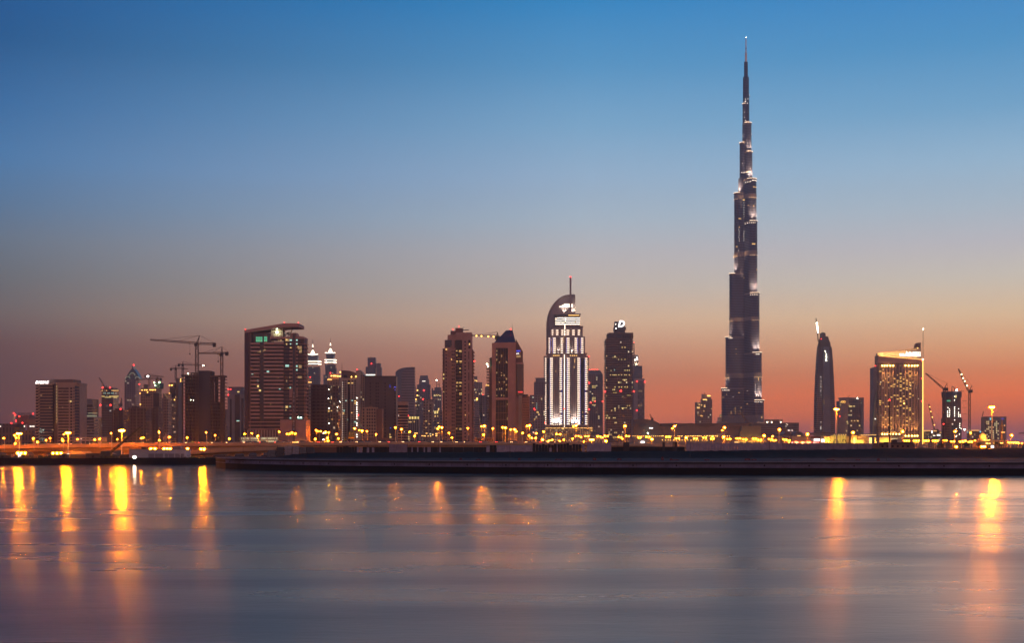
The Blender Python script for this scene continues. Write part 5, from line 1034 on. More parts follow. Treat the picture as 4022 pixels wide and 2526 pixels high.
mb = MB()
for a, c_, y0, y1 in ((3561,3597,1386.4,1388),(3561,3562.5,1382,1388),(3566,3567.5,1384,1388),(3573,3574.5,1382.5,1388),(3577,3580,1385,1388),(3584,3585.2,1384,1388),(3590,3591.5,1381.5,1388),(3595.5,3597,1382,1388),(3578,3579,1382.5,1383.5),(3586,3587,1381.5,1382.5),(3562,3563,1380.3,1381.3)): mb.box(b.x(a), b.x(c_), 1.2, 1.7, b.z(y1), b.z(y0))
mb.build('script_lettering', SIGNW, b.e)
mb = MB()
for a, c_, y0, y1 in ((3600,3616,1383,1384),(3600,3616,1398,1399),(3600,3601,1383,1399),(3615,3616,1383,1399)): mb.box(b.x(a), b.x(c_), 1.2, 1.7, b.z(y1), b.z(y0))
mb.build('emblem_frame', SIGNW, b.e); b.text('A', 3604, 3612, 1386, 1395, SIGNW, 1.7, 0, .015, .4, 'emblem_letter')
[spot(b.e, (b.x(q), -3.0, b.z(1397.5 + (q-3452)*.086)), (b.x(q), 2, b.z(1386)), 9000, (1, .55, .2), 100) for q in range(3466, 3620, 22)]; b.mast(3624.5, 1293, 1745, .55, DSTEEL, -1.2, 'roof_mast'); b.many('edge_light', [(3622.6, 3624.4, 1413, 1745)], mat('edge_gold_light', (.4,.3,.1), .4, emit=(1,.62,.12), strength=4, sample=True), .5, -1.2); b.red([(3619,1417),(3619,1487),(3619,1576)], 5, -1.2); b.light([(3623.5,1412),(3624.5,1293)], LAMPW, 3, -1.5)
b.slab('left_wing', [(3430,1745),(3449,1745),(3449,1438),(3432,1444),(3432,1560),(3430.5,1640)], 4, 18, GREY); b.slab('curved_fin', [(3430,1745),(3434,1745),(3437,1600),(3446,1535),(3440,1560),(3433,1605),(3430,1660)], .5, 4, mat('pale_green_fin', (.22,.25,.18), .6)); b.red([(3441,1437)], 5, 3)
b.many('lit_window', [(3436,3441,1643,1648),(3442,3444,1645,1648)], WINW, .3, 3.9)
cols = [3464.4,3473.6,3483.5,3495,3507,3555.5,3568,3580.6,3591.4,3602]; cols2 = [3519, 3531, 3543.5]
b.many('column', [(x-2, x+2, 1432, 1712) for x in cols + cols2], TAN2, .7)
for x in cols:
    b.light([(x, 1437)], mat('column_flood', (.5,.4,.2), .4, emit=(1,.5,.1), strength=30.0, sample=True), 5.0, -1.5, 'column_light')
for x, y, dr in [(x, 1436, -1) for x in cols] + [(x, 1713 if x > 3540 else 1706, 1) for x in cols + cols2]:
    sl_ = bpy.data.lights.new('column_floodlight', 'SPOT'); sl_.energy = 55000.0; sl_.color = (1, .50, .13); sl_.spot_size = R(26); sl_.spot_blend = 1.0; sl_.shadow_soft_size = .2
    so = bpy.data.objects.new('column_floodlight', sl_); COL.objects.link(so); so.parent = b.e; so.location = (b.x(x), -2.6, b.z(y) + dr * 1.2)
    so.rotation_euler = Vector((0, 1.9, dr * 20.0)).to_track_quat('-Z', 'Y').to_euler()
for x in cols + cols2: b.light([(x, 1713 if x > 3540 else 1706)], MATS['column_flood'], 4.5, -1.5, 'column_light')
rs = random.Random(3); rooms = []
for i in range(88):
    cx = rs.choice([3457, 3468, 3478, 3488, 3501, 3513, 3525, 3537, 3549, 3562, 3574, 3586, 3597]); y = 1450 + 7.25 * rs.randint(0, 34)
    w = 4 if rs.random() < .4 else 8; rooms.append((cx - w/2, cx + w/2, y, y + 4.2))
rooms += [(3504,3513,1510+i*7.6,1515+i*7.6) for i in (0,1)] + [(3533,3542,y,y+4.5) for y in (1466,1480,1496,1511,1518,1532,1562,1576,1591)] + [(3545,3553,y,y+4.5) for y in (1488,1503,1525,1555)] + [(3571,3579,y,y+4.5) for y in (1473,1502,1510,1525,1547)]
b.many('lit_window', rooms, mat('hotel_room_light', (.3,.2,.1), .4, emit=(1,.55,.12), strength=.95), .3, 0); b.light([(3550.5,1585.5)], AMBER, 6, -1)
b.box('entrance_hall', 3442, 3488, 1718, None, -14, -2, CREAM, False); b.many('washed_wall', [(3443,3487,1720,1738)], WASH, .3, -14); [spot(b.e, (b.x(q), -22, b.z(1743)), (b.x(q), -14, b.z(1729)), 16000, (1, .46, .07), 95) for q in (3454, 3476)]; b.slab('entrance_canopy', [(3486,1745),(3532,1745),(3536,1709),(3488,1707),(3488,1711),(3530,1713),(3526,1722),(3488,1730)], -13, -6, mat('canopy_white', (.4,.36,.3), .7)); b.many('entrance_window', [(3492,3524,1722,1740)], mat('entrance_glow', (.3,.3,.2), .4, emit=(1,.85,.45), strength=.7), .3, -5)

# ---- curved tower under construction, low lit blocks, grey office
b = Bld('unfinished_tower', 'round fronted unfinished tower dotted with white site lights between two cranes', 'building', 3757, 1400, span=(3717, 3798), phrase='the site lit tower')
k = b.k; FU = facade('site_tower_skin', (.13,.105,.105), (.06,.05,.05), 2.2, 3.0, .5, .6, .01, (1,.9,.7), .8, 46)
MB().lathe([(38*k, 0), (38*k, b.z(1643)), (35.5*k, b.z(1643)), (35.5*k, b.z(1555))], 0, 16, 28).build('wall', FU, b.e); MB().lathe([(38*k, b.z(1560)), (38.5*k, b.z(1540)), (37.5*k, b.z(1537))], 0, 16, 28).build('climbing_screen', mat('blue_screen', (.05,.055,.10), .7), b.e); MB().lathe([(39.6*k, b.z(1664)), (39.6*k, b.z(1642))], 0, 16, 28).build('protection_screen', BROWN, b.e)
mb = MB(); [mb.box(b.x(3722+i*5), b.x(3722.7+i*5), 2+abs(i-7)*.6, 2.4+abs(i-7)*.6, b.z(1540), b.z(1532 + (i*5) % 4)) for i in range(15)]; mb.build('roof_rebar', DSTEEL, b.e)
MB().tube((b.x(3749), 8, b.z(1540)), (b.x(3749), 8, b.z(1517)), .35).tube((b.x(3749), 8, b.z(1517)), (b.x(3757), 8, b.z(1520)), .35).tube((b.x(3757), 8, b.z(1520)), (b.x(3761), 8, b.z(1538)), .5).build('concrete_pump_boom', DSTEEL, b.e)
sl = [(3755,1557),(3755,1572)] + [(3755, y) for y in (1599,1606,1613,1620,1627,1635,1650)] + [(3732,1601),(3737,1607),(3731,1615),(3737,1614),(3731,1621),(3737,1621),(3731,1629),(3737,1629),(3736,1636),(3731,1636)] + [(3772,1606),(3772,1620),(3772,1628),(3780,1629),(3772,1636),(3780,1636)] + [(3778,1664),(3778,1672),(3778,1680),(3762,1685),(3786,1684),(3763,1712),(3776,1706),(3760,1716)]
for a, y in sl: MB().ball((b.x(a), 16 - math.sqrt(max((36*k)**2 - b.x(a)**2, 0)) - 1.2, b.z(y)), k*1.5, 1, 6, 4).build('site_light', mat('site_lamp', (.8,.8,.7), .4, emit=(1,.92,.72), strength=6), b.e)
b.light([(3763,1532)], LAMPW, 6, 4); b.light([(3776,1689)], LAMPG, 5, -10)
b.many('lit_opening', [(3724,3738,1572,1577)], WING, .5, 4.5); b.many('lit_opening', [(3753,3758,1553,1563)], WINY, .5, 1)
for y in (1573, 1599, 1625, 1650): MB().box(b.x(3708), b.x(3724), 8, 8.5, b.z(y), b.z(y-1)).box(b.x(3790), b.x(3808), 8, 8.5, b.z(y+2), b.z(y+1)).build('crane_tie', DSTEEL, b.e)

b = Bld('office_block', 'low office block with a gold cornice and cool signs left of the site lit tower', 'building', 3672, 1600, span=(3626, 3718), phrase='the gold corniced block')
FL = facade('low_block_wall', (.20,.155,.13), (.05,.04,.04), 2.6, 3.2, .6, .5, .12, (1,.75,.35), .6, 47); b.box('wall', 3626, 3716, 1693, None, 0, 24, FL)
b.many('cornice_light', [(3627,3655,1690.5,1695),(3666,3679,1691,1696),(3690,3713,1698,1701)], mat('cornice_glow', (.4,.3,.2), .4, emit=(1,.5,.14), strength=.85), .4); b.many('lit_sign', [(3658.5,3662,1692.5,1702)], SIGNW, .4); b.many('lit_window', [(3680,3693,1707,1713),(3665,3673,1710.5,1713.5)], WINW, .4)
b = Bld('office_block', 'low office block with a gold cornice and cyan signs right of the site lit tower', 'building', 3835, 1600, span=(3797, 3871), phrase='the cyan signed block')
b.box('wall', 3797, 3871, 1693, None, 0, 20, FL); b.many('cornice_light', [(3798,3846,1689.5,1693.5),(3857,3870,1691,1695)], MATS['cornice_glow'], .5); b.text('C', 3797, 3801, 1695, 1701, SIGNC, -.6); b.many('lit_sign', [(3802,3804,1695.5,1700),(3805,3808,1697,1700.5),(3848,3851,1694,1699),(3852,3856,1694,1699)], SIGNC, .4); b.many('lit_sign', [(3850.5,3854.5,1719,1724)], SIGNW, .4)
b = Bld('office_tower', 'square grey office with rows of lit windows and green and blue roof signs', 'building', 3903, 1500, span=(3853, 3953), phrase='the square grey office')
b.box('wall', 3853, 3953, 1637, None, 0, 20, GREY); bandsy = (1664,1678,1691,1702,1714,1724)
rs = random.Random(9); b.many('window', [(3868+i*6.3, 3873+i*6.3, y, y+4) for y in frange(1655, 1728, 7.3) for i in range(9)], GLASS, .1)
b.many('lit_window', [(3868+i*6.3, 3872+i*6.3, 1655+7.3*j, 1659+7.3*j) for j in range(10) for i in range(9) if rs.random() < .42], mat('office_glow', (.2,.2,.1), .4, emit=(1,.82,.4), strength=.75), .3)
b.many('green_sign', [(3888,3891,1642,1650)], SIGNC, .3); b.many('green_sign', [(3891.5,3894,1641,1649)], WING, .3); b.many('blue_sign', [(3932,3937,1643,1648),(3938,3940,1643.5,1648),(3941,3943,1645,1648)], WINB, .3)
MB().tube((b.x(3866), 6, b.z(1636)), (b.x(3870), 6, b.z(1616)), .5).build('roof_jib', STEEL, b.e)

# ---- mosque
b = Bld('mosque', 'small mosque with a gold floodlit dome and one balconied minaret', 'mosque', 3900, 900, span=(3838, 3956), phrase='the mosque')
k = b.k; MOS = mat('mosque_stone', (.50,.36,.16), .7); b.box('hall', 3848, 3956, 1733, None, 0, 14, MOS, False); b.box('parapet', 3846, 3957, 1731, 1734.5, -.5, 14.5, MOS, False)
MB().lathe([(27*k, b.z(1733)), (22*k, b.z(1729)), (15*k, b.z(1725)), (13.8*k, b.z(1722)), (14*k, b.z(1716)), (12.5*k, b.z(1709)), (9.5*k, b.z(1704.5)), (5*k, b.z(1701)), (1.2*k, b.z(1699)), (.5*k, b.z(1692))], b.x(3872), 6, 24).build('dome', MOS, b.e, smooth=True)
mb = MB().lathe([(6*k, b.z(1733)), (5.6*k, b.z(1702)), (8*k, b.z(1701)), (8.4*k, b.z(1697)), (5*k, b.z(1696.5)), (4.8*k, b.z(1676)), (6.5*k, b.z(1675)), (6.5*k, b.z(1672)), (3.8*k, b.z(1671)), (3.4*k, b.z(1658)), (.4*k, b.z(1642))], b.x(3946), 5, 12); mb.build('minaret', mat('minaret_stone', (.36,.22,.12), .8), b.e)
b.many('balcony_light', [(3939,3953,1697,1700),(3950,3953,1670,1673)], GOLDS, .5, 3); b.light([(3863,1728),(3872,1729),(3881,1728)], GOLD, 3, -2.5, 'dome_light'); b.light([(3855,1731.5),(3890,1731.5)], GOLD, 3, 0, 'dome_light'); b.many('wall_light', [(3872,3881,1741,1744),(3886,3889,1741,1744),(3903,3905,1741,1743.5),(3912,3914,1741,1743.5),(3928,3940,1740.5,1744)], AMBER, .4)
[spot(b.e, (b.x(q), -4, b.z(1731)), (b.x(3872), 2, b.z(1714)), 16000, (1, .52, .08), 70) for q in (3856, 3888)]; b.many('arched_window', [(3850+i*9, 3854+i*9, 1748, 1760) for i in range(12)], BROWN, .2)

# ================================================================== CRANES
def crane(label, D, mast_px, base, top, apex, jib, counter, group='tower cranes on the skyline', w=2.0, cab=True, lights=None, lm=None, t=1.0, luff=False, hook=None, foot=None):
    """mast at mast_px from row base up to row top; apex, jib tip, counter-jib end as photograph points"""
    k = D / F; x0 = (mast_px - CX) * k; e = empty('tower_crane', (x0, D, 2.6)); tag(e, label, 'crane', group)
    X = lambda p: (p - mast_px) * k
    Z = lambda p: EYE - 2.6 + (HY - p) * k
    r, rd = .16 * t, .09 * t
    MB().lattice((0, 0, Z(base)), (0, 0, Z(top)), w, w * 1.5, r, rd).build('mast', STEEL, e)
    root = (0 if not luff else (1.5 if jib[0] > mast_px else -1.5), 0, Z(top) + .5)
    MB().lattice(root, (X(jib[0]), 0, Z(jib[1])), w * .75, w * 1.4, r * .8, rd, .6).build('jib', STEEL, e)
    MB().lattice((0, 0, Z(top) + .3), (X(counter[0]), 0, Z(counter[1])), w * .7, w * 1.2, r, rd).build('counter_jib', STEEL, e)
    s = 1 if counter[0] > mast_px else -1; cx = X(counter[0]); MB().box(cx - s*2.6, cx, -1.1, 1.1, Z(counter[1]) - 2.6, Z(counter[1]) + .6).build('counterweight', DSTEEL, e)
    MB().box(-s*.6 - 1.2, -s*.6 + 1.2, -2.2, -.4, Z(top) - 2.4, Z(top) - .1).build('cab', DSTEEL, e); MB().box(-w*.7, w*.7, -w*.7, w*.7, Z(top) - .4, Z(top) + .4).build('slewing_ring', DSTEEL, e)
    MB().tube((-.5, -.6, Z(top)), (X(apex[0]), 0, Z(apex[1])), r*1.3, r).tube((.5, .6, Z(top)), (X(apex[0]), 0, Z(apex[1])), r*1.3, r).build('tower_head', STEEL, e)
    tip = lambda f: (X(mast_px + (jib[0] - mast_px) * f), 0, Z(top + (jib[1] - top) * f) + .6)
    a = (X(apex[0]), 0, Z(apex[1]))
    MB().tube(a, tip(.95 if luff else .82), rd, n=4).build('tie_rod', STEEL, e); MB().tube(a, (cx, 0, Z(counter[1]) + .5), rd, n=4).build('tie_rod', STEEL, e)
    if not luff: MB().tube(a, tip(.42), rd, n=4).build('tie_rod', STEEL, e)
    if hook:
        hx = X(hook[0]); hz = tip((hook[0] - mast_px) / (jib[0] - mast_px))[2] - 1.4
        MB().tube((hx, 0, hz), (hx, 0, Z(hook[1])), rd * .8, n=4).build('hoist_rope', DSTEEL, e); MB().box(hx - .5, hx + .5, -.4, .4, Z(hook[1]) - 1.2, Z(hook[1])).build('hook_block', DSTEEL, e); MB().box(hx - 1, hx + 1, -.7, .7, hz, hz + .5).build('trolley', DSTEEL, e)
    for f in lights or (): p = tip(f); MB().ball((p[0], -1, p[2] - .8), .9 if D > 1800 else .65, 1, 6, 4).build('jib_lamp', lm or LAMPW, e)
    return e
crane('longest tower crane rising out of the open concrete frame, jib over the dark blocks', 1095, 773.5, 1745, 1350, (784,1318), (591,1335), (848,1352), t=1.6, hook=(746,1388), w=2.4)
crane('second tower crane on the open concrete frame, jib running towards the longest crane', 1095, 871, 1745, 1389, (872,1362), (781,1388), (897,1386), t=1.6, hook=(857,1418), w=2.0)
crane('small crane with a lamp on its jib, behind the two step hotel', 1600, 718, 1484, 1433, (718,1420), (808,1436), (699,1432), t=1.5, lights=(.9,))
crane('small crane behind the two step hotel, lower than the lamp carrying one', 1600, 690.5, 1495, 1448, (690.5,1434), (737,1450), (668,1449), t=1.5)
crane('small crane over the stepped hotel with a bright white floodlight on its short arm', 1580, 586, 1520, 1477, (586,1467), (644,1481), (568,1476), t=1.4); MB().ball((W(580.5,1478.5,1578)), 2.0, .6, 8, 4)
fl = MB().ball((0, 0, 0), 1.5, .6, 8, 4).build('site_floodlight', mat('crane_flood', (.8,.8,.8), .4, emit=(1,.9,.85), strength=18)); fl.location = W(580.5, 1478.5, 1578); tag(fl, 'bright white site floodlight hung beside the small crane over the stepped hotel', 'floodlight')
crane('low crane over the green lit core with a long thin jib reaching the pointed tower', 1600, 618, 1515, 1488, (618,1476), (546,1492), (636,1489), t=1.4)
crane('lamp strung crane between the tall tan tower and the pointed office tower', 1000, 1953, 1400, 1323, (1953,1304), (1850,1318), (1962,1324), t=1.3, lights=(.79,.6,.34,.14), lm=AMBER)
crane('luffing crane on the tapering tower with a string of white lamps on its steep jib', 2190, 3217.5, 1400, 1342, (3224,1330), (3205,1251), (3224,1345), luff=True, t=2.0, lights=(.42,.47,.52,.57,.62,.67,.74,.8))
crane('luffing crane left of the site lit tower, jib reaching towards the gold columned hotel', 1385, 3708.5, 1745, 1527, (3720,1506), (3636,1467), (3723,1527), luff=True, t=1.5)
crane('luffing crane right of the site lit tower with four lamps on its steep jib', 1385, 3807.5, 1745, 1536, (3817,1515), (3764,1449), (3819,1534), luff=True, t=1.5, lights=(.24,.45,.58,.75), lm=mat('jib_yellow', (.8,.8,.5), .4, emit=(1,.85,.4), strength=14))
crane('low luffing crane with amber lamps between the gold columned hotel and the site lit tower', 1620, 3674, 1720, 1690, (3682,1684), (3648,1588), (3686,1690), luff=True, t=1.5, lights=(.2,.5,.72,.9), lm=AMBER)
crane('thin luffing crane standing on the dark glass tower with red beacons', 1805, 415, 1530, 1523, (419,1515), (390,1484), (421,1523), luff=True, t=1.5)
crane('small dark crane clinging to the right side of the tower with red beacons', 1795, 472, 1600, 1588, (478,1578), (477,1564), (480,1590), luff=True, t=1.8)
crane('tiny far crane at the mall roof beside the dark balcony tower', 1700, 2562, 1660, 1645, (2560,1638), (2553,1628), (2566,1646), luff=True, t=1.3)
crane('pale slanting crane in front of the foot of the tallest tower', 1560, 2945, 1672, 1666, (2944,1660), (2903,1618), (2947,1666), luff=True, t=1.0)
crane('crane at the far end of the shore, its level jib pointing back to the mosque', 1200, 4030, 1745, 1704, (4030,1696), (4003,1703), (4045,1704), t=1.2)

# ================================================================== LAMPS
def near_phrase(px):
    c_ = [(abs((a + b_) / 2 - px) / max(b_ - a, 20), D, ph) for a, b_, D, ph in BACK if a - 4 <= px <= b_ + 4]
    if not c_: c_ = [(min(abs(a - px), abs(b_ - px)), D, ph) for a, b_, D, ph in BACK]; return min(c_)[2]
    return min(c_, key=lambda q: q[1])[2]
LENS = {}
def lens_mesh(m, r, flat, key):
    if key not in LENS:
        mb = MB().ball((0, 0, 0), r, flat, 8, 4); me = bpy.data.meshes.new('lens'); me.from_pydata(mb.v, [], mb.f); me.materials.append(m); LENS[key] = me
    return LENS[key]
PLACED = []
def lamp(px, py, kind, D=None):
    """s one head, d two heads, m taller road lamp, b high mast with a ring of heads"""
    dk, zk = brp(px)
    if D is None:
        if px < 950 and py < 1733 and (kind != 's' or px % 2): D, base = dk - 1.2, zk - 2.2
        elif px < 2150 and py < 1733 and (kind == 's' and px % 2): D, base = dk + 7, zk - .85
        elif px < 2150 and py < 1733:
            near = [q[2] for q in BACK if q[0] - 4 <= px <= q[1] + 4 and q[2] < 1420]; D, base = (min(near) if near else 900) - 26, 2.4
        elif px < 2240: D, base = 860, 2.4
        elif py > 1745: D, base = 437, crest(px)
        else: D, base = {'s': 1150, 'd': 1080, 'm': 900, 'b': 820}[kind], 2.44
    else: base = 2.4
    k = D / F; top = EYE + (HY - py) * k
    h = top - base
    if h < 1.5 and D < 800 and py < 1745: D, base = 860, 2.4; k = D / F; top = EYE + (HY - py) * k; h = top - base
    x = (px - CX) * k
    e = empty({'s': 'street_lamp', 'd': 'street_lamp', 'm': 'road_lamp', 'b': 'high_mast_lamp'}[kind], (x, D, base))
    PLACED.append((e, px, kind))
    s = k / (560 / F)          # farther lamps are modelled with larger lanterns, as the ones by the mall are
    s = min(max(s, .8), 1.6)
    pr = {'s': .10, 'd': .11, 'm': .13, 'b': .22}[kind] * s
    MB().tube((0, 0, 0), (0, 0, h), pr * 1.35, pr * .8, 6).build('pole', POLE, e)
    L = {'s': (LAMPS, .22), 'd': (LAMPS, .25), 'm': (LAMPM, .30 if px > 950 else .13), 'b': (LAMPB, {478: .42, 3896: .38, 75: .30, 268: .28, 3286: .26}.get(px, .26))}[kind]
    def head(dx, dy, r, m):
        o = bpy.data.objects.new('lamp_head', lens_mesh(HOUSE, r * 1.1, .4, ('h', kind, round(r, 2)))); COL.objects.link(o); o.parent = e; o.location = (dx, dy, h + r * .55)
        q = bpy.data.objects.new('lens', lens_mesh(m, r, .85, (m.name, kind, round(r, 2)))); COL.objects.link(q); q.parent = o; q.location = (0, -.05, -r * .5)
        w_ = bpy.data.objects.new('halo_bowl', lens_mesh(HALO, r * (1.7 if kind == 'b' else 2.9), .8, ('w', kind, round(r, 2)))); COL.objects.link(w_); w_.parent = o; w_.location = (0, r * 2.9, -r * .55)  # added behind the lens as its orange halo
    if kind == 's': MB().tube((0, 0, h - .25), (.0, -.8*s, h + .1), .06*s, n=5).build('arm', POLE, e); head(0, -.8*s, L[1]*s, L[0])
    elif kind == 'd':
        MB().tube((-.75*s, 0, h + .1), (.75*s, 0, h + .1), .06*s, n=5).build('arm', POLE, e)
        for sg in (-1, 1): head(sg*.75*s, 0, L[1]*s*.85, L[0])
    elif kind == 'm': MB().tube((0, 0, h - .3), (0, -.9*s, h + .1), .07*s, n=5).build('arm', POLE, e); head(0, -.9*s, L[1]*s, L[0])
    else:
        MB().lathe([(.7*s, h), (.85*s, h + .12), (.7*s, h + .25)], 0, 0, 12).build('head_ring', HOUSE, e)
        for q in range(6): a = math.pi*q/3 + .3; head(.8*s*math.cos(a), .8*s*math.sin(a), L[1]*s, L[0])
    return e
LAMPS_AT = {'b': [(75,1704),(268,1701),(478,1692),(3286,1608),(3896,1600),(2324,1728),(3862,1755)],
 'm': [(812,1700),(1014,1713),(1280,1699),(1394,1684),(1423,1693),(1577,1687),(1736,1680),(1903,1674),(1985,1681),(2080,1672),(2131,1728),(2157,1733),(2262,1672),(2379,1733),(2455,1674),(2560,1726),(2649,1675),(2694,1720),(2845,1680),(2841,1717),(3000,1712),(3060,1688),(3170,1706),(3349,1700),(3543,1696),(3750,1695),(3971,1710),(3754,1756),(627,1699),(439,1702),(2021,1688)],
 's': [(17,1722),(60,1711),(62,1743),(45,1756),(66,1720),(133,1723),(149,1737),(182,1730),(198,1722),(252,1707),(246,1726),(249,1732),(306,1726),(374,1728),(393,1725),(462,1726),(557,1722),(564,1720),(626,1730),(667,1718),(736,1720),(846,1711),(902,1724),(962,1705),(990,1703),(1098,1697),(1148,1700),(1161,1704),(1242,1690),(1292,1699),(1239,1726),(1287,1721),(1289,1732),(1323,1706),(1330,1723),(1342,1737),(1412,1690),(1442,1695),(1478,1707),(1553,1680),(1610,1697),(1629,1713),(1725,1677),(1719,1685),(1764,1701),(1776,1720),(1838,1683),(1892,1675),(1900,1708),(1918,1729),(1936,1684),(1974,1679),(2006,1688),(2028,1695),(2053,1702),(2070,1675),(2078,1712),(2089,1721),(2106,1703),(2104,1721),(2135,1697),(2168,1729),(2197,1733),(2214,1728),(2252,1676),(2249,1724),(2283,1718),(2293,1736),(2366,1720),(2444,1724),(2640,1684),(2798,1715),(2836,1691),(3034,1714),(3098,1738),(3811,1701),(3828,1731),(3251,1735),(3705,1741),(3998,1741),(4012,1742)],
 'd': [(1132,1705),(1254,1695),(2193,1706),(2267,1713),(2305,1714),(2353,1716),(2381,1713),(2435,1718),(2465,1714),(2512,1719),(2545,1717),(2623,1717),(2662,1723),(2732,1723),(2768,1720),(2798,1724),(2862,1725),(2901,1723),(2925,1727),(2964,1724),(2984,1729),(3026,1725),(3041,1730),(3083,1727),(3095,1731),(3557,1732),(3565,1732),(3595,1732),(3603,1732),(3634,1732),(3642,1732),(3670,1732),(3678,1732),(3712,1731),(3742,1735),(3777,1736),(3786,1733),(3811,1737),(3820,1734),(3968,1739),(3987,1739)]}
for kind, pts in LAMPS_AT.items():
    for px, py in pts:
        D = None
        if kind == 'b' and px in (3286, 3896): D = 520
        if kind == 'b' and px in (75, 268, 478): D = 500
        lamp(px, py, kind, D)
words = ['first', 'second', 'third', 'fourth', 'fifth', 'sixth', 'seventh', 'eighth', 'ninth', 'tenth', 'eleventh', 'twelfth', 'thirteenth', 'fourteenth', 'fifteenth', 'sixteenth', 'seventeenth', 'eighteenth', 'nineteenth', 'twentieth']
kinds = {'s': ('small orange lamp', 'small street lamps'), 'd': ('twin orange lamp', 'twin headed lamps'), 'm': ('tall orange lamp', 'tall road lamps'), 'b': ('high mast orange lamp', 'high mast lamps')}
byp = {}
for e, px, kind in PLACED: byp.setdefault((kind, near_phrase(px)), []).append((px, e))
for (kind, ph), lst in byp.items():
    lst.sort(key=lambda q: q[0])
    for i, (px, e) in enumerate(lst):
        lab = f'{kinds[kind][0]} before {ph}' + (f', {words[i]} of {len(lst)} from left' if len(lst) > 1 else '')
        tag(e, lab, 'street lamp', kinds[kind][1])
# small floodlights under the bridge and on the retaining wall
RET = mat('retaining_wall', (.38, .30, .22), .85, noise=.2)
t = empty('retaining_wall', (W(276,0,640).x, 640, 2.4)); tag(t, 'pale retaining wall lit orange under the bridge behind the first wide piers', 'wall')
MB().box(-9.3, 9.3, 0, 1, 0, 4.6).build('wall', RET, t); MB().add([(9.3,0,0),(24,0,0),(9.3,0,4.6),(9.3,1,0),(24,1,0),(9.3,1,4.6)], [(0,1,2),(5,4,3),(0,3,4,1),(1,4,5,2),(2,5,3,0)]).build('sloping_wing', RET, t)
i = 0
for px, py, D, ph in [(70,1780,618,'left of the first piers'), (84,1780,618,'left of the first piers'), (99,1780,618,'left of the first piers'), (208,1781,632,'on the retaining wall'), (224,1781,632,'on the retaining wall'), (239,1781,632,'on the retaining wall'),
                      (593,1764,522,'above the white shed'), (609,1764,522,'above the white shed'), (645,1764,522,'above the white shed'), (657,1764,522,'above the white shed'), (669,1764,522,'above the white shed'), (737,1764,522,'beside the slip ramp'), (790,1765,526,'beside the slip ramp'), (802,1765,526,'beside the slip ramp')]:
    w = W(px, py, D); e = empty('underpass_lamp', (w.x, D, 2.4)); h = w.z - 2.4
    MB().tube((0,.3,0), (0,.3,h+.3), .07, n=5).build('pole', POLE, e); MB().box(-.4, .4, -.3, .5, h+.25, h+.45).build('housing', HOUSE, e); MB().ball((0, .5, h), .5, .8, 8, 4).build('halo_bowl', HALO, e); MB().ball((0,-.1,h), .40, .8, 8, 4).build('lens', LAMPM, e)
    same = [q for q in (('left of the first piers', 3), ('on the retaining wall', 3), ('above the white shed', 5), ('beside the slip ramp', 3)) if q[0] == ph][0]
    i = i + 1 if i and last == ph else 1; last = ph
    tag(e, f'low orange lamp {ph}, {words[i-1]} of {same[1]} from the left', 'lamp', 'low lamps under the bridge')
# illuminated white box signs on the shore
for px, py, D, w_, h_, lab in ((76,1790,480,.45,1.2,'upright glowing white box sign on the shore before the first bridge piers'), (268,1790,480,.45,1.25,'upright glowing white box sign on the shore before the retaining wall'), (3898,1757,440,.45,1.0,'glowing white box sign on the bank before the mosque')):
    p = W(px, py, D); e = empty('light_box_sign', (p.x, D, 2.4 if D > 460 else crest(px))); tag(e, lab, 'sign', 'white light box signs'); z = p.z - e.location.z
    MB().box(-w_, w_, -.15, .15, z-h_*.55, z+h_*.55).build('light_panel', SIGNW, e); MB().box(-w_*1.1, w_*1.1, -.12, .17, z+h_*.55, z+h_*.62).box(-.08, .08, -.1, .1, 0, z-h_*.55).build('frame', DSTEEL, e)
# the white-yellow work light close to the water
p = W(529.5, 1797.5, 466); e = empty('work_light', (p.x, 466, 2.4)); tag(e, 'dazzling yellow white work light low on the shore before the white shed', 'work light'); z = p.z - 2.4
MB().box(-.5, .5, -.2, .3, z-.4, z+.5).build('housing', DSTEEL, e); MB().ball((0,-.3,z), .55, .9, 10, 5).build('lens', LAMPW, e); MB().tube((0,0,0), (0,0,max(z-.4,.1)), .06).build('stand', DSTEEL, e)

# ================================================================== SHORE AND BANK
b = Bld('shed', 'low white flat roofed shed with grey doors on the shore below the bridge', 'shed', 617, 478, gz=2.4, span=(505, 730), phrase='the white shed')
b.box('wall', 507, 728, 1766, None, 0, 8, mat('shed_white', (.42,.40,.42), .8, noise=.15), False); b.box('roof_edge', 506, 729, 1764.5, 1767, -.15, 8.1, GREY, False); b.box('roof_box', 552, 570, 1756, 1765, 1, 4, DCONC, False); b.box('roof_box', 674, 707, 1753, 1765, 1, 5, GREY, False); b.box('lean_to', 470, 507, 1786, None, .5, 7, DCONC, False)
b.many('door', [(583,606,1783,1801),(609,640,1783,1801),(648,660,1783,1801),(662,684,1783,1801),(688,706,1783,1801),(710,722,1783,1801)], mat('shed_door', (.20,.18,.20), .7), .06)
e = empty('mobile_crane', (W(424,0,470).x, 470, 2.4)); tag(e, 'dark crawler crane on the shore with its boom slanting up over the bridge', 'crane'); a = W(424,1795,470); q = W(553,1677,470); o = e.location
MB().lattice((0,0,1.2), (q.x-o.x, 0, q.z-o.z), .7, 1.0, .14, .09, .5).build('boom', DSTEEL, e); MB().box(-2.4,1.2,-1.2,1.2,.8,2.6).build('cab', DSTEEL, e); MB().tube((q.x-o.x,0,q.z-o.z),(q.x-o.x,0,q.z-o.z-2.6),.05).build('hoist_rope', DSTEEL, e); MB().box(q.x-o.x-.25,q.x-o.x+.25,-.2,.2,q.z-o.z-3.4,q.z-o.z-2.6).build('hook_block', DSTEEL, e)
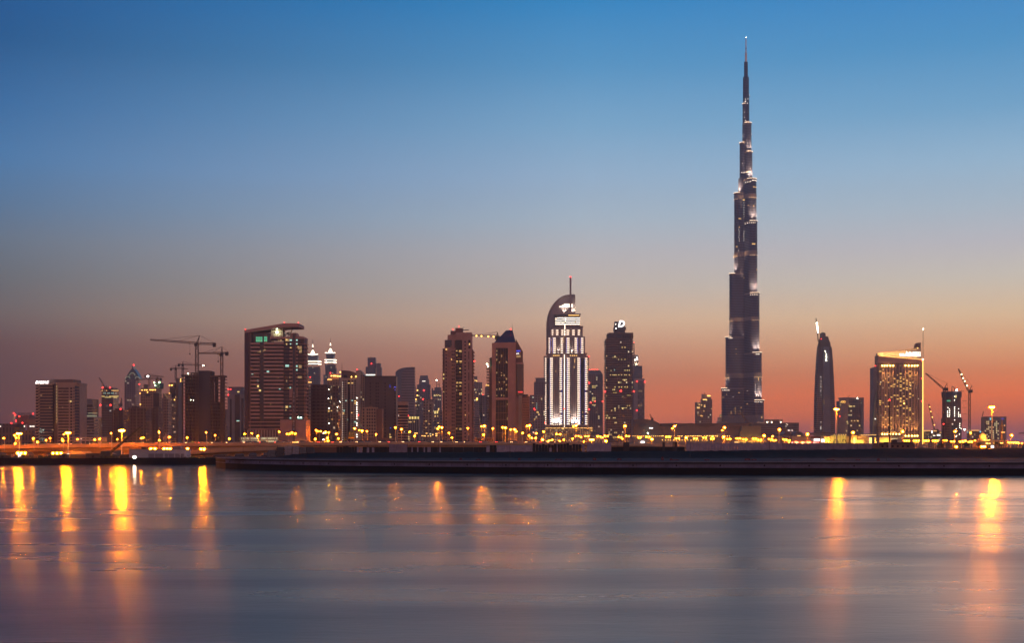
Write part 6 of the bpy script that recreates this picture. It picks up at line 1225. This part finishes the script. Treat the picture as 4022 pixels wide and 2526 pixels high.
for sg in (-1, 1): MB().slab([(-2.6,.1),(-2.2,-.1),(1.6,-.1),(2.0,.1),(2.0,.7),(-2.6,.7)], sg*1.0-.35, sg*1.0+.35).build('track', TYRE, e)
for j, (px, w_, lab) in enumerate(((10, 3.2, 'dark low hut at the near end of the shore'), (250, 1.5, 'small dark cabin on the shore beneath the retaining wall'), (365, 2.6, 'long dark container on the shore by the crawler crane'))):
    e = empty('site_cabin', (W(px,0,474).x, 474, 2.4)); tag(e, lab, 'cabin', 'dark site cabins'); MB().box(-w_, w_, 0, 2.4, 0, 1.1 + .25*j % .6).build('wall', DCONC, e); MB().box(-w_-.1, w_+.1, -.1, 2.5, 1.1 + .25*j % .6, 1.2 + .25*j % .6).build('roof', DSTEEL, e); MB().box(-.4, .4, -.05, 0, 0, .9).build('door', BLACKH, e)
# scrub along the left shore
mb = MB(); rs = random.Random(31)
for i in range(900):
    px = rs.choice([rs.uniform(30, 130), rs.uniform(150, 200), rs.uniform(380, 470), rs.uniform(700, 980)]); p = W(px, 0, rs.uniform(465, 472)); z = 2.4 + rs.random()**2 * .9; s = rs.uniform(.12, .3); a = rs.uniform(0, 3.1)
    mb.add([(p.x-s*math.cos(a), p.y-s*math.sin(a), z-.1), (p.x+s*math.cos(a), p.y+s*math.sin(a), z), (p.x, p.y, z+s*1.3)], [(0,1,2)])
tag(mb.build('scrub', LEAF), 'low dark scrub growing along the shore under the bridge', 'scrub', kind='stuff')

# stacked covered blocks at the head of the quay
rs = random.Random(12); n = 0
rowsb = [(1050, 1085, 1769, 1800, 2), (1085, 1118, 1757, 1800, 3), (1118, 1150, 1754, 1800, 3), (1150, 1178, 1755, 1800, 4), (1178, 1206, 1757, 1792, 4), (1206, 1234, 1757, 1790, 4)]
COLN = ['first', 'second', 'third', 'fourth', 'fifth', 'sixth']
BLK = [mat('grey_tarpaulin', (.12,.12,.13), .8, noise=.3, nscale=1), mat('pale_block', (.24,.23,.26), .8, noise=.25, nscale=1), mat('dark_tarpaulin', (.06,.06,.07), .85, noise=.3, nscale=1)]
for ci, (a, c_, t_, bt, nn) in enumerate(rowsb):
    D = 425; k = D / F
    for j in range(nn):
        z1 = EYE + (HY - (bt + (t_ - bt) * (j+1) / nn)) * k; z0 = EYE + (HY - (bt + (t_ - bt) * j / nn)) * k; x0, x1 = (a - CX)*k + rs.uniform(.05,.3), (c_ - CX)*k - rs.uniform(.0,.15)
        bm = bmesh.new(); bmesh.ops.create_cube(bm, size=1); bmesh.ops.scale(bm, vec=(x1-x0, 2.2, z1-z0-.02), verts=bm.verts); bmesh.ops.bevel(bm, geom=bm.edges[:], offset=.22 if ci < 3 else .05, segments=2, affect='EDGES')
        me = bpy.data.meshes.new('covered_block'); bm.to_mesh(me); bm.free(); me.materials.append(BLK[(ci*2 + j*3 + (ci > 2)) % 3]); o = bpy.data.objects.new('covered_block', me); COL.objects.link(o); o.location = ((x0+x1)/2, D, (z0+z1)/2)
        pos = 'lowest' if j == 0 else 'topmost' if j == nn-1 else words[j]
        tag(o, f'{"covered lump" if ci < 3 else "square edged block"} in the {COLN[ci]} stack from the left, {pos}{"" if j in (0, nn-1) else " from below"}', 'block', 'stacked blocks at the quay head')
# hoardings along the crest of the bank
def hoarding(label, a, b_, top, bot, D, m, step=6.5, gap=.12, posts=True, jit=.0):
    k = D / F; X = lambda p: (p - CX) * k; z0 = EYE + (HY - bot) * k - .5; z1 = EYE + (HY - top) * k
    e = empty('hoarding', (X(a), D, z0)); tag(e, label, 'hoarding', 'hoardings on the bank'); x = 0.0; wd = step * k; L = X(b_) - X(a); rs = random.Random(int(a))
    while x < L - .1:
        w_ = min(wd * (1 - gap), L - x); hh = z1 - z0 + rs.uniform(-jit, jit); yy = rs.uniform(-.06, .06); sk = rs.uniform(-.06, .06) * (1 if jit else .4)
        MB().add([(x, yy, 0), (x+w_, yy, 0), (x+w_+sk, yy, hh), (x+sk, yy, hh), (x, yy+.06, 0), (x+w_, yy+.06, 0), (x+w_+sk, yy+.06, hh), (x+sk, yy+.06, hh)], [(0,1,2,3),(5,4,7,6),(3,2,6,7),(1,5,6,2),(4,0,3,7),(4,5,1,0)]).build('panel', m, e)
        x += wd
    if posts:
        mb = MB().box(0, L, .10, .16, (z1-z0)*.3, (z1-z0)*.3+.08).box(0, L, .10, .16, (z1-z0)*.8, (z1-z0)*.8+.08); mb.build('rail', DSTEEL, e)
    return e
H = hoarding
H('rusty brown hoarding beside the stacked blocks', 1234, 1322, 1757, 1787, 433, BROWNH, 9, .03)
H('dark torn screen between the brown hoarding and the slim pale panels', 1322, 1402, 1755, 1784, 434, BLACKH, 12, .04, jit=.35)
H('slim pale panels with gaps, first group right of the brown hoarding', 1402, 1425, 1758, 1783, 433, PAINT, 12, .35, jit=.2)
H('slim pale panels with wide dark gaps behind the middle quay', 1440, 1482, 1757, 1783, 433, PAINT, 21, .55, jit=.2)
H('black netting fence behind the slim pale panels', 1425, 1530, 1756, 1783, 436, BLACKH, 16, .02)
H('broad ribbed grey hoarding before the striped round tower', 1528, 1600, 1746, 1782, 432, PAINTM, 5, .05)
H('black netting with four upright pale boards', 1600, 1912, 1757, 1781, 436, BLACKH, 20, .02)
for i, px in enumerate((1616, 1638, 1664, 1679, 1686, 1726)): H(f'single upright pale board on the black netting, {words[i]} of six from the left', px, px+5.5, 1757, 1782, 434, PAINT, 6, .02, False)
H('single wide pale board before the tall tan tower', 1910, 1923, 1752, 1778, 433, PAINT, 13, .02, False)
H('black screen panels between the pale board and the ribbed hoarding', 1924, 1950, 1750, 1777, 433, BLACKH, 13, .05)
H('ribbed pale grey hoarding below the pointed office tower', 1951, 2092, 1750, 1778, 432, PAINT, 7, .05)
H('black ragged screen with a few gaps below the bright white hotel', 2092, 2286, 1745, 1777, 434, BLACKH, 12, .08, jit=.4)
for i, (px, w_) in enumerate(((2158, 9), (2187, 3.5))): H(f'stray pale board leaning on the black ragged screen, {words[i]} of two from the left', px, px+w_, 1760 if i == 0 else 1748, 1777, 432, PAINT, w_, .02, False)
H('short pale panel pair before the red topped grey tower', 2286, 2296, 1748, 1774, 433, PAINT, 10, .02, False)
H('white hoarding panels before the red topped grey tower', 2306, 2401, 1741, 1774, 432, PAINT, 13.5, .03)
H('dark see through netting fence before the long mall', 2401, 2690, 1756, 1771, 435, BLACKH, 24, .0)
for i, (px, w_) in enumerate(((2448, 24), (2602, 10), (2642, 4), (2648, 12))): H(f'dark upright board above the netting fence before the mall, {words[i]} of four from the left', px, px+w_, 1737, 1772, 434, mat('dark_board', (.04,.03,.03), .8), w_, .02, False)
H('long white hoarding of upright panels with lit gaps before the tallest tower', 2695, 3072, 1740, 1768, 432, PAINT, 11.9, .085)
H('mauve hoarding of narrow panels before the gold lit mall entrance', 3072, 3426, 1742, 1767, 432, PAINTM, 11.6, .04)
# posts standing on the bank and on the promenade
for i, (px, t_, bt, D, lab) in enumerate(((1258,1746,1784,432,'thin dark post at the rusty brown hoarding'), (1442,1740,1785,431,'thin dark post before the low tan block'), (1600,1738,1800,415,'thin tall post before the striped round tower'), (2003,1717,1806,400,'tall thin dark mast on the bank below the pointed office tower'), (2178,1716,1745,436,'thin dark post above the black ragged screen'),
        (2427,1715,1775,436,'thin dark pole on the netting fence below the dark balcony tower'), (2711,1704,1806,402,'tall thin dark mast before the white hoarding'), (3022,1705,1770,430,'thin dark pole before the long glazed block'), (3367,1696,1768,430,'thin dark pole before the mauve hoarding'), (3482,1790,1811,330,'short thin post on the promenade'), (1722,1736,1783,431,'thin dark post before the tall tan tower'), (955,1753,1800,440,'thin dark post at the start of the quay'), (1090,1750,1800,421,'thin dark post before the covered lumps'))):
    p = W(px, bt, D); e = tag(MB().tube((0,0,-.6), (0,0,(bt-t_)*D/F), .07, .05, 5).build('pole', DSTEEL, None, p), lab, 'pole', 'thin poles along the bank')
p = W(3494, 1768, 440); e = empty('beacon_mast', (p.x, 440, crest(3494))); tag(e, 'thick dark mast with a red light before the gold columned hotel', 'mast'); zt = (1768-1580)*440/F
MB().tube((0,0,-.3),(0,0,zt),.26,.16,8).build('pole', mat('rusty_mast', (.10,.05,.045), .7), e); MB().ball((0,0,zt+.25),.3).build('red_light', REDL, e); MB().tube((0,0,-.3),(0,0,2.6),.36,.34,8).build('base', mat('pale_mast_base', (.3,.26,.27), .8), e)
p = W(3706, 1770, 445); e = empty('beacon_mast', (p.x, 445, crest(3706))); tag(e, 'thin mast with a boxed platform and red lamp left of the site lit tower', 'mast'); zt = (1768-1676)*445/F
MB().tube((0,0,-.3),(0,0,zt),.12,.09,6).build('pole', DSTEEL, e); MB().box(-.5,.5,-.4,.4,zt-.35,zt+.05).build('platform', DSTEEL, e); MB().ball((0,0,zt+.35),.22).build('red_light', REDL, e)
# red plastic barriers lying and standing on the promenade
for i, (px, d, w_, h_) in enumerate(((2193,352,1.2,.3),(2335,352,.5,.6),(2432,355,.7,.4),(2602,352,.35,.9),(2636,345,.4,.5),(2650,345,1.3,.22),(2776,347,.8,.28),(2936,345,.9,.5),(2962,345,.8,.35),(3092,346,1.3,.2),(3262,346,1.3,.22),(3370,346,.8,.22),(3450,338,.4,.6),(1880,352,.8,.25),(1810,356,.4,.5),(2040,356,.4,.5))):
    p = W(px, 0, d); e = empty('traffic_barrier', (p.x, d, 3.2), random.uniform(-.3, .3))
    MB().slab([(-w_, 0), (w_, 0), (w_*.92, h_*.35), (w_*.6, h_), (-w_*.6, h_), (-w_*.92, h_*.35)], -.2, .2).build('body', ORANGE, e); MB().box(-w_*.5, w_*.5, -.22, .22, h_*.45, h_*.6).build('stripe', PAINT, e)
    tag(e, f'{"low" if h_ < .4 else "upright"} red plastic barrier on the promenade, {words[sorted([1810,1880,2040,2193,2335,2432,2602,2636,2650,2776,2936,2962,3092,3262,3370,3450]).index(px)]} of sixteen from the left', 'barrier', 'red barriers on the promenade')
# dark single storey house on the bank
b = Bld('house', 'dark low house with a small roof turret before the gold columned hotel', 'house', 3520, 470, gz=5.0, span=(3450, 3592), phrase='the dark low house')
b.box('wall', 3452, 3592, 1744, 1775, 0, 8, mat('house_wall', (.13,.09,.08), .8), False); b.slab('roof', [(3446,1745),(3594,1745),(3575,1738),(3470,1738)], -.6, 8.6, DCONC); b.slab('turret', [(3512,1739),(3530,1739),(3530,1732),(3535,1732),(3521,1726),(3507,1732),(3512,1732)], 2, 4, DCONC)
b.many('window', [(3462+i*20, 3470+i*20, 1750, 1758) for i in range(6)], GLASS, .05); b.light([(3480,1764),(3590,1742)], GOLDS, 2.5, -.3, 'porch_lamp')
# arched pipe gantry at the far end
e = empty('arch_gantry', (W(4022,0,470).x, 470, 4.5)); tag(e, 'curved orange lit pipe arch at the end of the shore', 'arch'); mb = MB()
for q in range(8):
    a0, a1 = math.pi*(1 - q/8), math.pi*(1 - (q+1)/8); mb.tube((1.6*math.cos(a0), 0, .9+2.2*math.sin(a0)), (1.6*math.cos(a1), 0, .9+2.2*math.sin(a1)), .22)
mb.tube((-1.6,0,-.5),(-1.6,0,.9),.22).tube((1.6,0,-.5),(1.6,0,.9),.22).build('arch', TAN, e)

# ================================================================== ROAD SIGNS, CARS, PALMS, TREES
p = brp(1380); e = empty('road_sign', (W(1380,0,p[0]+5).x, p[0]+5, p[1]-.85)); tag(e, 'green and yellow direction sign on a curved arm before the tan grid hotel', 'road sign'); k = (p[0]+5)/F; z = lambda py: EYE + (HY-py)*k - e.location.z
MB().box((1369-1380)*k, (1392-1380)*k, -.1, 0, z(1717), z(1695)).build('board', mat('sign_green', (.10,.14,.05), .6, noise=.3, nscale=.8), e); MB().box((1369-1380)*k, (1392-1380)*k, -.1, 0, z(1724), z(1717.4)).build('lower_board', mat('sign_yellow', (.75,.45,.05), .6, noise=0), e)
mb = MB()
for i, (a, c_, y) in enumerate(((1371,1379,1699),(1381,1390,1699),(1371,1377,1704),(1380,1388,1705),(1371,1380,1710),(1383,1390,1711))): mb.box((a-1380)*k, (c_-1380)*k, -.14, -.1, z(y+1.6), z(y))
mb.build('sign_lettering', mat('sign_letters', (.8,.6,.2), .6, noise=0), e); mb = MB(); P0 = [(1386,1702),(1394,1706),(1398,1714),(1400,1726),(1400,1742)]
for (a, y), (a2, y2) in zip(P0, P0[1:]): mb.tube(((a-1380)*k, .2, z(y)), ((a2-1380)*k, .2, z(y2)), .22)
mb.build('arm', POLE, e)
p = brp(1703); e = empty('billboard', (W(1703,0,760).x, 760, 2.4)); tag(e, 'ribbed orange lit billboard below the twin spire tower', 'billboard'); k = 760/F; z = lambda py: EYE + (HY-py)*k - 2.4
MB().box(-14*k, 14*k, 0, .6, z(1733), z(1716)).build('board', TAN, e)
mb = MB(); [mb.box((-13+i*3)*k, (-11.8+i*3)*k, -.2, 0, z(1732), z(1717)) for i in range(9)]; mb.build('rib', CREAM, e); MB().tube((-9*k,.3,0),(-9*k,.3,z(1733)),.3).build('leg', POLE, e); MB().tube((9*k,.3,0),(9*k,.3,z(1733)),.3).build('leg', POLE, e)
p = brp(653); e = empty('sign_gantry', (W(653,0,p[0]+9).x, p[0]+9, p[1]-.85)); tag(e, 'orange lit goal post gantry on the bridge deck', 'gantry'); k = (p[0]+9)/F; z = lambda py: EYE + (HY-py)*k - e.location.z
for a, y in ((644.5, 1716), (661, 1700), (651, 1702)): MB().tube(((a-653)*k,0,0),((a-653)*k,0,z(y)),.15).build('post', POLE, e)
MB().tube(((644.5-653)*k,0,z(1716)),((661-653)*k,0,z(1714)),.15).build('beam', POLE, e); MB().box(-1*k, 6*k, -.3, 0, z(1725), z(1706)).build('board', TAN, e)
e = empty('green_container', (W(1895,0,760).x, 760, 2.4)); tag(e, 'dim green lit site container beside the foot of the tall tan tower', 'container'); k = 760/F
MB().box(-18*k, 18*k, 0, 3, 0, 5.4 + 8*k).build('wall', mat('container_green', (.07,.13,.08), .7), e); MB().box(-18.5*k, 18.5*k, -.2, 3.2, 5.4+8*k, 5.7+8*k).build('roof', GREY, e); MB().box(-3*k, 2*k, -.06, 0, 1, 5).build('door', DCONC, e)
def make_car(paint, back):
    e = empty('parked_car', (0,0,0))
    MB().slab([(-2.1,.35),(2.1,.35),(2.1,.75),(1.9,.88),(-1.9,.9),(-2.1,.8)], -.85, .85).build('body', paint, e)
    MB().slab([(-1.5,.88),(1.2,.88),(.7,1.42),(-1.0,1.42)], -.75, .75).build('cabin', GLASS, e)
    for sx in (-1.3, 1.3):
        for sy in (-.8, .8):
            mb = MB(); n = 10; v = [(sx + .33*math.cos(2*math.pi*q/n), .33 + .33*math.sin(2*math.pi*q/n)) for q in range(n)]; mb.slab(v, sy-.1, sy+.1).build('wheel', TYRE, e)
    for sy in (-.6, .6):
        MB().box(2.06, 2.14, sy-.22, sy+.22, .6, .78).build('headlight', mat('headlamp', (.8,.8,.7), .4, emit=(1,.55,.2), strength=10), e); MB().box(-2.14, -2.06, sy-.22, sy+.22, .62, .8).build('tail_light', mat('tail_lamp', (.3,.02,.02), .4, emit=(1,.03,.02), strength=9), e)
    return e
def copy_thing(r):
    o = r.copy(); COL.objects.link(o)
    for ch in r.children: q = ch.copy(); q.parent = o; COL.objects.link(q)
    return o
proto = make_car(CARB, False)
rs = random.Random(17); cars = []; px = 34
while px < 2230:
    cars.append((px, rs.randint(0, 1))); px += rs.uniform(24, 78) * (1.25 if px < 700 else .85)
tens = ['twenty', 'thirty', 'forty', 'fifty']
words += [t_ if i == 0 else t_ + ' ' + words[i-1] for t_ in tens for i in range(10)][1:]
for i, (px, dr) in enumerate(cars):
    o = proto if i == 0 else copy_thing(proto); d, z = brp(px); o.location = (W(px,0,d+ (4.5 if dr else 9)).x, d + (4.5 if dr else 9), z - .4); o.rotation_euler = (0, 0, math.atan2(brp(px+20)[0]-d, 20*d/F) + (math.pi if dr else 0))
    tag(o, f'car on the bridge, heading {"left" if dr else "right"}, {words[i]} from the left', 'car', 'cars on the bridge')
def palm(px, D, base, h, label, s=1.0):
    e = empty('palm_tree', (W(px,0,D).x, D, base)); tag(e, label, 'palm tree', 'palm trees'); rs = random.Random(int(px))
    MB().tube((0,0,-.2),(.15,0,h*.5),.22*s,.17*s).tube((.15,0,h*.5),(.2,0,h),.17*s,.14*s).build('trunk', TRUNK, e); mb = MB()
    for i in range(22):
        a = 2*math.pi*i/22 + rs.uniform(-.1,.1); el = rs.uniform(-.3, 1.2); L = rs.uniform(1.7, 2.6)*s; pts = []
        for q in range(6):
            f = q/5; pts.append(Vector((.2 + math.cos(a)*L*f*math.cos(el*.6), math.sin(a)*L*f*math.cos(el*.6), h + L*f*math.sin(el) - L*.75*f*f)))
        side = Vector((-math.sin(a), math.cos(a), 0))
        for q in range(5):
            w0 = .28*s*(1-abs(q/5-.4)); 
            for sg in (-1, 1): mb.add([pts[q], pts[q+1], pts[q+1]*.5+pts[q]*.5 + side*sg*w0*1.6 - Vector((0,0,w0*.9))], [(0,1,2)])
    mb.build('crown', LEAF, e)
for i, (px, h) in enumerate(((3688,2.6),(3700,3.0),(3786,3.2),(3800,2.8),(3842,3.0),(3912,3.4),(3930,2.7))): palm(px, 448, crest(px)-.6, h*.75, f'dark palm on the bank near the mosque, {words[i]} of seven from the left', .7)
b0 = W(1132, 1318, 1112); palm(1132, 1112, b0.z - .3, 2.6, 'dark palm on the roof terrace under the tilted canopy', 1.35)
def tree(px, D, base, h, w_, label):
    e = empty('round_tree', (W(px,0,D).x, D, base)); tag(e, label, 'tree', 'dark round trees'); rs = random.Random(int(px*3))
    MB().tube((0,0,-.2),(0,0,h*.45),.3,.2).tube((0,0,h*.4),(w_*.3,.2,h*.7),.16,.08).tube((0,0,h*.4),(-w_*.3,-.2,h*.75),.16,.08).build('trunk', TRUNK, e); mb = MB()
    cl = [(rs.uniform(-w_*.6,w_*.6), rs.uniform(-w_*.4,w_*.4), h*rs.uniform(.5,.88), rs.uniform(.5,.9)*w_*.5) for _ in range(9)]
    for i in range(750):
        c_ = rs.choice(cl); v = Vector((rs.gauss(0,1), rs.gauss(0,1), rs.gauss(0,1))).normalized() * c_[3] * rs.random()**.4; p_ = Vector(c_[:3]) + v; s = rs.uniform(.16,.34); u = Vector((rs.gauss(0,1), rs.gauss(0,1), rs.gauss(0,1))).normalized(); q = u.orthogonal().normalized()
        mb.add([p_-u*s, p_+q*s*.6, p_+u*s, p_-q*s*.6], [(0,1,2,3)])
    mb.build('crown', LEAF, e)
for i, (px, h) in enumerate(((1640,5.5),(1652,6.5),(1664,6.8),(1676,7),(1690,7),(1705,6.6),(1720,7),(1732,6.2))): tree(px, 820, 2.4, h, 4.2, f'dark round tree behind the bridge below the hazy towers, {words[i]} of eight from the left')
# low gold lights strung along the park behind these trees: a lit pergola
b = Bld('lit_pergola', 'row of gold lit garden pergolas above the dark round trees', 'pergola', 1690, 900); b.box('roof', 1645, 1728, 1708, 1710, 0, 6, BROWN, False); b.many('post', [(a, a+1, 1710, None or 1745) for a in range(1646, 1728, 9)], BROWN)
b.many('lit_bay', [(1656,1660,1711,1714),(1664,1667,1711,1715),(1668,1672,1712,1715),(1680,1683,1712,1715),(1689,1693,1712,1715),(1698,1702,1706,1710),(1710,1718,1703,1706),(1711,1717,1710,1714),(1672,1679,1702,1704)], GOLD, .3)
# a few more blocks at street level behind the road
b = Bld('low_block', 'long low plain block at street level behind the lamps left of the pointed office tower', 'building', 1880, 880, span=(1862, 1935), phrase='the street level block'); b.box('wall', 1862, 1940, 1722, None, 2, 12, BROWN); b.box('roof_edge', 1861, 1941, 1720, 1722.5, 1.6, 12, GREY); b.many('window', [(1868+i*9, 1873+i*9, 1727, 1733) for i in range(8)], GLASS, .1, 2)

# ================================================================== HAZE
HAZE = 0.00011
if HAZE:
    m = bpy.data.materials.new('haze_air'); m.use_nodes = True; nt = m.node_tree; nt.nodes.clear(); o_ = nt.nodes.new('ShaderNodeOutputMaterial'); v = nt.nodes.new('ShaderNodeVolumePrincipled')
    v.inputs['Color'].default_value = (.74, .76, .82, 1); v.inputs['Density'].default_value = HAZE; v.inputs['Anisotropy'].default_value = .6; nt.links.new(v.outputs[0], o_.inputs['Volume'])
    h = MB().box(-2600, 2600, -120, 4200, -2.0, 870).build('haze', m); h['kind'] = 'stuff'
